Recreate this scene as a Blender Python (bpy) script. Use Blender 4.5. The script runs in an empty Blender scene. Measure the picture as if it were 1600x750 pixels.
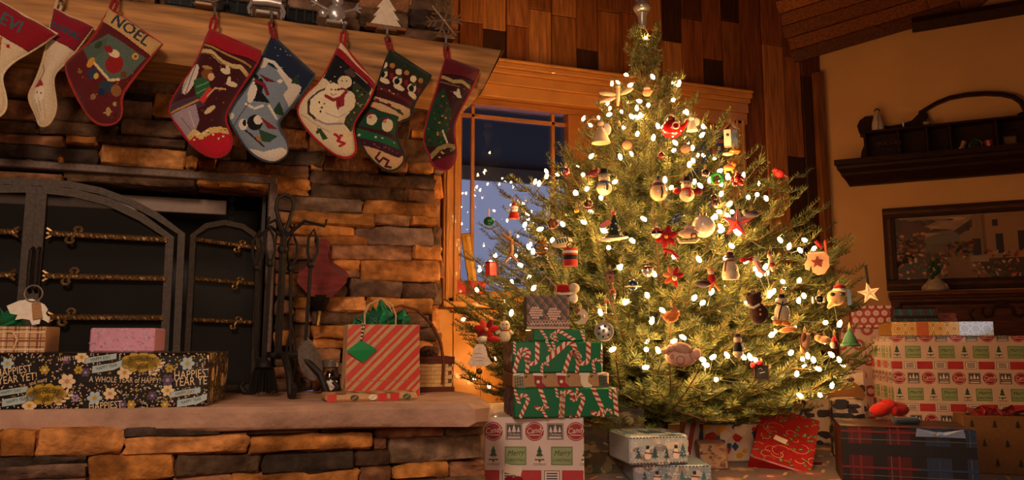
import bpy, math, random
import numpy as np
from mathutils import Vector, Matrix, Euler

SC = bpy.context.scene
COL = SC.collection
random.seed(7)
RR = math.radians

# ---------------------------------------------------------------- camera
F_PX, YAW, PITCH, CAM_Z = 1200.0, RR(19.7), RR(7.45), 0.62
cam_data = bpy.data.cameras.new('camera')
cam_data.sensor_width = 36.0
cam_data.lens = 36.0 * F_PX / 1600.0
cam_data.clip_start = 0.05
cam = bpy.data.objects.new('camera', cam_data)
cam.location = (0, 0, CAM_Z)
cam.rotation_euler = (RR(90) + PITCH, 0, -YAW)
COL.objects.link(cam)
SC.camera = cam

# ---------------------------------------------------------------- exposure, world
SC.view_settings.view_transform = 'Standard'
SC.view_settings.look = 'None'
SC.view_settings.exposure = 0.0
SC.view_settings.gamma = 1.0
SC.view_settings.use_curve_mapping = False
SC.cycles.use_denoising = True
SC.cycles.max_bounces = 6
SC.cycles.sample_clamp_indirect = 4.0
SC.cycles.caustics_reflective = False
SC.cycles.caustics_refractive = False

world = bpy.data.worlds.new('dusk')
SC.world = world
world.use_nodes = True
world.node_tree.nodes['Background'].inputs[0].default_value = (0.20, 0.22, 0.36, 1)
world.node_tree.nodes['Background'].inputs[1].default_value = 1.0


def lamp(name, kind, loc, target, power, color, size=0.5, spot=40, blend=0.4):
    d = bpy.data.lights.new(name, kind)
    d.energy = power
    d.color = color
    if kind == 'AREA':
        d.shape = 'SQUARE'
        d.size = size
    else:
        d.shadow_soft_size = size
    if kind == 'SPOT':
        d.spot_size = RR(spot)
        d.spot_blend = blend
    o = bpy.data.objects.new(name, d)
    o.location = loc
    v = Vector(target) - Vector(loc)
    o.rotation_euler = v.to_track_quat('-Z', 'Y').to_euler()
    COL.objects.link(o)
    return o


# key behind the camera, two added fills, cool light from a side window
lamp('key_lamp_light', 'SPOT', (-0.7, -0.5, 2.05), (-0.1, 2.6, 0.75), 190, (1.0, 0.70, 0.47), 0.3, 82, 0.8)  # stands for the warm light from front left; cone narrowed to dim the right
lamp('hearth_fill_light', 'AREA', (0.2, -0.3, 0.95), (0.4, 2.5, 0.35), 11, (1.0, 0.64, 0.40), 0.5)  # added fill, not a real lamp: brightens the hearth front
lamp('tan_wall_fill_light', 'AREA', (5.2, 1.5, 2.3), (4.1, 3.6, 1.2), .6, (1.0, 0.55, 0.28), 0.6)  # added weak fill on the tan wall, without a known lamp
lamp('side_window_light', 'SPOT', (4.3, -0.6, 1.6), (2.27, 1.97, 0.24), 260, (0.62, 0.78, 1.0), 0.03, 5.5, 0.6)
lamp('side_window_gap_light', 'SPOT', (4.3, -0.6, 1.6), (2.79, 2.29, 0.69), 330, (0.70, 0.82, 1.0), 0.02, 1.9, 0.3)

FLZ = 0.12            # floor level

# ---------------------------------------------------------------- pixel <-> world (real points, found once at build time)
FW = Vector((math.sin(YAW) * math.cos(PITCH), math.cos(YAW) * math.cos(PITCH), math.sin(PITCH)))
RT = Vector((math.cos(YAW), -math.sin(YAW), 0))
UP = RT.cross(FW)
CAM = Vector((0, 0, CAM_Z))


def ray(x, y):
    return FW + RT * ((x - 800) / F_PX) + UP * ((375 - y) / F_PX)


def at_plane(x, y, n, d):
    r = ray(x, y)
    n = Vector(n)
    return CAM + r * ((d - n.dot(CAM)) / n.dot(r))


def atY(x, y, Y): return at_plane(x, y, (0, 1, 0), Y)
def atZ(x, y, Z): return at_plane(x, y, (0, 0, 1), Z)
def atD(x, y, d): return CAM + ray(x, y) * d


def bearing(x):
    r = ray(x, 375)
    return math.atan2(r.x, r.y)


# ---------------------------------------------------------------- colours and materials
def H(h):
    h = h.lstrip('#')
    out = []
    for i in (0, 2, 4):
        c = int(h[i:i + 2], 16) / 255
        out.append(c / 12.92 if c <= .04045 else ((c + .055) / 1.055) ** 2.4)
    return tuple(out)


def new_mat(name):
    m = bpy.data.materials.new(name)
    m.use_nodes = True
    nt = m.node_tree
    return m, nt, nt.nodes['Principled BSDF']


def N(nt, t, **kw):
    n = nt.nodes.new(t)
    for k, v in kw.items():
        if k.startswith('i_'):
            n.inputs[k[2:]].default_value = v
        else:
            setattr(n, k, v)
    return n


def noise(nt, scale, stretch=None, detail=4, coord='Object', rnd=False):
    tc = N(nt, 'ShaderNodeTexCoord')
    src = tc.outputs[coord]
    mp = N(nt, 'ShaderNodeMapping')
    if stretch:
        mp.inputs['Scale'].default_value = stretch
    nt.links.new(src, mp.inputs['Vector'])
    if rnd:
        oi = N(nt, 'ShaderNodeObjectInfo')
        ml = N(nt, 'ShaderNodeMath', operation='MULTIPLY')
        ml.inputs[1].default_value = 37.0
        nt.links.new(oi.outputs['Random'], ml.inputs[0])
        nt.links.new(ml.outputs[0], mp.inputs['Location'])
    n = N(nt, 'ShaderNodeTexNoise')
    n.inputs['Scale'].default_value = scale
    n.inputs['Detail'].default_value = detail
    nt.links.new(mp.outputs[0], n.inputs['Vector'])
    return n.outputs['Fac']


def ramp(nt, fac, p0, c0, p1, c1):
    r = N(nt, 'ShaderNodeValToRGB')
    r.color_ramp.elements[0].position = p0
    r.color_ramp.elements[0].color = (*c0, 1)
    r.color_ramp.elements[1].position = p1
    r.color_ramp.elements[1].color = (*c1, 1)
    nt.links.new(fac, r.inputs[0])
    return r.outputs[0]


def mul(nt, a, b):
    m = N(nt, 'ShaderNodeMix', data_type='RGBA', blend_type='MULTIPLY')
    m.inputs['Factor'].default_value = 1.0
    nt.links.new(a, m.inputs[6])
    nt.links.new(b, m.inputs[7])
    return m.outputs[2]


def attr_mat(name, rough=0.6, metal=0.0, nscale=60, lo=0.82, hi=1.1, bump=0.0, bscale=80, stretch=None,
             coat=0.0, sheen=0.0, rnd=False, spec=0.5, detail=4, bdist=0.004, fleck=0.0):
    """Colour from the mesh's own colour attribute, varied by a procedural noise."""
    m, nt, b = new_mat(name)
    a = N(nt, 'ShaderNodeAttribute', attribute_name='Col')
    fac = noise(nt, nscale, stretch, detail, rnd=rnd)
    c = ramp(nt, fac, 0.3, (lo,) * 3, 0.7, (hi,) * 3)
    cc = mul(nt, a.outputs['Color'], c)
    if fleck:                      # broad stains and darker veins
        cc = mul(nt, cc, ramp(nt, noise(nt, fleck, (1, 1, 2.2), 8, rnd=True), 0.40, (.55, .50, .48), 0.56, (1.18, 1.14, 1.10)))
    nt.links.new(cc, b.inputs['Base Color'])
    b.inputs['Roughness'].default_value = rough
    b.inputs['Metallic'].default_value = metal
    b.inputs['Coat Weight'].default_value = coat
    b.inputs['Sheen Weight'].default_value = sheen
    b.inputs['Specular IOR Level'].default_value = spec
    if bump:
        bp = N(nt, 'ShaderNodeBump')
        bp.inputs['Strength'].default_value = bump
        bp.inputs['Distance'].default_value = bdist
        nt.links.new(noise(nt, bscale, stretch, 5, rnd=rnd), bp.inputs['Height'])
        nt.links.new(bp.outputs[0], b.inputs['Normal'])
    return m


M = {}
M['paper'] = attr_mat('gift_paper', 0.38, nscale=9, lo=0.9, hi=1.06, coat=0.15)
M['kraft'] = attr_mat('kraft_paper', 0.7, nscale=120, lo=0.88, hi=1.08)
M['print'] = attr_mat('printed_ink', 0.42, nscale=30, lo=0.92, hi=1.05)
M['matte'] = attr_mat('painted_matte', 0.6, nscale=70, lo=0.88, hi=1.08)
M['gloss'] = attr_mat('glossy_paint', 0.18, nscale=40, lo=0.95, hi=1.05, coat=0.4)
M['fabric'] = attr_mat('needlepoint_wool', 0.95, nscale=420, lo=0.72, hi=1.15, bump=0.5, bscale=520, sheen=0.2, spec=0.15)
M['cloth'] = attr_mat('soft_cloth', 0.9, nscale=200, lo=0.8, hi=1.1, bump=0.3, bscale=300, sheen=0.2, spec=0.2)
M['iron'] = attr_mat('wrought_iron', 0.6, metal=0.3, spec=0.3, nscale=90, lo=0.7, hi=1.2, bump=0.25, bscale=150)
M['metal'] = attr_mat('polished_metal', 0.28, metal=0.65, nscale=40, lo=0.9, hi=1.05)
M['brass'] = attr_mat('aged_brass', 0.38, metal=0.85, nscale=120, lo=0.6, hi=1.2, bump=0.3, bscale=200)
M['stone'] = attr_mat('ledge_stone', 0.88, nscale=30, lo=0.62, hi=1.35, bump=1.0, bscale=26, rnd=True, spec=0.2, detail=8, bdist=0.016, fleck=7.0)
M['slab'] = attr_mat('hearth_slab_stone', 0.7, nscale=9, lo=0.68, hi=1.16, bump=0.8, bscale=24, bdist=0.01, spec=0.3, detail=7)
M['plank'] = attr_mat('stained_plank', 0.5, spec=0.3, nscale=7, lo=0.5, hi=1.25, bump=0.12, bscale=14, stretch=(9, 9, 0.7), rnd=True, detail=7)
M['beam'] = attr_mat('rough_log', 0.7, nscale=6, lo=0.3, hi=1.3, bump=0.5, bscale=10, stretch=(0.6, 5, 7), detail=7)
M['trim'] = attr_mat('honey_trim_wood', 0.35, nscale=6, lo=0.75, hi=1.12, bump=0.05, bscale=12, stretch=(1, 6, 1), coat=0.2, detail=6)
M['darkwood'] = attr_mat('dark_carved_wood', 0.5, spec=0.2, nscale=12, lo=0.6, hi=1.3, bump=0.1, bscale=30, stretch=(1, 6, 6))
M['bark'] = attr_mat('fir_bark', 0.9, nscale=60, lo=0.6, hi=1.2, bump=0.6, bscale=90)
M['needle'] = attr_mat('fir_needles', 0.5, nscale=5, lo=0.62, hi=1.3, spec=0.35)
M['clay'] = attr_mat('fired_clay', 0.55, nscale=60, lo=0.85, hi=1.1, bump=0.2, bscale=140)
M['plaster'] = attr_mat('painted_plaster', 0.85, nscale=3, lo=0.94, hi=1.05, bump=0.08, bscale=130)

m, nt, b = new_mat('clear_glass')
b.inputs['Base Color'].default_value = (0.9, 0.95, 1, 1)
b.inputs['Transmission Weight'].default_value = 1.0
b.inputs['Roughness'].default_value = 0.03
b.inputs['IOR'].default_value = 1.45
M['glass'] = m
m, nt, b = new_mat('window_pane_glass')     # thin pane: clear with a mirror sheen
tr = N(nt, 'ShaderNodeBsdfTransparent')
gl = N(nt, 'ShaderNodeBsdfGlossy')
gl.inputs['Roughness'].default_value = 0.01
fr = N(nt, 'ShaderNodeFresnel')
fr.inputs['IOR'].default_value = 1.9
mx = N(nt, 'ShaderNodeMixShader')
nt.links.new(fr.outputs[0], mx.inputs[0])
nt.links.new(tr.outputs[0], mx.inputs[1])
nt.links.new(gl.outputs[0], mx.inputs[2])
nt.links.new(mx.outputs[0], nt.nodes['Material Output'].inputs[0])
M['pane'] = m
m, nt, b = new_mat('lit_bulb')
b.inputs['Base Color'].default_value = (1, 0.85, 0.6, 1)
b.inputs['Emission Color'].default_value = (1.0, 0.52, 0.17, 1)
b.inputs['Emission Strength'].default_value = 150.0
M['bulb'] = m
m, nt, b = new_mat('screen_mesh')           # fine woven wire: about half of it is holes
b.inputs['Base Color'].default_value = (0.012, 0.009, 0.008, 1)
b.inputs['Roughness'].default_value = 0.9
b.inputs['Alpha'].default_value = 0.5
M['soot'] = m


# ---------------------------------------------------------------- mesh builder
class MB:
    def __init__(s):
        s.v, s.f, s.c = [], [], []
        s.M = Matrix()

    def add(s, verts, faces, col):
        n = len(s.v)
        Mx = s.M
        s.v.extend(tuple(Mx @ Vector(p)) for p in verts)
        s.f.extend(tuple(i + n for i in q) for q in faces)
        if isinstance(col, list):
            s.c.extend(col)
        else:
            s.c.extend([col] * len(faces))
        return s

    def box(s, c, d, col, bev=0.0, rot=None):
        hx, hy, hz = d[0] / 2, d[1] / 2, d[2] / 2
        R = rot.to_matrix() if isinstance(rot, Euler) else rot
        def P(x, y, z):
            p = Vector((x, y, z))
            if R is not None:
                p = R @ p
            return p + Vector(c)
        sg = [(-1, -1), (1, -1), (1, 1), (-1, 1)]
        if bev <= 0:
            v = [P(a * hx, b_ * hy, z * hz) for z in (-1, 1) for a, b_ in sg]
            f = [(3, 2, 1, 0), (4, 5, 6, 7), (0, 1, 5, 4), (1, 2, 6, 5), (2, 3, 7, 6), (3, 0, 4, 7)]
            return s.add(v, f, col)
        e = min(bev, hx * .9, hy * .9, hz * .9)
        v, idx = [], {}
        for X in (-1, 1):
            for Y in (-1, 1):
                for Z in (-1, 1):
                    for ax in range(3):
                        q = [X * (hx - e), Y * (hy - e), Z * (hz - e)]
                        q[ax] = (X * hx, Y * hy, Z * hz)[ax]
                        idx[(X, Y, Z, ax)] = len(v)
                        v.append(P(*q))
        f = []
        def face(ids):
            cc = sum((v[i] for i in ids), Vector()) / len(ids)
            nn = (v[ids[1]] - v[ids[0]]).cross(v[ids[2]] - v[ids[0]])
            f.append(tuple(ids) if nn.dot(cc - Vector(c)) > 0 else tuple(reversed(ids)))
        for ax in range(3):
            o1, o2 = [a for a in range(3) if a != ax]
            for S in (-1, 1):
                ids = []
                for a, b_ in sg:
                    k = [0, 0, 0]
                    k[ax], k[o1], k[o2] = S, a, b_
                    ids.append(idx[(*k, ax)])
                face(ids)
            for a in (-1, 1):
                for b_ in (-1, 1):
                    k0, k1 = [0, 0, 0], [0, 0, 0]
                    k0[ax], k0[o1], k0[o2] = -1, a, b_
                    k1[ax], k1[o1], k1[o2] = 1, a, b_
                    face([idx[(*k0, o1)], idx[(*k1, o1)], idx[(*k1, o2)], idx[(*k0, o2)]])
        for X in (-1, 1):
            for Y in (-1, 1):
                for Z in (-1, 1):
                    face([idx[(X, Y, Z, a)] for a in range(3)])
        return s.add(v, f, col)

    def tube(s, pts, r, col, n=8, closed=False):
        P = [Vector(p) for p in pts]
        L = len(P)
        rs = r if isinstance(r, (list, tuple)) else [r] * L
        T = []
        for i in range(L):
            a, b_ = (P[(i - 1) % L], P[(i + 1) % L]) if closed else (P[max(i - 1, 0)], P[min(i + 1, L - 1)])
            t = b_ - a
            T.append(t.normalized() if t.length > 1e-9 else Vector((0, 0, 1)))
        up = Vector((0, 0, 1)) if abs(T[0].z) < .9 else Vector((1, 0, 0))
        nrm = T[0].cross(up).normalized()
        v, f = [], []
        for i in range(L):
            nrm = (nrm - T[i] * nrm.dot(T[i]))
            nrm = nrm.normalized() if nrm.length > 1e-6 else T[i].orthogonal().normalized()
            bn = T[i].cross(nrm)
            for k in range(n):
                a = 2 * math.pi * k / n
                v.append(P[i] + (nrm * math.cos(a) + bn * math.sin(a)) * rs[i])
        for i in range(L if closed else L - 1):
            j = (i + 1) % L
            for k in range(n):
                k2 = (k + 1) % n
                f.append((i * n + k, i * n + k2, j * n + k2, j * n + k))
        if not closed:
            f.append(tuple(reversed(range(n))))
            f.append(tuple((L - 1) * n + k for k in range(n)))
        return s.add(v, f, col)

    def lathe(s, prof, col, n=14, c=(0, 0, 0), rot=None):
        R = rot.to_matrix() if isinstance(rot, Euler) else rot
        v, f = [], []
        for r, z in prof:
            for k in range(n):
                a = 2 * math.pi * k / n
                p = Vector((r * math.cos(a), r * math.sin(a), z))
                if R is not None:
                    p = R @ p
                v.append(p + Vector(c))
        m_ = len(prof)
        cl = []
        for i in range(m_ - 1):
            for k in range(n):
                k2 = (k + 1) % n
                f.append((i * n + k, i * n + k2, (i + 1) * n + k2, (i + 1) * n + k))
                cl.append(col[i % len(col)] if isinstance(col, list) else col)
        f.append(tuple(reversed(range(n))))
        f.append(tuple((m_ - 1) * n + k for k in range(n)))
        cl += [col[0] if isinstance(col, list) else col, col[(m_ - 2) % len(col)] if isinstance(col, list) else col]
        return s.add(v, f, cl)

    def ball(s, c, r, col, n=12, m_=8, rot=None):
        rx, ry, rz = (r, r, r) if not isinstance(r, (tuple, list)) else r
        R = rot.to_matrix() if isinstance(rot, Euler) else rot
        v, f = [], []
        for i in range(1, m_):
            th = math.pi * i / m_
            for k in range(n):
                a = 2 * math.pi * k / n
                p = Vector((rx * math.sin(th) * math.cos(a), ry * math.sin(th) * math.sin(a), -rz * math.cos(th)))
                v.append((R @ p if R is not None else p) + Vector(c))
        for z in (-rz, rz):
            p = Vector((0, 0, z))
            v.append((R @ p if R is not None else p) + Vector(c))
        b0, t0 = (m_ - 1) * n, (m_ - 1) * n + 1
        for i in range(m_ - 2):
            for k in range(n):
                k2 = (k + 1) % n
                f.append((i * n + k, i * n + k2, (i + 1) * n + k2, (i + 1) * n + k))
        for k in range(n):
            k2 = (k + 1) % n
            f.append((b0, k2, k))
            f.append((t0, (m_ - 2) * n + k, (m_ - 2) * n + k2))
        return s.add(v, f, col)

    def prism(s, out, y0, y1, col, side=None):
        """outline in (x, z), y0 = the front"""
        n = len(out)
        ar = sum(out[i][0] * out[(i + 1) % n][1] - out[(i + 1) % n][0] * out[i][1] for i in range(n))
        o = list(out) if ar > 0 else list(reversed(out))
        v = [(x, y0, z) for x, z in o] + [(x, y1, z) for x, z in o]
        f = [tuple(range(n)), tuple(range(2 * n - 1, n - 1, -1))]
        f += [(i + n, (i + 1) % n + n, (i + 1) % n, i) for i in range(n)]
        sd = side if side is not None else col
        return s.add(v, f, [col, col] + [sd] * n)

    def ring(s, c, R, r, col, n=24, k=6, plane='xz', a0=0.0, a1=None):
        full = a1 is None
        a1_ = 2 * math.pi if full else a1
        pts = []
        for i in range(n if full else n + 1):
            a = a0 + (a1_ - a0) * i / n
            x, z = R * math.cos(a), R * math.sin(a)
            pts.append(Vector(c) + Vector((x, 0, z) if plane == 'xz' else ((x, z, 0) if plane == 'xy' else (0, x, z))))
        return s.tube(pts, r, col, k, closed=full)

    def mesh(s, name, smooth=40):
        me = bpy.data.meshes.new(name)
        me.from_pydata(s.v, [], s.f)
        ca = me.color_attributes.new('Col', 'FLOAT_COLOR', 'CORNER')
        cnt = [len(q) for q in s.f]
        arr = np.ones((sum(cnt), 4), np.float32)
        arr[:, :3] = np.repeat(np.array(s.c, np.float32).reshape(-1, 3), cnt, axis=0)
        ca.data.foreach_set('color', arr.ravel())
        if smooth:
            me.shade_smooth()
            me.set_sharp_from_angle(angle=RR(smooth))
        return me

    def build(s, name, mat, parent=None, smooth=40, label=None, kind=None):
        me = s.mesh(name, smooth)
        me.materials.append(M[mat] if isinstance(mat, str) else mat)
        return obj(name, me, parent, label, kind)


def obj(name, me, parent=None, label=None, kind=None):
    o = bpy.data.objects.new(name, me)
    COL.objects.link(o)
    if parent is not None:
        o.parent = parent
    if label:
        o['label'] = label
    if kind:
        o['kind'] = kind
    return o


def thing(name, label, cat, loc=(0, 0, 0), rz=0.0, group=None, rot=None):
    o = bpy.data.objects.new(name, None)
    o.empty_display_size = 0.05
    COL.objects.link(o)
    o.location = loc
    o.rotation_euler = rot if rot is not None else (0, 0, rz)
    o['label'] = label
    o['category'] = cat
    if group:
        o['group'] = group
    return o


def tag(o, label, cat, group=None):
    o['label'] = label
    o['category'] = cat
    if group:
        o['group'] = group
    return o


def structure(name, kids_of=None):
    o = bpy.data.objects.new(name, None)
    COL.objects.link(o)
    o['kind'] = 'structure'
    return o


# ---------------------------------------------------------------- flat print: polygons laid on a face
_txt = {}


def text_tris(s, shear=0.0):
    k = (s, shear)
    if k not in _txt:
        cu = bpy.data.curves.new('lettering', 'FONT')
        cu.body = s
        cu.shear = shear
        cu.resolution_u = 2
        cu.align_x = 'CENTER'
        cu.align_y = 'CENTER'
        ob = bpy.data.objects.new('lettering', cu)
        me = bpy.data.meshes.new_from_object(ob)
        me.calc_loop_triangles()
        vs = [(v.co.x, v.co.y) for v in me.vertices]
        tr = [[vs[i] for i in t.vertices] for t in me.loop_triangles]
        bpy.data.objects.remove(ob)
        bpy.data.curves.remove(cu)
        bpy.data.meshes.remove(me)
        _txt[k] = tr
    return _txt[k]


def clip(poly, w, h):
    for ax, lim, sg in ((0, 0, 1), (0, w, -1), (1, 0, 1), (1, h, -1)):
        out = []
        for i in range(len(poly)):
            a, b_ = poly[i - 1], poly[i]
            da, db = (a[ax] - lim) * sg, (b_[ax] - lim) * sg
            if (da >= 0) != (db >= 0):
                t = da / (da - db)
                out.append((a[0] + (b_[0] - a[0]) * t, a[1] + (b_[1] - a[1]) * t))
            if db >= 0:
                out.append(b_)
        poly = out
        if not poly:
            break
    return poly


class Pr:
    """A printed face of width w and height h; shapes in metres from its lower left corner."""
    def __init__(s, w, h):
        s.w, s.h, s.p = w, h, []

    def poly(s, pts, col, l=0):
        s.p.append((list(pts), col, l))
        return s

    def rect(s, x, y, w, h, col, l=0, a=0):
        c, d = math.cos(a), math.sin(a)
        return s.poly([(x + c * u - d * v, y + d * u + c * v) for u, v in
                       ((-w / 2, -h / 2), (w / 2, -h / 2), (w / 2, h / 2), (-w / 2, h / 2))], col, l)

    def ell(s, x, y, rx, ry, col, l=0, a=0, n=14):
        c, d = math.cos(a), math.sin(a)
        return s.poly([(x + c * rx * math.cos(t) - d * ry * math.sin(t), y + d * rx * math.cos(t) + c * ry * math.sin(t))
                       for t in (2 * math.pi * i / n for i in range(n))], col, l)

    def line(s, pts, w, col, l=0):
        for a, b_ in zip(pts[:-1], pts[1:]):
            dx, dy = b_[0] - a[0], b_[1] - a[1]
            s.rect((a[0] + b_[0]) / 2, (a[1] + b_[1]) / 2, math.hypot(dx, dy) + w * .3, w, col, l, math.atan2(dy, dx))
        return s

    def text(s, t, x, y, size, col, l=3, a=0, shear=0.0, sx=1.0, bend=0.0):
        c, d = math.cos(a), math.sin(a)
        for tri in text_tris(t, shear):
            q = []
            for u, v in tri:
                u, v = u * size * sx, v * size
                v += bend * u * u
                q.append((x + c * u - d * v, y + d * u + c * v))
            s.p.append((q, col, l))
        return s

    def cane(s, x, y, L, a, red, white, w=None, flip=1, l=1, gold=None):
        w = w or L * .15
        R = L * .2
        pts = []
        for i in range(8):
            pts.append((0, -L / 2 + (L - R) * i / 7))
        for i in range(1, 8):
            t = math.pi * i / 7
            pts.append((flip * (R - R * math.cos(t)), L / 2 - R + R * math.sin(t)))
        c, d = math.cos(a), math.sin(a)
        P = [(x + c * u - d * v, y + d * u + c * v) for u, v in pts]
        nrm = []
        for i in range(len(P)):
            q0, q1 = P[max(i - 1, 0)], P[min(i + 1, len(P) - 1)]
            tx, ty = q1[0] - q0[0], q1[1] - q0[1]
            k = math.hypot(tx, ty)
            nrm.append((-ty / k, tx / k, tx / k, ty / k))
        sk = w * .35
        for i in range(len(P) - 1):
            n0, n1 = nrm[i], nrm[i + 1]
            h = w / 2
            q = [(P[i][0] + n0[0] * h + n0[2] * sk, P[i][1] + n0[1] * h + n0[3] * sk),
                 (P[i][0] - n0[0] * h - n0[2] * sk, P[i][1] - n0[1] * h - n0[3] * sk),
                 (P[i + 1][0] - n1[0] * h - n1[2] * sk, P[i + 1][1] - n1[1] * h - n1[3] * sk),
                 (P[i + 1][0] + n1[0] * h + n1[2] * sk, P[i + 1][1] + n1[1] * h + n1[3] * sk)]
            s.poly(q, red if i % 2 else white, l)
            if gold and i % 2 == 0:
                m0 = [tuple(q[0][k] * .65 + q[3][k] * .35 for k in (0, 1)), tuple(q[1][k] * .65 + q[2][k] * .35 for k in (0, 1)),
                      tuple(q[1][k] * .5 + q[2][k] * .5 for k in (0, 1)), tuple(q[0][k] * .5 + q[3][k] * .5 for k in (0, 1))]
                s.poly(m0, gold, l + 1)
        return s

    def tree(s, x, y, h, col, l=1, trunk=None):
        for k, (a, b_, wd) in enumerate(((0.0, .45, .72), (.28, .72, .54), (.55, 1.0, .36))):
            s.poly([(x - wd * h / 2, y + a * h), (x + wd * h / 2, y + a * h), (x, y + b_ * h)], col, l)
        s.rect(x, y - h * .05, h * .12, h * .12, trunk or col, l)
        return s

    def flower(s, x, y, r, col, mid, l=1, n=6):
        for i in range(n):
            t = 2 * math.pi * i / n
            s.ell(x + r * .6 * math.cos(t), y + r * .6 * math.sin(t), r * .42, r * .34, col, l, t, 8)
        return s.ell(x, y, r * .3, r * .3, mid, l + 1, 0, 8)

    def emit(s, mb, O, u, v, off=0.0006, step=0.0003):
        O, u, v = Vector(O), Vector(u).normalized(), Vector(v).normalized()
        n = u.cross(v)
        for pts, col, l in s.p:
            q = clip(pts, s.w, s.h)
            if len(q) < 3:
                continue
            ar = sum(q[i][0] * q[(i + 1) % len(q)][1] - q[(i + 1) % len(q)][0] * q[i][1] for i in range(len(q)))
            if abs(ar) < 1e-9:
                continue
            if ar < 0:
                q.reverse()
            mb.add([O + u * x + v * y + n * (off + step * l) for x, y in q], [tuple(range(len(q)))], col)
        return mb


# ================================================================ THE SETTING
YW, YB = 2.75, 4.10          # stone chimney wall, timber window wall
ZH = 0.45                    # hearth top
CX = 3.717                   # where the window wall meets the tan wall
TAN_D = CX + YB              # tan wall: x + y = TAN_D

BR = {'O': '#b5773d', 'P': '#c98c52', 'M': '#94684a', 'G': '#7d6353', 'D': '#5f4838', 'B': '#453831', 'K': '#8a6a60'}


def rough_block(w, h, d, col, rng, nx=5, nz=3):
    """A split stone: broken front at y=0..., back at y=d; origin in the middle of the front."""
    mb = MB()
    e = min(.008, h * .15)
    xs = [-w / 2] + [-w / 2 + e + (w - 2 * e) * i / (nx - 1) for i in range(nx)] + [w / 2]
    zs = [-h / 2] + [-h / 2 + e + (h - 2 * e) * i / (nz - 1) for i in range(nz)] + [h / 2]
    tilt, tz = rng.uniform(-.008, .008), rng.uniform(-.008, .008)
    wob = [rng.uniform(-.004, .004) for _ in xs]
    wob2 = [rng.uniform(-.004, .004) for _ in xs]
    v = []
    for j, z in enumerate(zs):
        for i, x in enumerate(xs):
            edge = (i in (0, len(xs) - 1)) + (j in (0, len(zs) - 1))
            y = tilt * x / w * 2 + tz * z / h * 2 + rng.uniform(-.005, .005) + (.008 if edge else 0) + (.005 if edge == 2 else 0)
            dx = dz = 0
            if j == 0: dz = wob[i]
            if j == len(zs) - 1: dz = wob2[i]
            if i in (0, len(xs) - 1): dx = rng.uniform(-.004, .006) * (1 if i == 0 else -1)
            if edge == 2: dx += .004 * (1 if i == 0 else -1); dz += .003 * (1 if j == 0 else -1)
            v.append((x + dx, y, z + dz))
    nxs = len(xs)
    f = [(j * nxs + i, j * nxs + i + 1, (j + 1) * nxs + i + 1, (j + 1) * nxs + i)
         for j in range(len(zs) - 1) for i in range(nxs - 1)]
    n = len(v)
    v += [(-w / 2, d, -h / 2), (w / 2, d, -h / 2), (w / 2, d, h / 2), (-w / 2, d, h / 2)]
    last = (len(zs) - 1) * nxs
    f.append(tuple([n, n + 1] + [i for i in range(nxs - 1, -1, -1)]))
    f.append(tuple([last + i for i in range(nxs)] + [n + 2, n + 3]))
    f.append(tuple([n + 3, n] + [j * nxs for j in range(len(zs))]))
    f.append(tuple([n + 1, n + 2] + [j * nxs + nxs - 1 for j in range(len(zs) - 1, -1, -1)]))
    mb.add(v, f, col)
    return mb


def vary(c, rng, a=.12):
    k = 1 + rng.uniform(-a, a)
    return tuple(max(0, x * k * (1 + rng.uniform(-.04, .04))) for x in c)


def lay_stones(rows, Y, parent, rng, depth=.16):
    for x0, x1, y0, y1, k in rows:
        a, b_ = atY(x0, y0, Y), atY(x0, y1, Y)
        ym = (y0 + y1) / 2
        xa, xb = atY(x0, ym, Y).x, atY(x1, ym, Y).x
        w, h = xb - xa + .001, a.z - b_.z + .002
        if w < .01 or h < .01 or a.z < FLZ + .01:
            continue
        nx = 3 if w < .1 else (5 if w < .3 else 7)
        o = rough_block(w, h, depth, vary(H(BR[k]), rng), rng, nx, 3).build('stone', 'stone', parent, 50)
        o.location = ((xa + xb) / 2, Y - rng.uniform(.0, .022), (a.z + b_.z) / 2)


rng = random.Random(11)
chim = structure('wall_left')                     # the stone chimney breast
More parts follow.
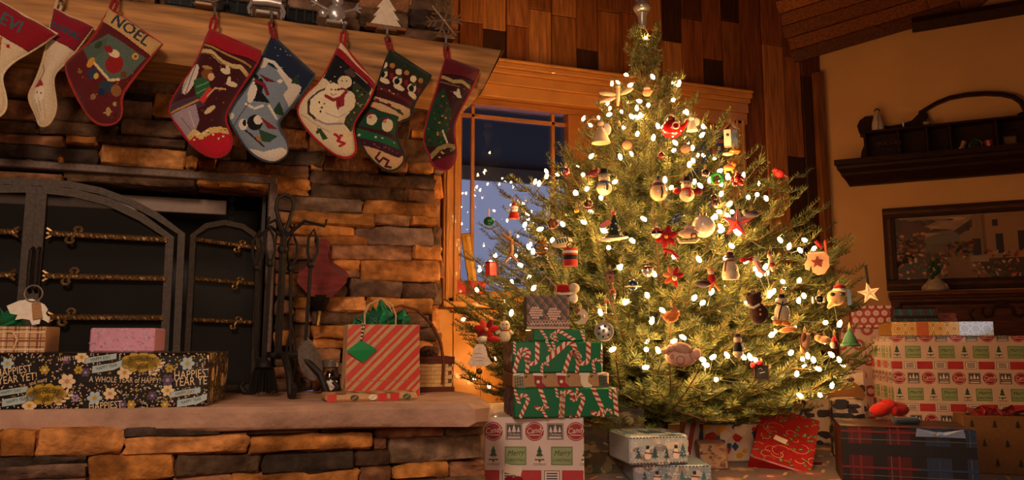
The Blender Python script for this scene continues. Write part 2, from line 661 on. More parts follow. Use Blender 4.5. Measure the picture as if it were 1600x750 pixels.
# stones read off the photograph: left x, right x, top y and bottom y at the left edge, tone
WALL = [
    # right of the fire opening
    (340, 388, 222, 247, 'D'), (388, 506, 229, 254, 'B'), (340, 484, 250, 269, 'M'), (340, 484, 269, 291, 'O'),
    (484, 505, 257, 267, 'O'), (505, 592, 243, 266, 'M'), (592, 637, 247, 268, 'M'), (638, 678, 251, 268, 'O'),
    (486, 678, 267, 287, 'D'), (428, 482, 293, 304, 'P'), (484, 635, 287, 309, 'D'), (636, 681, 294, 316, 'M'),
    (428, 567, 304, 328, 'G'), (568, 682, 312, 334, 'O'), (455, 586, 328, 350, 'O'), (428, 454, 329, 348, 'M'),
    (586, 641, 334, 351, 'M'), (643, 680, 336, 352, 'O'), (554, 676, 351, 381, 'G'), (443, 553, 350, 366, 'O'),
    (425, 493, 366, 382, 'M'), (494, 573, 366, 382, 'O'), (574, 676, 381, 383, 'D'), (517, 645, 382, 406, 'M'),
    (645, 691, 383, 407, 'O'), (518, 563, 406, 422, 'O'), (538, 562, 422, 434, 'M'), (563, 686, 404, 438, 'O'),
    (545, 630, 435, 464, 'G'), (630, 682, 440, 466, 'D'), (508, 571, 465, 487, 'P'), (574, 676, 465, 488, 'O'),
    (487, 572, 487, 506, 'D'), (573, 634, 489, 512, 'M'), (635, 672, 490, 512, 'D'), (487, 540, 507, 528, 'O'),
    (541, 652, 513, 533, 'M'), (653, 682, 513, 533, 'D'), (487, 540, 528, 546, 'O'), (541, 676, 534, 556, 'O'),
    (487, 533, 546, 566, 'M'), (534, 680, 557, 580, 'M'), (487, 560, 567, 588, 'G'), (561, 676, 581, 604, 'D'),
    (487, 560, 588, 612, 'M'),
    (459, 486, 464, 481, 'O'), (459, 486, 482, 505, 'M'), (428, 458, 470, 492, 'M'), (428, 516, 383, 404, 'M'),
    (428, 516, 405, 424, 'D'), (428, 536, 425, 443, 'O'), (428, 543, 444, 463, 'G'), (428, 458, 493, 516, 'D'),
    (459, 486, 506, 528, 'D'), (428, 458, 517, 540, 'O'), (459, 486, 529, 552, 'M'), (428, 486, 553, 572, 'D'),
    (428, 486, 573, 592, 'M'), (428, 486, 593, 612, 'G'),
    # above the fire opening
    (155, 291, 226, 255, 'P'), (155, 292, 209, 225, 'D'), (187, 292, 184, 208, 'D'), (292, 362, 222, 245, 'D'),
    (290, 308, 245, 264, 'O'), (309, 339, 246, 264, 'O'), (0, 91, 243, 261, 'K'), (92, 101, 247, 264, 'O'),
    (101, 308, 254, 281, 'D'), (308, 425, 268, 291, 'O'), (-60, 100, 263, 277, 'M'), (-60, 154, 219, 243, 'B'),
    (-60, 100, 202, 218, 'M'), (101, 154, 206, 224, 'O'), (-60, 60, 182, 201, 'D'), (61, 186, 187, 208, 'D'),
    (240, 297, 137, 181, 'O'), (297, 400, 188, 222, 'M'), (150, 239, 150, 183, 'D'), (60, 149, 140, 186, 'D'),
    (-60, 59, 150, 181, 'M'), (300, 430, 150, 187, 'D'), (401, 480, 198, 229, 'M'), (430, 540, 170, 200, 'D'),
    (480, 590, 208, 243, 'M'), (541, 640, 178, 210, 'D'), (590, 680, 212, 250, 'D'), (600, 690, 168, 200, 'M'),
    (641, 690, 200, 214, 'O'), (560, 700, 140, 168, 'D'), (430, 560, 132, 168, 'M'), (300, 430, 112, 148, 'D'),
    (150, 300, 96, 136, 'D'), (-60, 150, 90, 138, 'M'),
    # above the mantel shelf
    (250, 330, -22, 8, 'D'), (330, 450, -10, 20, 'D'), (450, 560, -14, 14, 'G'), (450, 560, 14, 44, 'D'),
    (560, 640, -16, 8, 'M'), (560, 640, 8, 40, 'D'), (640, 706, -20, 14, 'D'), (640, 704, 14, 42, 'B'),
    (600, 702, 40, 66, 'D'), (250, 450, 14, 50, 'D'), (450, 600, 40, 72, 'D'), (600, 700, 66, 100, 'D'),
    (450, 700, -60, -18, 'M'), (250, 450, -60, -22, 'D'), (-60, 250, -30, 20, 'D'), (-60, 250, -90, -34, 'M'),
    (-60, 250, 24, 88, 'D'), (250, 450, 52, 108, 'D'), (450, 600, 72, 128, 'D'), (600, 700, 100, 140, 'D'),
]
lay_stones(WALL, YW, chim, rng)
# stones at the left, out of the frame but next to it
for i in range(14):
    z0 = .46 + i * .1
    o = rough_block(.34, .09, .16, vary(H(BR['DMOG'[i % 4]]), rng), rng).build('stone', 'stone', chim, 50)
    o.location = (-1.75 + rng.uniform(-.03, .03), YW - rng.uniform(0, .02), z0 + .05)
XR = 0.715                   # right side of the chimney breast
mb = MB()
mort = H('#2c221c')
mb.box(((XR - .03 - 2.4) / 2, YW + .75, 2.35), (XR - .03 + 2.4, 1.42, 2.3), mort)          # above the opening
mb.box(((XR - .03 + .12) / 2, YW + .75, .83), (XR - .03 - .12, 1.42, .755), mort)            # right pier
mb.box((-1.98, YW + .75, .83), (.84, 1.42, .755), mort)                                       # left pier
mb.build('mortar', 'stone', chim, 0)
# return stones on the chimney's right side, so that a step aside still shows stone
for i in range(20):
    h = .1
    o = rough_block(1.3 + rng.uniform(-.02, .02), h - .006, .05, vary(H(BR['DMOGM'[i % 5]]), rng), rng, 7, 3).build('stone', 'stone', chim, 50)
    o.rotation_euler = (0, 0, RR(90))
    o.location = (XR + rng.uniform(0, .012), YW + .7, .5 + i * h)

# firebox
fb = structure('firebox')
mb = MB()
soot = H('#15110f')
x0, x1, zt = -1.53, .09, 1.155
mb.box(((x0 + x1) / 2, YW + .62, .8), (x1 - x0, .04, .75), soot)
mb.box((x0 - .02, YW + .35, .8), (.04, .6, .75), soot)
mb.box((x1 + .02, YW + .35, .8), (.04, .6, .75), soot)
mb.box(((x0 + x1) / 2, YW + .35, zt + .03), (x1 - x0, .6, .06), soot)
mb.box(((x0 + x1) / 2, YW + .35, .44), (x1 - x0, .6, .04), soot)
for k in range(7):      # fire bricks' ribs at the right side
    mb.box((x1 - .012, YW + .12 + k * .07, .8), (.012, .05, .7), H('#1c1714'))
mb.build('firebox_lining', 'matte', fb, 0)
mb = MB()
fr = H('#6a5750')
p = atY(418, 296, YW - .01)
mb.box((x1 + .012, YW - .005, .80), (.03, .05, .72), fr, .004)
mb.box((x0 - .012, YW - .005, .80), (.03, .05, .72), fr, .004)
mb.box(((x0 + x1) / 2, YW - .005, zt + .012), (x1 - x0 + .05, .05, .026), fr, .004)
mb.build('opening_frame', 'iron', fb)
mb = MB()
a, c_ = atY(120, 318, YW + .12), atY(354, 325, YW + .12)
mb.box(((x0 + c_.x) / 2, YW + .12, c_.z), (c_.x - x0, .012, .052), H('#8d7468'), .003)
mb.build('smoke_guard', 'matte', fb, label='pale metal smoke guard strip')
mb = MB()
for k in range(16):
    mb.ring((.0 - .03, YW + .10, 1.13 - k * .017), .007, .0018, H('#4a403a'), 8, 4, 'xz' if k % 2 else 'yz')
mb.build('damper_chain', 'iron', fb)
# logs on the grate inside
for k, (lx, ly, lz, ang, ln) in enumerate(((-.72, .215, .542, 0, .66), (-.62, .39, .542, 0, .60), (-.66, .30, .645, 9, .52))):
    lg = thing('fire_log', ('charred split log lying across the front of the grate', 'charred log lying at the back of the grate',
               'slanting charred log on top of the other two logs')[k],
               'log', (lx, YW + ly, lz), rot=(0, RR(ang), RR(2)))
    mb = MB()
    mb.tube([(-ln / 2 + ln * i / 6, rng.uniform(-.01, .01), rng.uniform(-.01, .01)) for i in range(7)],
            [.05 + rng.uniform(-.006, .006) for _ in range(7)], H('#3d2a1e'), 9)
    mb.build('bark', 'bark', lg, 60)
    for s_ in (-1, 1):
        mb = MB()
        mb.ball((s_ * ln / 2, 0, 0), (.004, .043, .043), H('#6d4a2c'), 10, 6)
        mb.build('cut_end', 'bark', lg, 60)
gr = thing('fire_grate', 'black iron grate under the charred logs in the firebox', 'grate', (-.72, YW + .3, .46))
mb = MB()
for k in range(7):
    mb.tube([(-.36 + k * .12, -.17, .07), (-.36 + k * .12, -.16, .02), (-.36 + k * .12, .16, .02), (-.36 + k * .12, .17, .06)], .008, H('#1b1716'), 6)
mb.tube([(-.4, -.1, .02), (.4, -.1, .02)], .008, H('#1b1716'), 6)
mb.tube([(-.4, .1, .02), (.4, .1, .02)], .008, H('#1b1716'), 6)
mb.build('bars', 'iron', gr)

# ---- raised hearth
hearth = thing('hearth', 'raised stone hearth with a thick pale slab in front of the fireplace', 'hearth', (0, 0, 0))
mb = MB()
out = [(-2.3, 2.30), (-1.2, 2.275), (-.54, 2.225), (-.2, 2.175), (.06, 2.12), (.3, 2.105), (.5, 2.08), (.62, 2.03), (.668, 2.06),
       (.70, 2.15), (.735, 2.33), (.728, 2.5), (.715, 2.66), (.705, 2.722), (-2.3, 2.722)]
top, bot = ZH, ZH - .062
n = len(out)
rj = random.Random(5)
v = []
for ring_, (z, ins) in enumerate(((bot, .012), (bot + .012, .0), (top - .014, -.002), (top, .014))):
    for i, (x, y) in enumerate(out):
        jx = 0 if i in (0, n - 1, n - 2) else rj.uniform(-.006, .006)
        v.append((x - (ins if 6 < i < 13 else 0) + jx, y + (ins if i < 10 else 0) + jx, z + (rj.uniform(-.004, .004) if ring_ in (0,) else 0)))
f = [tuple(reversed(range(n))), tuple(3 * n + i for i in range(n))]
for r_ in range(3):
    f += [(r_ * n + i, r_ * n + (i + 1) % n, (r_ + 1) * n + (i + 1) % n, (r_ + 1) * n + i) for i in range(n)]
mb.add(v, f, H('#bd9480'))
mb.build('slab', 'slab', hearth, 35, label='thick pale sandstone slab with rough edges')
HS = [(0, 58, 673, 716, 'O'), (58, 193, 671, 714, 'P'), (194, 346, 666, 684, 'B'), (346, 497, 661, 682, 'D'), (499, 584, 656, 678, 'B'),
      (193, 387, 685, 713, 'P'), (388, 580, 681, 708, 'O'), (-60, 0, 675, 716, 'M'), (-60, 137, 717, 733, 'B'), (-60, 137, 734, 756, 'G'),
      (137, 272, 714, 756, 'O'), (272, 408, 713, 745, 'D'), (410, 554, 710, 741, 'B'), (360, 560, 742, 766, 'O'), (272, 360, 746, 768, 'M'),
      (586, 694, 653, 684, 'M'), (696, 756, 650, 682, 'G'), (583, 605, 684, 702, 'M'), (607, 756, 685, 726, 'G'), (555, 611, 704, 730, 'D'),
      (562, 612, 731, 762, 'M'), (614, 701, 727, 749, 'O'), (703, 756, 725, 748, 'M'), (614, 756, 750, 772, 'D'),
      (-60, 137, 757, 790, 'M'), (137, 360, 768, 800, 'D'), (360, 560, 767, 798, 'M'), (562, 756, 774, 805, 'O'), (-60, 200, 792, 830, 'D'),
      (200, 420, 801, 836, 'O'), (420, 756, 803, 836, 'M')]
YHF = 2.185
lay_stones(HS, YHF, hearth, rng, .2)
mb = MB()
mb.box(((-2.3 + .60) / 2, 2.47, .245), (2.9, .50, .25), mort)
mb.build('mortar', 'stone', hearth, 0)
for i in range(4):
    o = rough_block(.5, .072, .06, vary(H(BR['MGOD'[i]]), rng), rng, 5, 3).build('stone', 'stone', hearth, 50)
    o.rotation_euler = (0, 0, RR(90))
    o.location = (.645, 2.45, FLZ + .045 + i * .075)

# ---- log mantel
YM = 2.50
mant = thing('mantel', 'rough hewn log mantel shelf over the fireplace with a slanting cut end', 'mantel')
mb = MB()
rj = random.Random(3)
prof_n = 40
xs = [-2.4 + (0.80 + 2.4) * i / prof_n for i in range(prof_n + 1)]
v, f = [], []
sec = [(YM + .02, 1.474), (YM - .004, 1.50), (YM - .012, 1.56), (YM - .008, 1.62), (YM + .004, 1.654), (YM + .03, 1.664), (YW - .03, 1.664), (YW - .03, 1.474)]
for i, x in enumerate(xs):
    for k, (y, z) in enumerate(sec):
        xx = x
        if i == prof_n:
            xx = .773 + (z - 1.474) / .19 * .088
        v.append((xx, y + (rj.uniform(-.007, .007) if k < 6 else 0), z + (rj.uniform(-.006, .006) if k in (0, 1) else rj.uniform(-.002, .002))))
K = len(sec)
for i in range(prof_n):
    for k in range(K):
        k2 = (k + 1) % K
        f.append((i * K + k2, i * K + k, (i + 1) * K + k, (i + 1) * K + k2))
f.append(tuple(prof_n * K + k for k in range(K)))
f.append(tuple(reversed(range(K))))
mb.add(v, f, H('#b07a45'))
mb.build('log', 'beam', mant, 40)
mb = MB()
out = [(.780 + .0, 1.478), (.864, 1.655), (.858, 1.658), (.775, 1.49)]
mb.add([(.778, YM - .002, 1.48), (.866, YM - .002, 1.657), (.867, YW - .024, 1.658), (.779, YW - .024, 1.48)], [(0, 3, 2, 1)], H('#c99a62'))
mb.build('cut_end', 'beam', mant, 0)

# ---- timber window wall
wb = structure('wall_back')
PT = {'a': '#a8622c', 'b': '#925022', 'c': '#b9733a', 'd': '#6a3719', 'e': '#46260f', 'f': '#86481f'}
bounds = [648, 669, 691, 717, 754, 791, 826, 862, 900, 934, 967, 1001, 1033, 1065, 1097, 1128, 1155, 1190, 1221, 1248, 1274]
bx = [atY(q, 60, YB).x for q in bounds]
bx[-1] = CX + .01
cuts = {4: [('c', 45), ('e', 102), ('f', 999)], 8: [('b', 77), ('e', 120), ('b', 999)], 12: [('e', 64), ('c', 999)], 14: [('b', 92), ('e', 146), ('a', 999)],
        15: [('e', 34), ('b', 999)], 17: [('b', 70), ('c', 999)], 18: [('f', 88), ('a', 244), ('e', 420), ('b', 999)],
        19: [('d', 120), ('e', 999)], 16: [('f', 999)], 13: [('d', 30), ('b', 999)], 9: [('b', 18), ('a', 999)], 6: [('b', 14), ('c', 999)]}
WX0, WX1, WZ0, WZ1 = 1.10, 3.02, .86, 2.14        # rough opening of the window behind its casing


def plank(xa, xb, za, zb, col, parent, y, t=.02, name='plank'):
    if zb - za < .02:
        return
    m_ = MB()
    m_.box((0, 0, 0), (xb - xa - .002, t, zb - za - .003), col, .004)
    o = m_.build(name, 'plank', parent, 0)
    o.location = ((xa + xb) / 2, y, (za + zb) / 2)


rp = random.Random(21)
for i in range(len(bx) - 1):
    xa, xb = bx[i], bx[i + 1]
    xm = (xa + xb) / 2
    dy = (-.012 if i % 2 else 0) + rp.uniform(-.004, .004)
    segs = cuts.get(i) or [(rp.choice('abcbf'), rp.randint(10, 70)), (rp.choice('abcb'), 999)]
    zt_ = 3.35
    px = bounds[i] + 10
    for k, yy in segs:
        zb_ = 0.0 if yy == 999 else atY(px, yy, YB).z
        col = vary(H(PT[k]), rp, .1)
        if xb > WX0 and xa < WX1:
            if zt_ > WZ1:
                plank(xa, xb, max(zb_, WZ1), zt_, col, wb, YB + .01 + dy)
            if zb_ < WZ0:
                plank(xa, xb, zb_, min(zt_, WZ0), col, wb, YB + .01 + dy)
        else:
            plank(xa, xb, zb_, zt_, col, wb, YB + .01 + dy)
        zt_ = zb_
mb = MB()
bk = H('#3a2010')
mb.box((.85, YB + .06, 1.7), (.5, .06, 3.4), bk)
mb.box(((WX1 + CX + .1) / 2, YB + .06, 1.7), (CX + .1 - WX1, .06, 3.4), bk)
mb.box(((WX0 + WX1) / 2, YB + .06, (WZ1 + 3.4) / 2), (WX1 - WX0, .06, 3.4 - WZ1), bk)
mb.box(((WX0 + WX1) / 2, YB + .06, WZ0 / 2), (WX1 - WX0, .06, WZ0), bk)
mb.build('sheathing', 'matte', wb, 0)
# light scribed lower panel to the left under the window
mb = MB()
for k in range(4):
    mb.box((.80 + k * .16 + .08, YB - .008, .535), (.157, .018, .51), H('#d09048'), .003)
mb.build('wainscot', 'trim', wb, 30, label='honey coloured panelling under the window')
bs = MB()
bs.box((1.9, YB - .014, .20), (2.5, .028, .16), H('#d9c9ae'), .004)
o = bs.build('baseboard_back', 'matte')
o['kind'] = 'structure'

# ---- window_1
win = structure('window_1')
tc = H('#c98440')
mb = MB()
A = atY(690, 470, YB)
XL, XRW = 1.055, 3.07
def bar(x0, x1, z0, z1, y0, y1, col, bev=.004):
    mb.box(((x0 + x1) / 2, (y0 + y1) / 2, (z0 + z1) / 2), (x1 - x0, y1 - y0, z1 - z0), col, bev)
# stepped casing
for x0, x1, y0 in ((XL, XL + .085, -.035), (XL + .085, XL + .10, -.02), (XRW - .085, XRW, -.035), (XRW - .10, XRW - .085, -.02)):
    bar(x0, x1, .80, 2.04, YB + y0, YB + .04, tc)
for x0, x1, y0 in ((XL + .012, XL + .03, -.047), (XL + .058, XL + .072, -.045), (XRW - .03, XRW - .012, -.047), (XRW - .072, XRW - .058, -.045)):
    bar(x0, x1, .80, 2.04, YB + y0, YB - .03, H('#c98842'))
mb.build('side_casing', 'trim', win, 30)
mb = MB()
for z0, z1, y0 in ((2.015, 2.09, -.035), (2.09, 2.15, -.05), (2.15, 2.175, -.075), (2.175, 2.205, -.095), (2.205, 2.222, -.11)):
    bar(XL - .02 - max(0, (y0 + .05) * -.6), XRW + .02, z0, z1, YB + y0, YB + .04, tc)
mb.build('head_casing', 'trim', win, 30)
mb = MB()
bar(XL, XRW, .80, .83, YB - .05, YB + .04, H('#d59a52'))
bar(XL + .02, XRW - .02, .83, .855, YB - .035, YB + .04, H('#c98842'))
bar(XL + .09, XRW - .09, .855, .875, YB - .02, YB + .10, H('#d59a52'))
mb.build('window_sill', 'trim', win, 30)
mb = MB()
for x0, x1 in ((1.150, 1.172), (1.835, 2.20), (2.975, 3.0)):
    bar(x0, x1, .897, 1.973, YB + .016, YB + .10, H('#a8652b'))
bar(1.150, 3.0, 1.975, 2.014, YB + .02, YB + .10, H('#a8652b'))
bar(1.150, 3.0, .87, .895, YB + .02, YB + .10, H('#c98842'))
mb.build('window_frame', 'trim', win, 30)
for k, (gx0, gx1) in enumerate(((1.172, 1.835), (2.20, 2.975))):
    for q in (gx0 + .075, gx1 - .085):
        mb = MB()
        bar(q - .010, q + .010, .895, 1.975, YB + .05, YB + .075, H('#b5702f'), .002)
        mb.build('muntin', 'trim', win, 30)
    mb = MB()
    bar(gx0, gx1, 1.905, 1.926, YB + .05, YB + .075, H('#b5702f'), .002)
    mb.build('muntin', 'trim', win, 30)
    mb = MB()
    mb.add([(gx0, YB + .078, .895), (gx1, YB + .078, .895), (gx1, YB + .078, 1.975), (gx0, YB + .078, 1.975)], [(0, 1, 2, 3)], (1, 1, 1))
    mb.build('pane', 'pane', win, 0)

# outside: porch roof with a pale fascia, snowy garden
out_ = structure('porch_roof')
mb = MB()
mb.box((2.2, YB + 1.15, 2.16), (6, 1.9, .1), H('#2b241f'))
mb.box((2.2, YB + 2.12, 2.06), (6, .04, .14), H('#8c94a6'))
mb.build('soffit', 'matte', out_, 0)
gd = structure('snowy_ground')
mb = MB()
for i in range(12):
    for j in range(8):
        pass
gx = [(-6 + i * 2.0) for i in range(12)]
gy = [YB + .2 + j * 2.2 for j in range(8)]
rs = random.Random(2)
v = [(x, y, -.35 + (rs.uniform(0, .35) if j else 0) + j * .42) for j, y in enumerate(gy) for x in gx]
f = [(j * 12 + i, j * 12 + i + 1, (j + 1) * 12 + i + 1, (j + 1) * 12 + i) for j in range(7) for i in range(11)]
mb.add(v, f, H('#dfe6f5'))
mb.build('snow', 'matte', gd, 80)

# ---- tan wall, set at 45 degrees
wr = structure('wall_right')
tan = H('#dda56e')
mb = MB()
L = 3.2
dx = dy = math.sqrt(.5)
a, b_ = Vector((CX, YB, 0)), Vector((CX + L * dx, YB - L * dy, 0))
nrm = Vector((dx, dy, 0)) * .1
q = []
for z in (0, 3.4):
    q += [a + Vector((0, 0, z)), b_ + Vector((0, 0, z)), b_ + nrm + Vector((0, 0, z)), a + nrm + Vector((0, 0, z))]
mb.add(q, [(3, 2, 1, 0), (4, 5, 6, 7), (0, 1, 5, 4), (1, 2, 6, 5), (2, 3, 7, 6), (3, 0, 4, 7)], tan)
mb.build('plaster', 'plaster', wr, 0)
# narrow dark boards closing the corner
cp = MB()
cp.box((CX - .035, YB - .03, 1.22), (.07, .05, 2.44), H('#8f5527'), .006)
o = cp.build('trim_1', 'plank')
o['kind'] = 'structure'

# ---- board ceiling over the corner, sloping
ceil = structure('ceiling')
P0 = atY(1240, 99, YB)
P1 = at_plane(1400, 56, (1, 1, 0), TAN_D)
P2 = at_plane(1530, 14, (1, 1, 0), TAN_D)
P3 = atY(1206, 2, YB)
d1 = (P2 - P0).normalized()
d2 = (P3 - P0)
d2 = (d2 - d1 * d2.dot(d1)).normalized()
nn = d1.cross(d2).normalized()
if nn.dot(CAM - P0) < 0:
    nn = -nn
rc = random.Random(9)
w_ = .088
for k in range(14):
    s0 = -.06
    while s0 < 4.6:
        ln = rc.uniform(.7, 1.6)
        m_ = MB()
        m_.box((0, 0, 0), (ln - .003, w_ - .004, .018), vary(H(PT[rc.choice('abdbf')]), rc), .004)
        o = m_.build('plank', 'plank', ceil, 0)
        R3 = Matrix((d1, d2, d1.cross(d2))).transposed()
        o.rotation_euler = R3.to_euler()
        o.location = P0 + d1 * (s0 + ln / 2) + d2 * (w_ * (k + .5)) - nn * (.01 + (.007 if k % 2 else 0))
        s0 += ln
# dark beam under the ceiling at the far right
pa, pb = at_plane(1425, 40, (1, 1, 0), TAN_D - .12), at_plane(1640, 4, (1, 1, 0), TAN_D - .12)
bm = MB()
bm.tube([pa, pb], .05, H('#3b2012'), 4)
bm.build('beam', 'plank', ceil, 0)
# the rest of the room shell (behind and above the camera)
mb = MB()
mb.box((1, 0.6, 3.45), (9, 9, .1), H('#6b4020'))
mb.build('upper_boards', 'plank', ceil, 0)
for nm, c, d in (('wall_rear', (1, -2.6, 1.7), (9, .1, 3.4)), ('wall_side', (-2.45, .3, 1.7), (.1, 6, 3.4)), ('wall_far_right', (6.0, -.6, 1.7), (.1, 4.8, 3.4))):
    mb = MB()
    mb.box(c, d, H('#a9713f'))
    o = mb.build(nm, 'plaster', None, 0)
    o['kind'] = 'structure'
fl = MB()
fl.box((1.5, 1, FLZ - .05), (9.2, 7.4, .1), H('#6b4526'))
o = fl.build('floor', 'plank', None, 0)
o['kind'] = 'structure'
# ================================================================ STOCKINGS ON THE MANTEL
def inside(poly, X, Y):
    r = np.zeros(X.shape, bool)
    n = len(poly)
    for i in range(n):
        x0, y0 = poly[i]
        x1, y1 = poly[(i + 1) % n]
        c = ((y0 > Y) != (y1 > Y))
        with np.errstate(divide='ignore', invalid='ignore'):
            xi = (x1 - x0) * (Y - y0) / (y1 - y0 if y1 != y0 else 1e-9) + x0
        r ^= c & (X < xi)
    return r


def seg_dist(pts, X, Y, closed=True):
    d = np.full(X.shape, 1e9)
    n = len(pts)
    for i in range(n if closed else n - 1):
        a, b_ = np.array(pts[i]), np.array(pts[(i + 1) % n])
        ab = b_ - a
        t = np.clip(((X - a[0]) * ab[0] + (Y - a[1]) * ab[1]) / max(1e-9, ab @ ab), 0, 1)
        d = np.minimum(d, np.hypot(X - a[0] - t * ab[0], Y - a[1] - t * ab[1]))
    return d


def smooth_loop(p, it=2):
    """corner cutting that leaves the two cuff corners (the first two points) sharp"""
    fixed = {tuple(p[0]), tuple(p[1])}
    for _ in range(it):
        q, n = [], len(p)
        for i in range(n):
            a, b_ = p[i], p[(i + 1) % n]
            if tuple(a) in fixed:
                q.append(a)
            else:
                q.append((a[0] * .75 + b_[0] * .25, a[1] * .75 + b_[1] * .25))
            if tuple(b_) not in fixed:
                q.append((a[0] * .25 + b_[0] * .75, a[1] * .25 + b_[1] * .75))
        p = q
    return p


def stocking(label, outline, Yc, base, shapes, piping, hook, loop_col, cuff=None, sharp=2, corner=0, pip_r=.004):
    """The design is drawn in the stocking's own flat outline, stitch by stitch."""
    o0 = atY(*outline[corner], Yc)
    root = thing('christmas_stocking', label, 'stocking', o0, group=None)
    W2 = lambda p: ((atY(p[0], p[1], Yc) - o0).x, (atY(p[0], p[1], Yc) - o0).z)
    ol = smooth_loop(outline, 1)
    k = 2.1                                      # stitch spacing in mm
    ox = [p[0] for p in ol]
    oy = [p[1] for p in ol]
    st = 1.15
    xs = np.arange(min(ox) - 2, max(ox) + 2, st)
    ys = np.arange(min(oy) - 2, max(oy) + 2, st)
    Xg, Yg = np.meshgrid(xs, ys)                 # vertices
    Xc, Yc_ = np.meshgrid(xs[:-1] + st / 2, ys[:-1] + st / 2)
    mask = inside(ol, Xc, Yc_)
    colr = np.zeros(Xc.shape + (3,), np.float32)
    colr[:] = H(base)
    for sh in shapes:
        t = sh[0]
        if t == 'p':
            mk, c = inside(sh[1], Xc, Yc_), sh[2]
        elif t == 'e':
            _, cx, cy, rx, ry, a, c = sh
            u, v = Xc - cx, Yc_ - cy
            ca, sa = math.cos(RR(a)), math.sin(RR(a))
            mk = ((u * ca + v * sa) / rx) ** 2 + ((-u * sa + v * ca) / ry) ** 2 < 1
        elif t == 'l':
            mk, c = seg_dist(sh[1], Xc, Yc_, False) < sh[2] / 2, sh[3]
        elif t == 't':
            _, s_, cx, cy, size, a, c, bold = sh
            ca, sa = math.cos(RR(a)), math.sin(RR(a))
            mk = np.zeros(Xc.shape, bool)
            for tri in text_tris(s_):
                q = []
                for u, v in tri:
                    u, v = u * size, -v * size
                    q.append((cx + ca * u - sa * v, cy + sa * u + ca * v))
                for dx_ in ((0,) if not bold else (-.7, 0, .7)):
                    mk |= inside([(a_ + dx_, b_) for a_, b_ in q], Xc, Yc_)
        elif t == 'n':                           # scattered stitches: polygon, count, size, colours
            rg = random.Random(len(label))
            for _ in range(sh[2]):
                x, y = rg.uniform(min(p[0] for p in sh[1]), max(p[0] for p in sh[1])), rg.uniform(min(p[1] for p in sh[1]), max(p[1] for p in sh[1]))
                m2 = (np.hypot((Xc - x) / sh[3], (Yc_ - y) / sh[3] * 1.3) < 1) & inside(sh[1], Xc, Yc_)
                colr[m2] = H(rg.choice(sh[4]))
            continue
        colr[mk] = H(c)
    # depth: a soft pillow
    d = seg_dist(ol, Xg, Yg)
    ins = inside(ol, Xg, Yg)
    dm = np.where(ins, d, 0) * .0021
    puff = .016 * (1 - np.exp(-dm / .016))
    rg = np.random.RandomState(len(label))
    P3 = np.zeros(Xg.shape + (3,), np.float32)
    c0 = np.array([(W2((x, ys[0]))[0]) for x in xs])
    # the plane is affine-mapped row by row (perspective of the outline)
    for i, y in enumerate(ys):
        a, b_ = W2((xs[0], y)), W2((xs[-1], y))
        t = (xs - xs[0]) / (xs[-1] - xs[0])
        # exact ray mapping for each x keeps the outline true
        pts = [W2((x, y)) for x in xs[::6]] + [b_]
        tx = list(xs[::6]) + [xs[-1]]
        P3[i, :, 0] = np.interp(xs, tx, [p[0] for p in pts])
        P3[i, :, 2] = np.interp(xs, tx, [p[1] for p in pts])
    P3[..., 1] = -puff - .004 * np.sin(Xg * .09 + Yg * .05) * ins
    idx = -np.ones(Xg.shape, int)
    nyc, nxc = mask.shape
    use = np.zeros(Xg.shape, bool)
    use[:-1, :-1] |= mask; use[1:, :-1] |= mask; use[:-1, 1:] |= mask; use[1:, 1:] |= mask
    idx[use] = np.arange(use.sum())
    verts = P3[use].tolist()
    ii, jj = np.nonzero(mask)
    faces = np.stack([idx[ii, jj], idx[ii + 1, jj], idx[ii + 1, jj + 1], idx[ii, jj + 1]], 1)
    cols = colr[ii, jj]
    cuffmask = inside(cuff, Xc, Yc_)[ii, jj] if cuff else np.zeros(len(ii), bool)
    for nm, sel in (('sock', ~cuffmask), ('cuff', cuffmask)):
        if not sel.any():
            continue
        fs = faces[sel]
        uq, inv = np.unique(fs, return_inverse=True)
        mb = MB()
        va = np.array(verts)[uq]
        if nm == 'cuff':
            va = va.copy()
            va[:, 1] -= .004
        mb.v = [tuple(p) for p in va]
        mb.f = [tuple(q) for q in inv.reshape(fs.shape)]
        mb.c = [tuple(c) for c in cols[sel]]
        if nm == 'sock':                          # felt back
            back = smooth_loop(outline, 1)
            bv = [W2(p) for p in back]
            mb.add([(x, .004, z) for x, z in bv], [tuple(range(len(bv)))], H(piping))
        mb.build(nm, 'fabric', root, 60, label=('red turned down cuff' if False else None))
    mb = MB()
    lp = smooth_loop(outline, 2)
    mb.tube([(W2(p)[0], 0.0, W2(p)[1]) for p in lp], pip_r, H(piping), 6, closed=True)
    mb.build('piping', 'cloth', root)
    # hanging loop from the holder's hook to the corner
    h = atY(hook[0], hook[1], Yc) - o0
    mb = MB()
    L = h.length
    side = Vector((.007, 0, 0))
    a = Vector((0.006, 0, -.012))
    mb.tube([a, a + (h - a) * .4 - side, h - side, h + Vector((0, 0, .008)), h + side, a + (h - a) * .4 + side, a + Vector((.004, 0, 0))], .0046, H(loop_col), 6)
    mb.build('hanging_loop', 'cloth', root)
    return root


YF, YBK = 2.436, 2.466
S = []
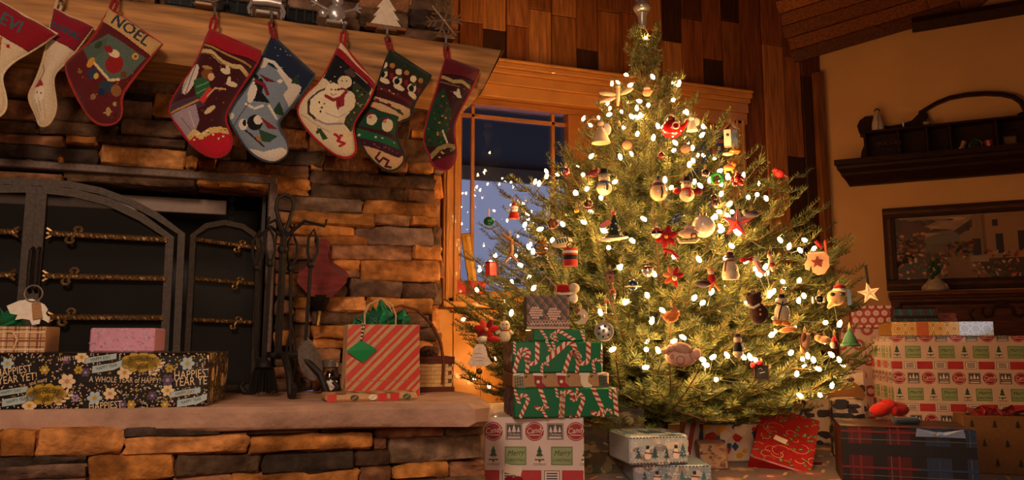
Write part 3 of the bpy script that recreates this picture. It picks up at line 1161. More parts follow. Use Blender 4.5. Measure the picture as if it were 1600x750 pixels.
# -- eight stockings, left to right
stocking('white stocking cut off by the left frame edge, with a lettered red cuff', [(-44, -22), (90, 54), (46, 82), (22, 95), (5, 112), (2, 126), (9, 150), (10, 168), (2, 181), (-22, 190), (-52, 168), (-66, 60)], YF,
         '#d8bfa0', [('p', [(-50, -30), (92, 52), (48, 84), (0, 56), (-60, 22)], '#8c1624'), ('t', 'LEVI', 14, 37, 27, 27, '#3d5c66', 1),
                     ('l', [(4, 62), (0, 90), (-8, 120)], 3, '#a8633a'), ('e', 14, 74, 3, 3, 0, '#a8202a'), ('l', [(10, 70), (18, 78)], 1.5, '#a8202a')],
         '#d9c6a6', (-30, -36), '#8c1624', [(-50, -30), (92, 52), (48, 84), (0, 56), (-60, 22)])
stocking('small white stocking with a bearded face on the foot, small lettered red cuff', [(85, 14), (146, 43), (118, 80), (102, 99), (87, 112), (82, 126), (86, 150), (88, 166), (84, 183), (75, 196), (62, 198), (57, 180), (47, 161), (45, 148), (57, 125), (68, 95), (76, 56)], YBK,
         '#d6c0a4', [('p', [(80, 8), (150, 42), (119, 82), (74, 58)], '#86172a'), ('t', 'THOMAS', 101, 50, 13.5, 27, '#2e4756', 1),
                     ('p', [(64, 122), (70, 136), (54, 138)], '#9b2230'), ('l', [(66, 96), (70, 112), (64, 126)], 2, '#9a6b48'),
                     ('e', 63, 150, 8, 14, 15, '#e3d3bb'), ('e', 60, 146, 1.2, 2, 0, '#7a3038'), ('e', 66, 148, 1.2, 2, 0, '#7a3038'),
                     ('l', [(62, 156), (66, 176)], 1.5, '#b69a7a'), ('l', [(56, 158), (64, 185)], 1.2, '#b69a7a'), ('l', [(70, 158), (72, 186)], 1.2, '#b69a7a')],
         '#c8ae8c', (94, 2), '#c8ae8c', [(80, 8), (150, 42), (119, 82), (74, 58)])
gold = ['#b98a3e', '#d8b878', '#8a6a2c']
stocking('dark red needlepoint stocking with a tan cuff lettered NOEL and a sleigh scene', [(171, 13), (254, 70), (236, 88), (203, 130), (189, 151), (191, 180), (180, 194), (158, 196), (142, 187), (115, 144), (101, 104), (108, 94), (142, 65), (162, 32)], YF,
         '#5a1a20', [('n', [(105, 60), (235, 90), (190, 195), (140, 190)], 60, 1.6, ['#7c2a2a', '#8e5a30', '#3a1014', '#6a2a24']),
                     ('p', [(170, 55), (228, 92), (200, 122), (172, 132), (150, 108), (140, 70)], '#55635a'), ('p', [(130, 75), (170, 60), (165, 80), (140, 100)], '#4c5a50'),
                     ('e', 180, 103, 13, 15, 30, '#8e1e22'), ('e', 180, 87, 9, 6, 20, '#dcc3a0'), ('e', 171, 80, 8, 5, 40, '#8e1e22'), ('e', 212, 90, 5, 5, 0, '#c9a24e'), ('e', 212, 90, 2.5, 2.5, 0, '#8e3a22'),
                     ('l', [(148, 100), (158, 112), (172, 128), (186, 126)], 4, '#d4bd8e'), ('e', 143, 100, 5, 9, 30, '#c98c3c'), ('e', 146, 118, 8, 9, 0, '#2d3850'), ('e', 152, 122, 4, 5, 20, '#c9a24e'),
                     ('e', 168, 138, 12, 9, 0, '#2c3a4a'), ('e', 182, 143, 8, 9, 0, '#8a5a34'), ('e', 160, 147, 5, 6, 0, '#1d2a44'), ('e', 194, 118, 5, 5, 0, '#6a3a22'), ('e', 155, 72, 5, 7, 40, '#31422f'),
                     ('e', 126, 114, 4, 3, 0, '#7d5c30'), ('e', 147, 154, 4, 5, 30, '#8a6a4a'), ('e', 170, 176, 4, 7, 0, '#a88a54'), ('e', 180, 164, 3, 4, 0, '#a88a54'), ('l', [(163, 178), (176, 176)], 2, '#a88a54'),
                     ('p', [(166, 8), (258, 70), (239, 91), (160, 34)], '#c29a66'), ('t', 'NOEL', 205, 50, 26, 34, '#2f3642', 1)],
         '#9b2a22', (180, 3), '#8c1624', [(166, 8), (258, 70), (239, 91), (160, 34)])
stocking('needlepoint stocking with a winged angel, plain red cuff and red toe', [(327, 46), (408, 81), (405, 94), (389, 119), (356, 168), (351, 187), (362, 212), (362, 230), (351, 243), (333, 247), (315, 239), (295, 223), (268, 184), (264, 169), (275, 144), (304, 104), (320, 68)], YF,
         '#3f151c', [('n', [(330, 80), (400, 110), (355, 180), (320, 200), (300, 120)], 90, 1.5, ['#6a3324', '#8a5a2e', '#2a0d12']),
                     ('l', [(312, 80), (330, 84), (346, 98), (362, 106), (376, 108), (386, 118)], 7, '#c7ab78'), ('l', [(314, 84), (332, 88), (348, 102), (364, 110)], 2, '#7a5a30'),
                     ('l', [(318, 70), (340, 80), (365, 92), (392, 106)], 3, '#a88648'), ('p', [(320, 40), (414, 80), (405, 100), (360, 86), (318, 68)], '#9c1526'),
                     ('e', 298, 126, 8, 26, 24, '#cfc0b4'), ('l', [(306, 104), (290, 150)], 2, '#8a7884'), ('l', [(300, 106), (284, 148)], 1.5, '#8a7884'),
                     ('p', [(264, 165), (310, 150), (322, 166), (290, 178), (266, 186)], '#4a3444'), ('p', [(266, 182), (306, 164), (312, 190), (306, 206), (290, 222)], '#a08c98'), ('l', [(284, 186), (300, 206)], 1.5, '#7c6874'), ('l', [(296, 176), (304, 200)], 1.5, '#c2b2ba'),
                     ('l', [(262, 180), (286, 170), (310, 158)], 3, '#b98a4c'), ('p', [(303, 128), (322, 120), (330, 140), (316, 158), (306, 150)], '#2f5a3a'), ('l', [(308, 138), (326, 130)], 2, '#5a9a5e'), ('l', [(308, 148), (322, 140)], 2, '#5a9a5e'),
                     ('e', 324, 118, 9, 8, 0, '#7a4a26'), ('e', 330, 122, 5, 6, 0, '#d8aa80'), ('e', 324, 108, 8, 3, 10, '#a8823c'),
                     ('p', [(326, 138), (334, 142), (318, 164), (311, 158)], '#c23a36'), ('l', [(324, 152), (336, 140), (352, 142)], 3, '#c9a070'), ('e', 352, 114, 8, 4, 30, '#d8c6a8'), ('e', 356, 110, 3, 6, -20, '#d8c6a8'), ('e', 362, 134, 9, 4, 10, '#d8c6a8'), ('e', 358, 128, 3, 6, 10, '#d8c6a8'), ('e', 328, 174, 10, 4, -35, '#d0b58c'),
                     ('p', [(290, 215), (362, 205), (366, 240), (330, 252), (300, 236)], '#b5172c'), ('l', [(295, 216), (304, 208), (314, 216), (330, 206), (344, 204), (358, 206)], 9, '#d3b272'), ('n', [(296, 208), (360, 202), (356, 220), (304, 226)], 30, 1.8, ['#6a4422', '#f0d9a0', '#8a6430'])],
         '#9c1526', (335, 30), '#9c1526', [(320, 40), (414, 80), (405, 100), (360, 86), (318, 68)])
stocking('pale blue stocking with sledding penguins and a navy starry top', [(425, 55), (492, 117), (480, 137), (466, 155), (437, 187), (435, 198), (448, 223), (450, 238), (441, 248), (426, 254), (408, 250), (390, 238), (362, 196), (353, 176), (358, 162), (389, 130), (408, 94)], YBK,
         '#7c8a9c', [('p', [(420, 50), (500, 118), (470, 150), (440, 118), (405, 92)], '#1c2740'), ('n', [(425, 60), (490, 118), (470, 140), (430, 100)], 22, 1.1, ['#8a9ab4', '#c9c2a8']),
                     ('l', [(410, 92), (428, 100), (442, 118), (456, 132), (468, 138)], 5, '#d8cfc4'), ('p', [(430, 110), (452, 124), (470, 142), (452, 168), (442, 150), (450, 140)], '#d5c8ba'), ('e', 412, 100, 6, 8, 30, '#cfc3b6'),
                     ('p', [(462, 118), (470, 134), (454, 132)], '#23402f'), ('p', [(436, 160), (446, 182), (424, 178)], '#23402f'), ('l', [(420, 168), (432, 186)], 4, '#ddd2c6'),
                     ('e', 396, 144, 8, 18, 18, '#dcd0c2'), ('e', 402, 142, 8, 19, 18, '#191a1e'), ('e', 394, 148, 6, 15, 18, '#dcd0c2'), ('e', 398, 122, 6, 6, 0, '#191a1e'), ('e', 395, 124, 3, 3, 0, '#dcd0c2'), ('p', [(396, 160), (422, 164), (404, 140)], '#191a1e'),
                     ('l', [(400, 128), (412, 134), (418, 150)], 5, '#7c2028'), ('p', [(404, 116), (432, 132), (416, 130)], '#6a1c26'), ('e', 437, 130, 4, 3, 0, '#e3dccf'), ('l', [(384, 164), (394, 170)], 4, '#dcd0c2'), ('l', [(398, 172), (410, 168)], 4, '#dcd0c2'),
                     ('l', [(388, 164), (376, 180), (366, 196)], 1.5, '#5a3a30'), ('e', 380, 196, 7, 9, 0, '#dcd0c2'), ('e', 398, 194, 12, 12, 0, '#191a1e'), ('e', 403, 190, 7, 7, 0, '#dcd0c2'), ('e', 382, 194, 3, 5, 0, '#191a1e'),
                     ('p', [(405, 184), (434, 202), (418, 202)], '#7c2028'), ('p', [(404, 204), (434, 214), (420, 224), (408, 222)], '#2d4a3a'), ('l', [(384, 206), (412, 230)], 3, '#3a2a2a'), ('e', 404, 218, 5, 3, 40, '#a8743c'),
                     ('p', [(386, 232), (412, 238), (440, 232), (452, 238), (430, 258), (404, 254)], '#d8ccc0'), ('e', 360, 182, 6, 5, 0, '#cfc6bd')],
         '#3d4454', (424, 36), '#8c1624')
stocking('white stocking with two large snowmen, folded red cuff over black sky', [(532, 66), (586, 129), (583, 142), (575, 161), (558, 183), (551, 198), (556, 224), (556, 239), (545, 247), (530, 245), (512, 233), (487, 213), (467, 183), (465, 168), (476, 149), (502, 127), (525, 82)], YF,
         '#d9c3a2', [('p', [(522, 84), (580, 140), (562, 172), (540, 140), (505, 124)], '#15161c'), ('n', [(520, 90), (556, 116), (535, 130), (510, 120)], 14, 1.0, ['#cfc9b8']),
                     ('p', [(526, 74), (586, 132), (583, 142), (552, 112), (522, 86)], '#8e1420'), ('p', [(552, 128), (578, 150), (556, 190), (548, 208), (536, 196), (546, 160)], '#2f3a26'), ('n', [(552, 128), (578, 150), (548, 208), (536, 196), (546, 160)], 50, 2.0, ['#8e8a6a', '#4a5a34', '#15161c']),
                     ('e', 538, 130, 11, 10, 0, '#dcc8aa'), ('e', 546, 117, 10, 4, 25, '#4c3a3a'), ('e', 548, 113, 6, 5, 25, '#4c3a3a'), ('e', 544, 160, 10, 16, 0, '#dcc8aa'),
                     ('e', 510, 168, 29, 27, 20, '#e6d5b6'), ('l', [(482, 160), (481, 178), (492, 188)], 4, '#3a2f34'), ('l', [(482, 158), (496, 146), (510, 140)], 3, '#4a3f44'), ('e', 520, 144, 13, 12, 0, '#e6d5b6'),
                     ('l', [(492, 188), (510, 196), (534, 196)], 3, '#9a8898'), ('l', [(508, 152), (520, 158), (532, 154), (540, 146)], 5, '#8e2630'), ('p', [(526, 154), (538, 150), (536, 174), (531, 168), (527, 175), (524, 166)], '#8e2630'), ('l', [(528, 160), (531, 170)], 1.5, '#5c1820'), ('e', 536, 176, 9, 8, 0, '#dcc8aa'), ('l', [(508, 178), (528, 186), (540, 180)], 2, '#b9a8a0'), ('l', [(527, 142), (534, 140), (541, 143)], 3, '#7a2a30'),
                     ('l', [(506, 122), (516, 132), (524, 128)], 2.4, '#2a2326'), ('e', 498, 162, 1.6, 1.6, 0, '#222'.replace('#222', '#222222')), ('e', 502, 170, 1.6, 1.6, 0, '#222222'), ('e', 506, 164, 1.2, 1.2, 0, '#222222'), ('e', 500, 176, 1.6, 1.6, 0, '#222222'),
                     ('e', 517, 142, 1.3, 1.3, 0, '#222222'), ('e', 523, 142, 1.3, 1.3, 0, '#222222'), ('l', [(515, 148), (520, 151), (525, 148)], 1.2, '#a8323a'), ('e', 534, 128, 1.2, 1.2, 0, '#222222'), ('e', 541, 128, 1.2, 1.2, 0, '#222222'),
                     ('p', [(494, 200), (502, 204), (512, 218), (504, 220)], '#2d4a2c'), ('e', 498, 206, 3, 5, 60, '#2d4a2c'), ('l', [(522, 212), (530, 218), (526, 222), (538, 226), (530, 230)], 4, '#a8202a'), ('e', 532, 214, 3, 2, 0, '#a8202a'),
                     ('l', [(470, 180), (490, 194), (514, 208)], 2, '#b9a48c')],
         '#a51a22', (537, 52), '#9c1526', [(526, 74), (588, 130), (586, 142), (552, 112), (520, 86), (526, 60)])
rows7 = []
for i, (x, y) in enumerate(((600, 118), (622, 130), (644, 142))):
    rows7 += [('e', x, y - 16, 5, 5, 20, '#d9c6a4'), ('e', x - 2, y - 2, 7, 7, 0, '#d9c6a4'), ('e', x - 3, y - 1, 4, 5, 0, '#16161a'), ('e', x, y + 9, 9, 4, 30, '#d9c6a4'), ('e', x + 1, y - 8, 4, 3, 0, '#2c4a34'), ('e', x + 12, y - 14, 4, 4, 0, '#a8743c'), ('e', x + 11, y + 2, 3, 5, 0, '#7c1c26')]
stocking('dark striped stocking of snow bears and bearded faces with a tan curled toe', [(609, 77), (674, 119), (668, 130), (646, 162), (643, 185), (622, 190), (618, 206), (622, 222), (630, 238), (632, 250), (624, 262), (612, 268), (598, 264), (580, 248), (560, 222), (553, 208), (556, 195), (572, 175), (586, 145), (597, 110)], YBK,
         '#3c141a', [('p', [(606, 74), (678, 118), (666, 134), (602, 96)], '#1c2a1c'), ('n', [(604, 80), (672, 122), (664, 136), (600, 98)], 22, 1.8, ['#5c2a22', '#0e140e', '#7a7a58'])] + rows7 +
         [('l', [(586, 134), (612, 148), (642, 164)], 5, '#5a1c22'), ('n', [(584, 130), (644, 160), (642, 168), (584, 138)], 26, 1.1, ['#c9a88a']),
          ('p', [(578, 148), (640, 172), (642, 188), (622, 190), (574, 164)], '#c7a47a'), ('l', [(582, 158), (596, 162), (610, 170), (628, 180)], 3, '#3a2f22'), ('e', 588, 158, 4, 3, 20, '#6a1c24'), ('e', 606, 166, 4, 3, 20, '#6a1c24'), ('e', 622, 176, 4, 3, 20, '#2c4030'),
          ('p', [(570, 168), (622, 184), (616, 212), (556, 196)], '#1c4030'), ('e', 580, 188, 8, 9, 20, '#d9c6a4'), ('e', 604, 198, 9, 10, 20, '#d9c6a4'), ('e', 578, 184, 3, 3, 0, '#b98068'), ('e', 600, 192, 3, 3, 0, '#b98068'), ('l', [(572, 180), (582, 176)], 3, '#6a1c24'), ('l', [(594, 188), (606, 186)], 3, '#6a1c24'),
          ('p', [(556, 200), (620, 222), (624, 234), (556, 214)], '#1d5a3c'), ('n', [(556, 204), (622, 226), (622, 232), (556, 212)], 12, 2.2, ['#d9c6a4']),
          ('p', [(556, 214), (626, 236), (620, 252), (566, 226)], '#3a1a2a'), ('n', [(556, 214), (626, 236), (620, 252), (566, 226)], 30, 1.2, ['#8a4a54']),
          ('p', [(568, 228), (622, 248), (634, 240), (630, 270), (600, 270), (578, 248)], '#c99f74'), ('l', [(592, 240), (586, 248), (592, 254), (598, 248), (606, 252), (602, 260), (610, 262)], 3.5, '#4a1a2a')],
         '#2a2a20', (605, 60), '#8c1624')
stocking('dark maroon stocking with a green tree and gold scrolls, nearest the window', [(696, 90), (749, 110), (738, 138), (715, 179), (708, 202), (713, 232), (711, 254), (700, 266), (685, 265), (674, 256), (671, 243), (663, 224), (663, 209), (670, 176), (682, 142)], YBK,
         '#33131a', [('n', [(690, 118), (738, 130), (708, 200), (680, 160)], 40, 1.6, ['#5a2a24', '#1f0b10', '#6a4a28']), ('p', [(690, 84), (754, 108), (742, 128), (688, 116)], '#5c1420'),
                     ('l', [(690, 120), (706, 130), (720, 130), (734, 138)], 5, '#a89062'), ('l', [(688, 128), (700, 134), (716, 138)], 2, '#7a5a34'), ('e', 713, 150, 8, 3, 30, '#c9bda8'), ('e', 714, 148, 3, 7, 0, '#c9bda8'),
                     ('p', [(692, 138), (704, 182), (694, 230), (664, 230), (664, 196), (676, 160)], '#1d3a26'), ('n', [(690, 138), (706, 190), (694, 232), (664, 230), (664, 196)], 70, 1.8, ['#35603c', '#0f2416', '#7c2a2c', '#b0823c', '#16301e']),
                     ('l', [(690, 206), (698, 224)], 3, '#c9bda8'), ('l', [(672, 246), (684, 234), (698, 228), (710, 230)], 7, '#8f784c'), ('n', [(670, 236), (712, 226), (708, 250), (674, 256)], 24, 1.8, ['#b89c62', '#3a2414']), ('p', [(672, 254), (712, 240), (712, 258), (690, 270)], '#6a1626')],
         '#8e1a28', (697, 74), '#8c1624', [(690, 84), (754, 108), (742, 128), (688, 116)])

# ================================================================ ON THE MANTEL SHELF
ZM = 1.664
sil, dsil, brz = H('#cfc6c4'), H('#8d8486'), H('#a58468')


def holder(name, label, x, hook, fn, col):
    p = at_plane(x, 30, (0, 1, 0), 2.53)
    r = thing(name, label, 'stocking holder', (p.x, 2.53, ZM + .006))
    mb = MB()
    mb.box((0, .0, .006), (.07, .06, .012), col, .003)
    mb.build('base', 'metal', r)
    hk = atY(hook[0], hook[1], YF - .0) - Vector((p.x, 2.53, ZM))
    mb = MB()
    hx = hk.x
    mb.tube([(hx * .3, -.015, .008), (hx, -.045, .006), (hx, -.062, -.012), (hx, YBK - 2.53 - .028, hk.z * .5), (hx, -.09, hk.z - .004), (hx, -.105, hk.z + .006)], .0042, dsil, 6)
    mb.build('hook', 'metal', r)
    fn(r)
    return r


def snowflake(r):
    mb = MB()
    for k in range(6):
        a = RR(60 * k + 12)
        d = Vector((math.cos(a), 0, math.sin(a)))
        pr = Vector((-math.sin(a), 0, math.cos(a)))
        c = Vector((0, 0, .075))
        mb.tube([c, c + d * .066], [.005, .0035], brz, 6)
        for q in (.028, .046):
            for s_ in (-1, 1):
                mb.tube([c + d * q, c + d * (q + .018) + pr * s_ * .02], .0032, brz, 5)
    mb.ball((0, 0, .075), .009, brz, 8, 6)
    mb.build('snowflake', 'metal', r)


def snow_figure(r):
    mb = MB()
    mb.ball((0, 0, .045), (.032, .022, .034), sil)
    mb.ball((0.004, 0, .088), .021, sil)
    mb.lathe([(.026, .104), (.026, .108), (.016, .109), (.014, .13), (0.002, .131)], dsil, 12)
    mb.build('body', 'metal', r)
    for s_ in (-1, 1):
        mb = MB()
        mb.tube([(s_ * .026, 0, .055), (s_ * .055, 0, .066), (s_ * .075, -.004, .078)], .0045, sil, 6)
        for k, (dx_, dz_) in enumerate(((.02, -.012), (.022, .006), (.012, .022))):
            mb.tube([(s_ * .062, 0, .07), (s_ * (.062 + dx_), -.003, .07 + dz_)], .0042, sil, 6)
        mb.build('twig_arm', 'metal', r)
    mb = MB()
    mb.ball((-.045, -.02, .03), .016, sil)
    mb.build('snowball', 'metal', r)


def reindeer(r):
    mb = MB()
    mb.tube([(-.045, 0, .05), (0, 0, .055), (.045, 0, .052)], [.016, .018, .016], sil, 10)
    for x in (-.045, .045):
        mb.tube([(x, -.008, .045), (x * 1.25, -.008, .02), (x * 1.15, -.008, .0)], [.007, .005, .005], sil, 6)
        mb.tube([(x, .008, .045), (x * 1.1, .008, .02), (x * 1.05, .008, .0)], [.007, .005, .005], sil, 6)
    mb.tube([(-.045, 0, .055), (-.06, 0, .085), (-.068, -.002, .1)], [.012, .009, .008], sil, 8)
    mb.ball((-.076, -.002, .104), (.018, .009, .01), sil)
    mb.build('body', 'metal', r)
    mb = MB()
    for s_ in (-1, 1):
        mb.tube([(-.066, s_ * .004, .112), (-.058, s_ * .02, .135), (-.066, s_ * .026, .155)], .0028, sil, 5)
        mb.tube([(-.06, s_ * .016, .13), (-.045, s_ * .022, .142)], .0024, sil, 5)
    mb.build('antlers', 'metal', r)


def wood_tree(r):
    mb = MB()
    out = [(-.058, .02), (.062, .012), (.034, .05), (.046, .048), (.022, .082), (.034, .08), (.0, .132), (-.034, .086), (-.022, .086), (-.045, .054), (-.034, .055)]
    mb.prism(out, -.008, .008, H('#d8c3ae'))
    mb.build('tree_cutout', 'matte', r, label='whitewashed wooden fir tree cutout')
    mb = MB()
    mb.box((0, 0, .016), (.14, .035, .014), H('#7d4a28'), .002)
    mb.build('wood_foot', 'matte', r)


def small_bell_holder(r):
    mb = MB()
    mb.tube([(-.04, 0, .012), (-.02, 0, .03), (.02, 0, .028), (.045, 0, .045)], .005, brz, 6)
    mb.ball((.045, 0, .05), .012, brz)
    mb.ball((-.01, 0, .036), (.02, .012, .012), sil)
    mb.build('figure', 'metal', r)


holder('stocking_holder', 'silver holder above the stocking lettered NOEL', 184, (180, 3), small_bell_holder, dsil)
holder('stocking_holder', 'bronze and silver holder above the angel stocking', 322, (335, 30), small_bell_holder, brz)
holder('stocking_holder', 'silver reindeer stocking holder above the penguin stocking', 416, (424, 36), reindeer, sil)
holder('stocking_holder', 'silver snowman stocking holder with twig arms', 525, (537, 52), snow_figure, sil)
holder('stocking_holder', 'whitewashed wooden tree stocking holder with a gold hook', 603, (605, 60), wood_tree, brz)
holder('stocking_holder', 'bronze snowflake stocking holder nearest the window', 694, (697, 74), snowflake, brz)
holder('stocking_holder', 'plain silver holder above the small white stocking', 92, (94, 2), small_bell_holder, dsil)

for k, (xa, xb, lab) in enumerate(((255, 325, 'leftmost black toy train wagon on the mantel'), (329, 396, 'black toy train wagon behind the reindeer holder'),
                                   (442, 497, 'black toy train wagon beside the silver snowman holder'))):
    a, b_ = at_plane(xa, 10, (0, 1, 0), 2.60), at_plane(xb, 20, (0, 1, 0), 2.60)
    w = b_.x - a.x
    r = thing('toy_train_wagon', lab, 'toy train', ((a.x + b_.x) / 2, 2.62, ZM + .004), group=None)
    blk = H('#1c1d20')
    mb = MB()
    mb.box((0, 0, .024), (w, .05, .012), blk, .002)
    mb.box((0, 0, .05), (w * .92, .045, .04), blk, .003)
    for s_ in range(4):
        mb.box((-w * .36 + s_ * w * .24, -.024, .05), (.006, .006, .04), H('#2c2d31'))
    mb.box((0, 0, .073), (w * .96, .05, .006), H('#26272b'), .002)
    mb.build('body', 'gloss', r)
    for s_ in (-1, 1):
        for q in (-1, 1):
            mb = MB()
            mb.lathe([(.010, -.003), (.011, .0), (.010, .003)], H('#2c2c30'), 12, (s_ * w * .32, q * .022, .011), Euler((RR(90), 0, 0)))
            mb.build('wheel', 'gloss', r)

# ================================================================ FIREPLACE SCREEN
YS = 2.63
IR = H('#4a3f39')
scr = thing('fireplace_screen', 'grey iron arched fireplace screen with twin doors and rope twist bars', 'fireplace screen', (0, YS, ZH))
sx = atY(59, 300, YS).x


def S2(x, y): p = atY(x, y, YS); return (p.x, p.z - ZH)


def strip(mb, path, w, y0, y1, col, closed=False):
    """flat bar following a path in the x-z plane"""
    n = len(path)
    L, R_ = [], []
    for i in range(n):
        a, b_ = Vector(path[max(0, i - 1)]), Vector(path[min(n - 1, i + 1)])
        if closed:
            a, b_ = Vector(path[(i - 1) % n]), Vector(path[(i + 1) % n])
        t = (b_ - a).normalized()
        nn_ = Vector((-t.y, t.x)) * w / 2
        # mitre
        if 0 < i < n - 1 or closed:
            t0 = (Vector(path[i]) - a).normalized()
            k = max(.5, abs(t0.dot(t)))
            nn_ /= k
        L.append(Vector(path[i]) + nn_)
        R_.append(Vector(path[i]) - nn_)
    v = []
    for i in range(n):
        v += [(L[i].x, y0, L[i].y), (R_[i].x, y0, R_[i].y), (R_[i].x, y1, R_[i].y), (L[i].x, y1, L[i].y)]
    f = []
    for i in range(n if closed else n - 1):
        j = (i + 1) % n
        for k in range(4):
            k2 = (k + 1) % 4
            f.append((i * 4 + k, j * 4 + k, j * 4 + k2, i * 4 + k2))
    if not closed:
        f += [(0, 1, 2, 3), tuple((n - 1) * 4 + k for k in (3, 2, 1, 0))]
    return mb.add(v, f, col)


def rope(mb, a, b_, r, col, turns):
    a, b_ = Vector(a), Vector(b_)
    n = int(turns * 6)
    d = (b_ - a).normalized()
    u = d.orthogonal().normalized()
    w = d.cross(u)
    for s_ in (0, 1, 2):
        mb.tube([a + (b_ - a) * i / n + (u * math.cos(2 * math.pi * (i / 6 + s_ / 3)) + w * math.sin(2 * math.pi * (i / 6 + s_ / 3))) * r * .8 for i in range(n + 1)], r * .75, col, 5)


def scroll(mb, c, s, col, y=0.0):
    """an S scroll crossing the bar"""
    pts = []
    for i in range(26):
        t = -1 + 2 * i / 25
        sg = 1 if t > 0 else -1
        u = abs(t)
        if u < .35:
            x, z = t * .9, t * 2.2
        else:
            a = (u - .35) / .65 * 4.4
            rr = .62 * (1 - .5 * (u - .35) / .65)
            x = sg * (.35 * .9 + .62 - .62 + rr * math.cos(math.pi - a) + .62 - .62 * 1.0) + sg * .3
            z = sg * (.35 * 2.2 + rr * math.sin(a) * .9)
        pts.append((c[0] + x * s, y, c[1] + z * s))
    mb.tube(pts, s * .24, col, 6)


outer = [S2(276, 560), S2(284, 366), S2(245, 338), S2(206, 317), S2(158, 299), S2(108, 289), S2(60, 286)]
mir = lambda P: [(2 * sx - x, z) for x, z in P]
full = outer + list(reversed(mir(outer)))[1:]
full[0] = (full[0][0], 0.0)
full[-1] = (full[-1][0], 0.0)
mb = MB()
strip(mb, full, .021, -.010, .010, IR)
strip(mb, [(full[0][0], .01), (full[-1][0], .01)], .02, -.01, .01, IR)
mb.build('arch_frame', 'iron', scr, 0)
BRS = H('#a8845a')
door_o = [S2(257, 556), S2(266, 372), S2(222, 341), S2(172, 317), S2(118, 303), S2(68, 297)]
door_o[0] = (door_o[0][0], .03)
for side in (1, -1):
    Q = (lambda P: P) if side == 1 else mir
    dr = MB()
    in_top = S2(68, 297)
    loop = Q(door_o) + Q([S2(69, 296), (S2(68, 297)[0], .03)])
    strip(dr, Q(door_o), .024, -.014, .004, IR)
    strip(dr, Q([(S2(68, 290)[0], .03), (S2(68, 290)[0], in_top[1] + .008)]), .027, -.0141, .0041, IR)
    strip(dr, Q([(S2(68, 290)[0] - .012, .03), (door_o[0][0] + .012, .03)]), .024, -.014, .004, IR)
    door = dr.build('door', 'iron', scr, 0)
    mm = MB()
    Pn = Q(door_o) + Q([(S2(68, 297)[0], .03)])
    mm.prism(Pn, .006, .009, H('#0c0a0a'))
    mm.build('mesh_curtain', 'soot', door, 0)
    for (x0, y0, x1, y1, sxp, syp) in ((260, 376, 80, 366, 118, 369), (257, 436, 74, 432, 112, 433), (253, 497, 82, 496, 107, 496)):
        a, b_ = Q([S2(x0, y0)])[0], Q([S2(x1, y1)])[0]
        c = Q([S2(sxp, syp)])[0]
        mb = MB()
        rope(mb, (a[0], -.02, a[1]), (b_[0], -.02, b_[1]), .0068, BRS, 14)
        mb.build('twisted_bar', 'brass', door)
        mb = MB()
        scroll(mb, c, .020 * side, BRS, -.026)
        for k in (-1, 0, 1):
            mb.tube([(b_[0] + .012 * side, -.02, b_[1]), (b_[0] - .008 * side, -.022, b_[1] + k * .016)], [.006, .004], BRS, 5)
        mb.ball((b_[0] + .012 * side, -.02, b_[1]), .008, BRS, 8, 6)
        mb.build('scroll_ornament', 'brass', door)
    hx = S2(51 if side == -1 else 61, 425)
    mb = MB()
    mb.tube([(hx[0], -.014, hx[1] + .07), (hx[0], -.04, hx[1] + .06), (hx[0], -.044, hx[1]), (hx[0], -.04, hx[1] - .05), (hx[0], -.014, hx[1] - .06)], .0055, H('#2a2422'), 8)
    mb.build('handle', 'iron', door)
# the right wing, folded back
wx = S2(289, 400)[0] + .006
wing = MB()
ang = RR(14)
def WP(x, y):
    # onto the folded wing's plane
    n_ = Vector((math.sin(ang), -math.cos(ang), 0))
    P = at_plane(x, y, n_, n_.dot(Vector((wx, YS, 0))))
    u = Vector((math.cos(ang), math.sin(ang), 0))
    return ((P - Vector((wx, YS, 0))).dot(u), P.z - ZH)
wpath = [(WP(292, 550)[0], .01), WP(301, 368), WP(322, 353), WP(350, 348), WP(378, 354), WP(396, 366), WP(404, 378)]
wpath.append((wpath[-1][0], .01))
strip(wing, wpath, .017, -.008, .006, H('#3d322c'))
strip(wing, [(wpath[0][0], .02), (wpath[-1][0], .02)], .017, -.008, .006, H('#3d322c'))
wo = wing.build('wing_panel', 'iron', scr, 0)
wo.location = (wx, 0, 0)
wo.rotation_euler = (0, 0, ang)
mm = MB()
mm.prism(wpath, .007, .01, H('#17110e'))
mm.build('mesh_curtain', 'soot', wo, 0)
for (x0, y0, x1, y1, q) in ((305, 375, 398, 388, (372, 386)), (303, 436, 395, 444, (369, 443)), (300, 500, 392, 504, (366, 505))):
    mb = MB()
    a, b_ = WP(x0, y0), WP(x1, y1)
    rope(mb, (a[0], -.015, a[1]), (b_[0], -.015, b_[1]), .0055, H('#86663f'), 9)
    mb.build('twisted_bar', 'brass', wo)
    mb = MB()
    scroll(mb, WP(*q), .0155, H('#86663f'), -.02)
    mb.build('scroll_ornament', 'brass', wo)
wl = MB()
wl2 = [(2 * sx - wx - .26 + .0, .0)]
pl_ = [(-.25, .01), (-.25, .44), (-.2, .475), (-.13, .485), (-.06, .475), (-.01, .44), (-.01, .01)]
strip(wl, pl_, .017, -.008, .006, H('#3d322c'))
o = wl.build('wing_panel', 'iron', scr, 0)
o.location = (2 * sx - wx, 0, 0)
o.rotation_euler = (0, 0, -ang)

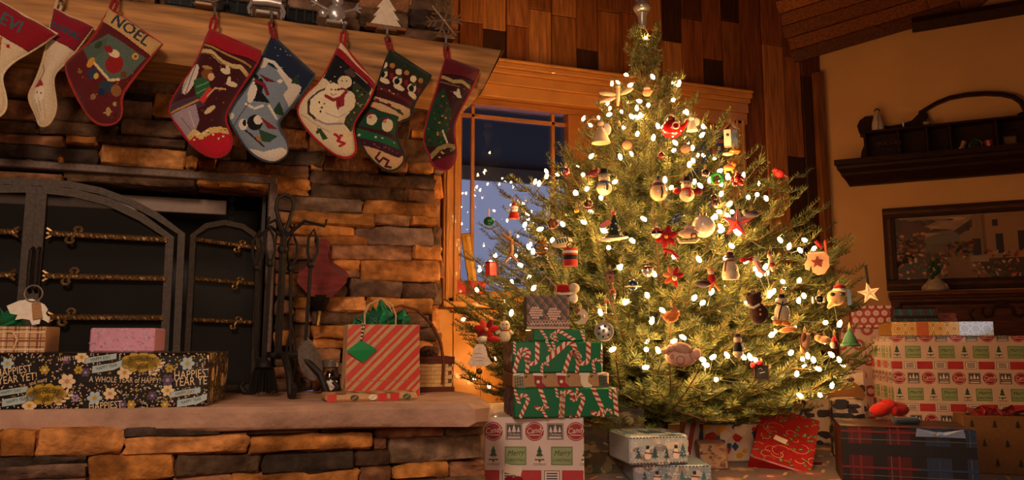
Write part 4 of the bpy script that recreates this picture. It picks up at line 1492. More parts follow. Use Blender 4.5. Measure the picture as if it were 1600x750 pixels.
# ================================================================ FIRE TOOLS
base = atY(434, 600, 2.54)
ft = thing('fire_tool_stand', 'black wrought iron stand with curled feet holding fire tools', 'fire tools', (base.x, 2.54, ZH))
BK = H('#2b2423')
YT = 2.54
def T2(x, y, Y=YT): p = atY(x, y, Y); return Vector((p.x - base.x, Y - YT, p.z - ZH))
mb = MB()
for dx_, dy_ in ((-.006, 0), (.006, 0), (0, -.006), (0, .006)):
    mb.tube([T2(434, 556) + Vector((dx_, dy_, 0)), T2(444, 360) + Vector((dx_, dy_, 0))], .006, BK, 6)
mb.ball(T2(442, 390), .017, BK, 10, 7)
mb.build('post', 'iron', ft)
mb = MB()
lp = [T2(443, 362), T2(437, 346), T2(431, 326), T2(434, 310), T2(445, 304), T2(456, 309), T2(459, 322), T2(452, 345), T2(446, 362)]
mb.tube(lp, .0062, BK, 7)
mb.build('loop_handle', 'iron', ft)
for (tx, yy, dyy, lbl) in ((418, 347, -.05, 0), (404, 362, .05, 0), (460, 352, .05, 0), (505, 352, -.06, 0)):
    mb = MB()
    e = T2(tx, yy)
    e.y = dyy
    m0 = T2(443, 372)
    mid = m0 * .5 + e * .5 + Vector((0, 0, .03))
    mb.tube([m0, mid, e - Vector((0, 0, .012)), e + Vector((0.004, 0, .01))], [.006, .006, .005, .004], BK, 6)
    mb.build('hook_arm', 'iron', ft)
for k, (px_, py_, dyy) in enumerate(((392, 606, .04), (449, 613, -.17), (507, 603, -.09), (470, 606, .10))):
    mb = MB()
    e = T2(px_, py_)
    e.y = dyy
    e.z = .012
    h = T2(434, 556)
    q1 = h + (e - h) * .45
    q1.z = h.z + .004
    q2 = h + (e - h) * .85
    q2.z = h.z * .55
    d = Vector((e.x - h.x, e.y, 0)).normalized()
    mb.tube([h, q1, q2, e - Vector((0, 0, .004)), e + d * .022, e + d * .034 + Vector((0, 0, .018)), e + d * .018 + Vector((0, 0, .032))], [.011, .011, .011, .011, .010, .009, .007], BK, 8)
    mb.build('curled_foot', 'iron', ft)


def tool(name, label, top, kn, bot, y, fn):
    a, k_, b_ = T2(*top), T2(*kn), T2(*bot)
    for q in (a, k_, b_):
        q.y = y
    r = thing(name, label, 'fire tool', Vector((base.x, YT, ZH)) + b_)
    a, k_ = a - b_, k_ - b_
    mb = MB()
    s = (a - k_)
    w = Vector((.016, 0, 0))
    mb.tube([k_ + Vector((.002, 0, 0)), k_ + s * .35 + w, k_ + s * .7 + w * .8, a - w * .2, k_ + s * .75 - w, k_ + s * .35 - w * .9, k_ - Vector((.002, 0, 0))], .005, BK, 6)
    mb.build('loop_handle', 'iron', r)
    mb = MB()
    mb.ball(k_, .013, BK, 10, 7)
    mb.tube([k_, Vector((0, 0, 0))], [.0065, .0055], BK, 7)
    mb.build('shaft', 'iron', r)
    fn(r)
    return r


def brush_head(r):
    mb = MB()
    mb.lathe([(.012, .01), (.022, 0), (.022, -.012), (.03, -.014)], BK, 10)
    mb.build('ferrule', 'iron', r)
    mb = MB()
    g = random.Random(4)
    for k in range(70):
        a, q = g.uniform(0, 6.28), math.sqrt(g.uniform(0, 1))
        mb.tube([(q * .028 * math.cos(a), q * .02 * math.sin(a), -.012), (q * .045 * math.cos(a), q * .026 * math.sin(a), -.085 - g.uniform(0, .01))], .0018, H('#1a1614'), 3)
    mb.build('bristles', 'matte', r, 0, kind='stuff')


def shovel_head(r):
    mb = MB()
    n, m_ = 9, 11
    v = []
    for j in range(m_):
        t = j / (m_ - 1)
        wd = .036 * (math.sin(math.pi * min(1, t * 1.6 + .12) * .5) if t < .6 else math.sqrt(max(0.02, 1 - ((t - .6) / .42) ** 2)))
        for i in range(n):
            u = -1 + 2 * i / (n - 1)
            v.append((u * wd + t * .030, -.004 - .012 * (1 - u * u) * (1 - t * .5) + .012, .012 - t * .135))
    f = [(j * n + i, (j + 1) * n + i, (j + 1) * n + i + 1, j * n + i + 1) for j in range(m_ - 1) for i in range(n - 1)]
    mb.add(v, f, H('#6a5c54'))
    mb.build('shovel_blade', 'iron', r, 80, label='dented grey shovel blade')


def poker_tip(r):
    mb = MB()
    mb.tube([(0, 0, 0), (.004, 0, -.05), (.01, 0, -.075)], [.0055, .005, .002], BK, 6)
    mb.tube([(.003, 0, -.03), (.022, 0, -.035), (.03, 0, -.022)], [.005, .004, .002], BK, 6)
    mb.build('poker_point', 'iron', r)


def tong_tips(r):
    mb = MB()
    for s_ in (-1, 1):
        mb.tube([(0, 0, .1), (s_ * .014, 0, .04), (s_ * .012, 0, -.05), (s_ * .002, 0, -.085)], .0045, BK, 6)
    mb.build('jaws', 'iron', r)


tool('fire_brush', 'hearth brush hanging at the front left of the tool stand', (420, 356), (421, 414), (412, 566), -.05, brush_head)
tool('fire_poker', 'poker hanging at the back left of the tool stand', (404, 362), (402, 416), (400, 545), .05, poker_tip)
tool('fire_tongs', 'tongs hanging just right of the stand post', (461, 362), (456, 417), (456, 560), .05, tong_tips)
tool('fire_shovel', 'ash shovel hanging at the right of the tool stand', (489, 362), (483, 416), (475, 532), -.06, shovel_head)

# ================================================================ BELLOWS
bp = atY(500, 376, YW - .03)
bl = thing('fireplace_bellows', 'dark red wooden bellows hung by its handle on the stone wall', 'bellows', bp)
def B2(x, y): p = atY(x, y, YW - .06); return (p.x - bp.x, p.z - bp.z)
fo = [(490, 388), (491, 410), (470, 424), (461, 432), (463, 443), (482, 464), (516, 466), (538, 444), (540, 438), (532, 430), (516, 420), (511, 406), (510, 388), (505, 382), (496, 382)]
mb = MB()
mb.prism([B2(*p) for p in fo], -.075, -.06, H('#74201c'), H('#c05a34'))
mb.build('front_board', 'darkwood', bl, 30)
mb = MB()
mb.prism([B2(x + 6, y - 10) for x, y in fo], -.018, -.005, H('#74201c'), H('#9a3a26'))
mb.build('back_board', 'darkwood', bl, 30)
mb = MB()
fb_ = [p for p in fo if p[1] > 409]
q = [B2(x, y) for x, y in fb_]
cx_, cz_ = sum(p[0] for p in q) / len(q), sum(p[1] for p in q) / len(q)
for lvl in range(4):
    y0 = -.06 + lvl * .0105
    sc_ = (.97, .88)[lvl % 2]
    mb.prism([(cx_ + (x - cx_) * sc_ + lvl * .003, cz_ + (z - cz_) * sc_ + lvl * .005) for x, z in q], y0, y0 + .0105, H('#3a2a1a'))
mb.build('leather_pleats', 'matte', bl, 30)
mb = MB()
a, b_, c_ = B2(499, 462), B2(498, 486), B2(496, 508)
mb.tube([(a[0], -.045, a[1]), (a[0], -.045, (a[1] + b_[1]) / 2), (b_[0], -.045, b_[1])], [.036, .03, .012], H('#1c1614'), 12)
mb.build('nozzle_block', 'iron', bl)
mb = MB()
mb.tube([(b_[0], -.045, b_[1] + .004), (b_[0], -.045, b_[1] - .012), (c_[0], -.045, c_[1] + .012), (c_[0], -.045, c_[1])], [.009, .006, .007, .008], H('#a8824a'), 10)
mb.build('brass_nozzle', 'brass', bl, label='brass nozzle')

# ================================================================ THINGS ON THE HEARTH
red, kraft = H('#c8332c'), H('#c79a6c')


def box_gift(name, label, cat, loc, size, rz, base, faces=None, mat='paper', bev=.004, side=None, group=None, parent_rot=None):
    """loc = the middle of the bottom; faces: dict of 'front'/'left'/'right'/'top' -> Pr"""
    r = thing(name, label, cat, loc, group=group, rot=parent_rot if parent_rot else (0, 0, rz))
    w, d, h = size
    mb = MB()
    mb.box((0, 0, h / 2), (w, d, h), base, bev)
    if side is not None:
        for i, q in enumerate(mb.f):
            c = sum((Vector(mb.v[k]) for k in q), Vector()) / len(q)
            if c.x < -w / 2 + .001:
                mb.c[i] = side
    mb.build('wrapping', mat, r, 0)
    fr_ = {'front': ((-w / 2, -d / 2, 0), (1, 0, 0), (0, 0, 1)), 'left': ((-w / 2, d / 2, 0), (0, -1, 0), (0, 0, 1)),
           'right': ((w / 2, -d / 2, 0), (0, 1, 0), (0, 0, 1)), 'top': ((-w / 2, -d / 2, h), (1, 0, 0), (0, 1, 0))}
    for k, pr in (faces or {}).items():
        mb = MB()
        pr.emit(mb, *fr_[k])
        mb.build('paper_print', 'print', r, 0, kind='stuff')
    return r


# red striped kraft bag
p0, p1 = atZ(539, 617, ZH), atZ(656, 617, ZH)
YBG = 2.36
pa, pb = atY(539, 617, YBG), atY(656, 617, YBG)
w, h = pb.x - pa.x, atY(597, 507, YBG).z - ZH
bag = thing('gift_bag', 'kraft gift bag with red diagonal stripes standing on the hearth', 'gift bag', ((pa.x + pb.x) / 2, YBG + .05, ZH), RR(1))
bag.rotation_euler = (0, 0, 0)
mb = MB()
d = .10
v = [(-w / 2, -d / 2, 0), (w / 2, -d / 2, 0), (w / 2, d / 2, 0), (-w / 2, d / 2, 0),
     (-w / 2 + .004, -d / 2 + .006, h), (w / 2 - .004, -d / 2 + .006, h), (w / 2 - .004, d / 2 - .006, h), (-w / 2 + .004, d / 2 - .006, h)]
v += [(w / 2 - .02, 0, h * .55), (w / 2 - .016, 0, h), (-w / 2 + .02, 0, h * .55), (-w / 2 + .016, 0, h)]
mb.add(v, [(0, 1, 5, 4), (2, 3, 7, 6), (1, 2, 8), (1, 8, 9, 5), (2, 6, 9, 8), (3, 0, 10), (0, 4, 11, 10), (3, 10, 11, 7), (0, 3, 2, 1)], kraft)
mb.build('paper_bag', 'kraft', bag, 0)
pr = Pr(w - .004, h - .002)
u = Vector((0.70, .714))
per = .066
for k in range(-8, 14):
    for off, wd in ((0, .026), (.0385, .0105)):
        s0 = k * per + off
        pr.poly([(s0, 0), (s0 + wd, 0), (s0 + wd + h, h), (s0 + h, h)], red, 0)
pr.line([(0, h * .22), (w, h * .22)], .0012, H('#a3744c'), 1)
mb = MB()
th = math.atan2(.006, h)
pr.emit(mb, (-w / 2 + .002, -d / 2 - .0002, .001), (1, 0, 0), (0, math.sin(th), math.cos(th)), .0012)
mb.build('stripe_print', 'print', bag, 0, label='red diagonal stripes')
for yy, bx0, bx1 in ((-d / 2 + .008, 571, 619), (d / 2 - .01, 575, 622)):
    a, b_ = atY(bx0, 507, YBG), atY(bx1, 507, YBG)
    x0_, x1_ = a.x - bag.location.x, b_.x - bag.location.x
    mb = MB()
    mb.tube([(x0_, yy, h - .02), (x0_ - .002, yy, h + .03), (x0_ + .012, yy, h + .062), ((x0_ + x1_) / 2, yy, h + .08), (x1_ - .012, yy, h + .06), (x1_, yy, h + .03), (x1_, yy, h - .02)], .0028, H('#c9a878'), 6)
    mb.build('cord_handle', 'cloth', bag)
# green tissue
rt = random.Random(6)


def tissue(parent, x0, x1, z, pts, col, y0=-.02, y1=.03, name='tissue_paper'):
    mb = MB()
    for j, (tx, tz) in enumerate(pts):
        c = Vector((tx, (y0 + y1) / 2 + rt.uniform(-.012, .012), tz))
        for k in range(5):
            a0, a1 = x0 + (x1 - x0) * rt.uniform(0, 1), x0 + (x1 - x0) * rt.uniform(0, 1)
            b0 = Vector((min(a0, a1) * .6 + tx * .4, y0 + rt.uniform(-.01, .01), z - .01))
            b1 = Vector((max(a0, a1) * .6 + tx * .4, y1 + rt.uniform(-.01, .01), z - .01))
            m0, m1 = b0 * .4 + c * .6 + Vector((rt.uniform(-.012, .012), rt.uniform(-.02, .02), 0)), b1 * .4 + c * .6 + Vector((rt.uniform(-.012, .012), rt.uniform(-.02, .02), 0))
            mb.add([b0, b1, m1, c, m0], [(0, 1, 2, 4), (4, 2, 3)], vary(col, rt, .2))
    return mb.build(name, 'cloth', parent, 0)


tissue(bag, -.10, .10, h, [(-.005, h + .085), (-.03, h + .06), (.02, h + .055), (.07, h + .05), (-.085, h + .022), (.085, h + .03), (-.05, h + .045)], H('#0f7d52'))
# green tag on a striped string
q = atY(571, 512, YBG - .06)
tg = Vector((q.x - bag.location.x, -d / 2 - .012, 0))
tp = [atY(x, y, YBG - .06) for x, y in ((544, 549), (568, 531), (594, 546), (572, 568))]
mb = MB()
mb.add([(p.x - bag.location.x, -d / 2 - .014 + .003 * i, p.z - ZH) for i, p in enumerate(tp)], [(3, 2, 1, 0), (0, 1, 2, 3)], H('#128a4e'))
o = mb.build('gift_tag', 'paper', bag, 0, label='green diamond gift tag')
mb = MB()
for k in range(2):
    a = Vector((tg.x + k * .008, -d / 2 + .003, h + .005))
    b_ = Vector((tp[1].x - bag.location.x, -d / 2 - .013, tp[1].z - ZH - .004))
    for i in range(10):
        mb.tube([a + (b_ - a) * i / 10, a + (b_ - a) * (i + 1) / 10], .0018, H('#2a2624' if i % 2 else '#e0d2bd'), 5)
mb.build('twine', 'cloth', bag)

# flat kraft parcel in front of the bag
a, b_ = atZ(505, 628, ZH + .0), atZ(660, 627, ZH)
yy = 2.205
pa, pb = atY(508, 626, yy), atY(652, 626, yy)
w, dd, hh = pb.x - pa.x + .0, .12, .021
pr = Pr(w, hh)
for x, c, k in ((.02, red, 0), (.10, H('#4a4038'), 1), (.165, H('#e7dcc8'), 1), (.2, red, 0), (.245, red, 0), (.29, H('#3d5a3a'), 1)):
    if k:
        pr.ell(x * w / .33, hh / 2, .012, .008, c, 1)
        pr.line([(x * w / .33 - .006, hh * .3), (x * w / .33 + .006, hh * .7)], .002, H('#c79a6c'), 2)
    else:
        pr.rect(x * w / .33, hh / 2, .026, hh, c, 0)
pt = Pr(w, dd)
for i in range(16):
    pt.rect(rt.uniform(0, w), rt.uniform(0, dd), .02, .03, rt.choice([red, H('#e7dcc8'), H('#3d5a3a')]), 0, rt.uniform(0, 3))
box_gift('flat_gift', 'thin flat parcel in kraft stocking paper lying before the striped bag', 'gift', ((pa.x + pb.x) / 2, yy + dd / 2, ZH + .001), (w, dd, hh), RR(1.5), kraft, {'front': pr, 'top': pt}, 'kraft', .006)

# splint basket with pine cones
pa, pb = atY(566, 607, 2.53), atY(706, 607, 2.53)
zc = atY(690, 560, 2.53).z - ZH
bsk = thing('splint_basket', 'woven splint basket with a tall brown hoop handle behind the striped bag', 'basket', ((pa.x + pb.x) / 2, 2.60, ZH))
bw, bd = pb.x - pa.x, .13
mb = MB()
rows = 6
rh = (zc - .03) / rows
for i in range(rows):
    nseg = 12
    for k in range(nseg):
        x = -bw / 2 + bw * (k + .5 + (.0 if i % 2 else .5)) / (nseg + .5)
        o_ = .003 if (i + k) % 2 else 0
        for s_ in (-1, 1):
            mb.box((x, s_ * (bd / 2 + o_), .015 + rh * (i + .5)), (bw / nseg * .94, .004, rh * .92), vary(H('#e2b473'), rt, .12), .0)
    for k in range(5):
        y = -bd / 2 + bd * (k + .5) / 5
        o_ = .003 if (i + k) % 2 else 0
        for s_ in (-1, 1):
            mb.box((s_ * (bw / 2 + o_), y, .015 + rh * (i + .5)), (.004, bd / 5 * .94, rh * .92), vary(H('#e2b473'), rt, .12), .0)
mb.build('woven_splints', 'trim', bsk, 0, kind='stuff')
mb = MB()
for z, hgt in ((.007, .02), (zc - .006, .024)):
    for s_ in (-1, 1):
        mb.box((0, s_ * (bd / 2 + .004), z), (bw + .018, .008, hgt), H('#5f3020'), .002)
        mb.box((s_ * (bw / 2 + .004), 0, z), (.008, bd + .018, hgt), H('#5f3020'), .002)
mb.box((0, 0, .008), (bw, bd, .006), H('#7d5a32'))
mb.build('rim', 'darkwood', bsk, 0)
mb = MB()
hp = [atY(x, y, 2.55) for x, y in ((569, 600), (572, 540), (582, 505), (602, 484), (625, 478), (650, 485), (672, 507), (686, 536), (690, 565), (688, 600))]
pts = [Vector((p.x - bsk.location.x, -bd / 2 - .013, p.z - ZH)) for p in hp]
n_ = len(pts)
v, f = [], []
for i, p in enumerate(pts):
    t = (pts[min(i + 1, n_ - 1)] - pts[max(i - 1, 0)]).normalized()
    nn_ = Vector((t.z, 0, -t.x)) * .0035
    for q_ in (nn_, -nn_):
        for yy_ in (-.004, .012):
            v.append(p + q_ + Vector((0, yy_, 0)))
for i in range(n_ - 1):
    a = i * 4
    f += [(a, a + 1, a + 5, a + 4), (a + 1, a + 3, a + 7, a + 5), (a + 3, a + 2, a + 6, a + 7), (a + 2, a, a + 4, a + 6)]
mb.add(v, f, H('#6d3a22'))
mb.build('hoop_handle', 'darkwood', bsk, 50)


def pine_cone(label, loc, s, rot):
    r = thing('pine_cone', label, 'pine cone', loc, rot=rot)
    mb = MB()
    for i in range(9):
        t = i / 8
        R_ = s * (.95 * math.sin(math.pi * (.15 + .8 * t)) + .08)
        n = 8
        for k in range(n):
            a = 2 * math.pi * (k / n + i * .38)
            c = Vector((math.cos(a) * R_ * .75, math.sin(a) * R_ * .75, s * (-1.1 + 2.2 * t)))
            mb.box(c, (s * .42, s * .36, s * .12), vary(H('#5a3420'), rt, .2), 0, Euler((0, RR(-25), a)))
    mb.lathe([(s * .3, -s), (s * .35, 0), (s * .12, s)], H('#3d2416'), 8)
    mb.build('scales', 'bark', r, 0)
    return r


c = atY(668, 548, 2.58)
pine_cone('dark pine cone at the right of the splint basket', (c.x, 2.58, ZH + zc + .012), .032, (RR(70), 0, RR(40)))
pine_cone('pine cone behind the striped bag in the basket', (c.x - .09, 2.60, ZH + zc + .012), .034, (RR(80), RR(10), RR(120)))

# glass jar
jp = atZ(517, 607, ZH)
jar = thing('glass_jar', 'small glass candy jar with a white label beside the ash shovel', 'jar', (atY(517, 600, 2.52).x, 2.54, ZH))
mb = MB()
mb.lathe([(.026, 0), (.03, .004), (.031, .03), (.031, .06), (.024, .072), (.023, .085), (.026, .088)], (1, 1, 1), 18)
mb.build('glass_body', 'glass', jar, 50)
mb = MB()
mb.lathe([(.025, .003), (.028, .01), (.028, .05), (.02, .052)], H('#b98a5a'), 14)
mb.build('sweets', 'matte', jar)
mb = MB()
for i in range(5):
    mb.ring((0, 0, .088 + i * .004), .027, .0022, H('#9a9088'), 20, 5, 'xy')
mb.lathe([(.026, .086), (.026, .108), (.01, .11)], H('#8d837a'), 16)
mb.build('lid', 'metal', jar)
pr = Pr(.036, .03)
pr.rect(.018, .015, .036, .03, H('#e6ddd2'), 0)
pr.text('fruit', .018, .012, .015, H('#b02530'), 2, 0, .3)
mb = MB()
pr.emit(mb, (-.018, -.033, .014), (1, 0, 0), (0, 0, 1))
mb.build('paper_label', 'print', jar, 0, label='white label lettered in red')

# ---- the long black birthday gift at the left
BWt, BDt, BHt = .86, .28, .138
cR = atZ(319, 637, ZH)
rz = RR(-9)
ux, uy = Vector((math.cos(rz), math.sin(rz), 0)), Vector((-math.sin(rz), math.cos(rz), 0))
cen = Vector((cR.x, cR.y, ZH)) - ux * BWt / 2 + uy * (BDt / 2 + .03)
cream, must, pbl, pur, lil = H('#e8c9a0'), H('#b9952f'), H('#aebfc4'), H('#5a4660'), H('#a88ab0')
rw = random.Random(31)


def birthday(w, h, full=True, seed=3):
    g = random.Random(seed)
    pr = Pr(w, h)
    for _ in range(int(900 * w * h / .06)):       # speckle of tiny leaves and dots
        x, y = g.uniform(0, w), g.uniform(0, h)
        pr.ell(x, y, .0028, .0016, g.choice([cream, must, lil, H('#8e6d3c'), pbl, H('#c9a05c')]), 0, g.uniform(0, 3), 6)
    def banner(x, y, a=.1):
        pr.poly([(x - .04, y + .006), (x + .035, y + .018), (x + .035, y + .032), (x - .04, y + .02)], pbl, 2)
        pr.poly([(x - .02, y - .018), (x + .03, y - .010), (x + .055, y + .002), (x + .055, y + .018), (x + .03, y + .008), (x - .02, y + .0)], pbl, 2)
        pr.text('HAPPY DAY', x - .002, y + .019, .011, H('#23313a'), 4, .15, 0, .8)
        pr.text('HAPPY YEAR', x + .014, y - .002, .011, H('#23313a'), 4, .2, 0, .8)
    def cloud(x, y):
        for q in range(9):
            t = 2 * math.pi * q / 9
            pr.ell(x + .034 * math.cos(t), y + .014 * math.sin(t), .014, .013, must, 2, 0, 9)
        pr.ell(x, y, .04, .018, must, 2)
        pr.text('birthday', x, y + .007, .019, H('#3a2c12'), 4, .08, .35)
        pr.text('girl', x + .004, y - .011, .019, H('#3a2c12'), 4, .05, .35)
    def sprig(x, y, a=0):
        for k in range(4):
            for s_ in (-1, 1):
                pr.ell(x + k * .011 * math.cos(a) - s_ * .007 * math.sin(a), y + k * .011 * math.sin(a) + s_ * .007 * math.cos(a), .0075, .0034, cream, 2, a + s_ * .7, 8)
        pr.line([(x - .01 * math.cos(a), y - .01 * math.sin(a)), (x + .04 * math.cos(a), y + .04 * math.sin(a))], .0014, cream, 1)
    return pr, banner, cloud, sprig


pr, banner, cloud, sprig = birthday(BWt, BHt)
m_per = BWt / (atY(319, 600, 2.2).x - atY(-160, 600, 2.2).x)
def fx(px, py):                    # where a spot of the photograph falls on the front face
    P = at_plane(px, py, -uy, (-uy).dot(cen - uy * BDt / 2))
    q_ = P - (cen - uy * BDt / 2 - ux * BWt / 2)
    return q_.dot(ux), P.z - ZH
k_ = lambda *p: fx(*p)
for px, py in ((158, 572), (290, 625), (18, 624)):
    banner(*fx(px, py))
for px, py in ((220, 566), (72, 616)):
    cloud(*fx(px, py))
for px, py, a in ((238, 582, 1.0), (90, 628, .7), (330, 560, 1.2)):
    sprig(*fx(px, py), a)
for t, px, py, sz, a in (('HAPPIEST', 22, 580, .027, .16), ('YEAR YET!', 28, 592, .027, .14), ('HAPPIEST', 301, 585, .03, .08), ('YEAR YET!', 304, 596, .03, .06),
                         ('A WHOLE YEAR of HAPPY!', 196, 594, .02, -.03), ('HAPPIEST', 165, 634, .026, .07), ('and many', 60, 596, .015, .3), ('and many', 290, 612, .014, .1), ('HAPPY YEAR', 110, 560, .014, .1)):
    x, y = fx(px, py)
    pr.rect(x, y, len(t) * sz * .5, sz * .9, H('#1d1716'), 1, a)
    pr.text(t, x, y, sz, cream, 3, a, 0, .72)
for px, py, r_, c, mdl in ((128, 558, .016, cream, must), (12, 568, .015, pbl, must), (195, 582, .018, cream, must), (148, 622, .018, pbl, must), (262, 610, .016, cream, must), (293, 568, .018, pbl, must),
                           (46, 634, .017, cream, must), (70, 578, .012, must, cream), (123, 578, .011, must, H('#7d5a1c')), (265, 576, .011, must, H('#7d5a1c')), (205, 632, .012, must, cream), (258, 632, .011, must, cream),
                           (105, 596, .02, cream, H('#b98a6a')), (172, 615, .016, cream, H('#b98a6a')), (118, 622, .01, lil, pur), (104, 562, .012, pur, lil), (134, 582, .012, pur, lil), (192, 632, .012, pur, lil),
                           (238, 618, .012, pur, lil), (262, 594, .016, pur, lil), (-40, 580, .016, cream, must), (-60, 610, .016, pbl, must)):
    x, y = fx(px, py)
    pr.ell(x, y, r_ * 1.05, r_ * 1.05, H('#1d1716'), 1)
    pr.flower(x, y, r_, c, mdl, 2)
p2_, *_ = birthday(BDt, BHt, seed=8)
for _ in range(26):
    x, y = rw.uniform(.01, BDt), rw.uniform(.01, BHt)
    p2_.ell(x, y, .007, .017, rw.choice([must, cream, H('#7a5a2a'), pur]), 1, rw.uniform(-.6, .6), 8)
for px_, py_ in ((.06, .08), (.2, .06), (.28, .1)):
    p2_.flower(px_, py_, .02, cream, must, 2)
p3_, *_ = birthday(BWt, BDt, seed=12)
box_gift('birthday_gift', 'long black box in flowered birthday paper lying along the hearth edge', 'gift', cen, (BWt, BDt, BHt), rz, H('#1d1716'), {'front': pr, 'right': p2_, 'top': p3_}, 'paper', .008)
ztop = ZH + BHt + .001

pk = atY(196, 552, 2.30)
pr = Pr(.165, .064)
for _ in range(120):
    pr.ell(rw.uniform(0, .165), rw.uniform(0, .064), rw.uniform(.002, .006), rw.uniform(.001, .003), rw.choice([H('#e3a6c0'), H('#b98ab0'), H('#d98aa8'), H('#c9b0c9')]), 0, rw.uniform(0, 3), 6)
box_gift('pink_gift', 'small pink floral gift on top of the black birthday box', 'gift', (pk.x, 2.34, ztop), (.165, .09, .064), RR(-13), H('#d79ab4'), {'front': pr}, 'paper', .004)

# plaid bag with green tissue, cut by the left edge
pp = atY(16, 550, 2.26)
pw, ph = .26, atY(40, 510, 2.26).z - ztop
r = thing('plaid_gift_bag', 'small tartan gift bag with green tissue at the left frame edge', 'gift bag', (atY(73, 550, 2.26).x - pw / 2, 2.34, ztop), RR(-8))
mb = MB()
mb.box((0, 0, ph / 2), (pw, .10, ph), H('#c99a72'), .002)
mb.build('paper_bag', 'kraft', r, 0)
pr = Pr(pw, ph)
for k in range(12):
    pr.rect(k * .026 + .008, ph / 2, .005, ph, H('#8d4a34') if k % 2 else H('#e3c4a0'), 0)
    pr.rect(k * .026 + .016, ph / 2, .0016, ph, H('#5a3a34'), 1)
for k in range(5):
    pr.rect(pw / 2, k * .022 + .008, pw, .004, H('#8d4a34') if k % 2 else H('#e3c4a0'), 2)
    pr.rect(pw / 2, k * .022 + .015, pw, .0014, H('#5a3a34'), 2)
mb = MB()
pr.emit(mb, (-pw / 2, -.05, 0), (1, 0, 0), (0, 0, 1))
mb.build('tartan_print', 'print', r, 0)
for s_ in (-1, 1):
    mb = MB()
    mb.tube([(.03 + s_ * .03, -.0525, ph * .15), (.035 + s_ * .032, -.054, ph * .5), (.03 + s_ * .026, -.054, ph * .78), (.02 + s_ * .02, -.0525, ph * .8)], .003, H('#e0b98e'), 6)
    mb.build('cord_handle', 'cloth', r)
tissue(r, -.12, .08, ph, [(-.1, ph + .06), (-.06, ph + .075), (0, ph + .05), (.05, ph + .03), (.03, ph + .055)], H('#0f7d52'))
def TG(x, y): p = atY(x, y, 2.27); q_ = p - Vector(r.location); return Vector((q_.dot(Vector((math.cos(RR(-8)), math.sin(RR(-8)), 0))), -.062, q_.z))
mb = MB()
fo = [TG(x, y) for x, y in ((10, 478), (30, 470), (52, 467), (72, 476), (78, 484), (74, 490), (81, 498), (78, 504), (66, 498), (64, 506), (52, 508), (48, 500), (36, 498), (24, 500), (28, 492), (16, 490))]
mb.prism([(p.x, p.z) for p in fo], -.064, -.0625, H('#e6dacd'))
mb.build('paper_leaf_tag', 'kraft', r, 0, label='jagged white paper tag')
mb = MB()
q_ = [TG(x, y) for x, y in ((52, 474), (66, 472), (70, 497), (54, 500))]
mb.prism([(p.x, p.z) for p in q_], -.068, -.0665, H('#a5774c'))
mb.build('kraft_tag', 'kraft', r, 0, label='small kraft tag')
mb = MB()
c_ = TG(54, 459)
mb.ring((c_.x, -.064, c_.z), .021, .0022, H('#a89a8c'), 22, 6)
mb.tube([(c_.x + .016, -.064, c_.z - .014), (TG(60, 476).x, -.068, TG(60, 476).z)], .0018, H('#a89a8c'), 5)
mb.build('wire_ring', 'metal', r)
# ================================================================ THE CHRISTMAS TREE
tb = bearing(1014)
TC = Vector((math.sin(tb) * 3.5, math.cos(tb) * 3.5, 0))      # heights on the tree are counted from z = 0
PROF = [(0.0, .70), (.18, .80), (.35, .88), (.55, .98), (.75, 1.0), (.95, .90), (1.15, .76), (1.35, .60), (1.5, .47), (1.65, .34), (1.78, .22), (1.9, .11), (2.03, .02)]


def prof(z):
    for (z0, r0), (z1, r1) in zip(PROF[:-1], PROF[1:]):
        if z0 <= z <= z1:
            return r0 + (r1 - r0) * (z - z0) / (z1 - z0)
    return .02


def tree_pt(px, py, k=1.0):
    """first point on the sight line that lies within k of the tree's outline"""
    r = ray(px, py)
    t = 1.8
    best, bt = 9, 3.4
    while t < 4.6:
        p = CAM + r * t
        q = math.hypot(p.x - TC.x, p.y - TC.y) / max(.03, prof(max(0, p.z)))
        if q < best:
            best, bt = q, t
        if q <= k:
            return p, t
        t += .01
    return CAM + r * bt, bt


fir = thing('christmas_tree', 'decorated fir tree covered in warm lights before the window', 'christmas tree', TC)
mb = MB()
mb.tube([(.004 * math.sin(i), .004 * math.cos(i * 2), .130 + 1.87 * i / 12) for i in range(13)], [.062 * (1 - i / 12.6) + .004 for i in range(13)], H('#4a3423'), 10)
mb.build('trunk', 'bark', fir, 60)
NG = [H('#42502b'), H('#4d5c30'), H('#384628'), H('#69733d'), H('#848648')]
TW = H('#6a4a2c')


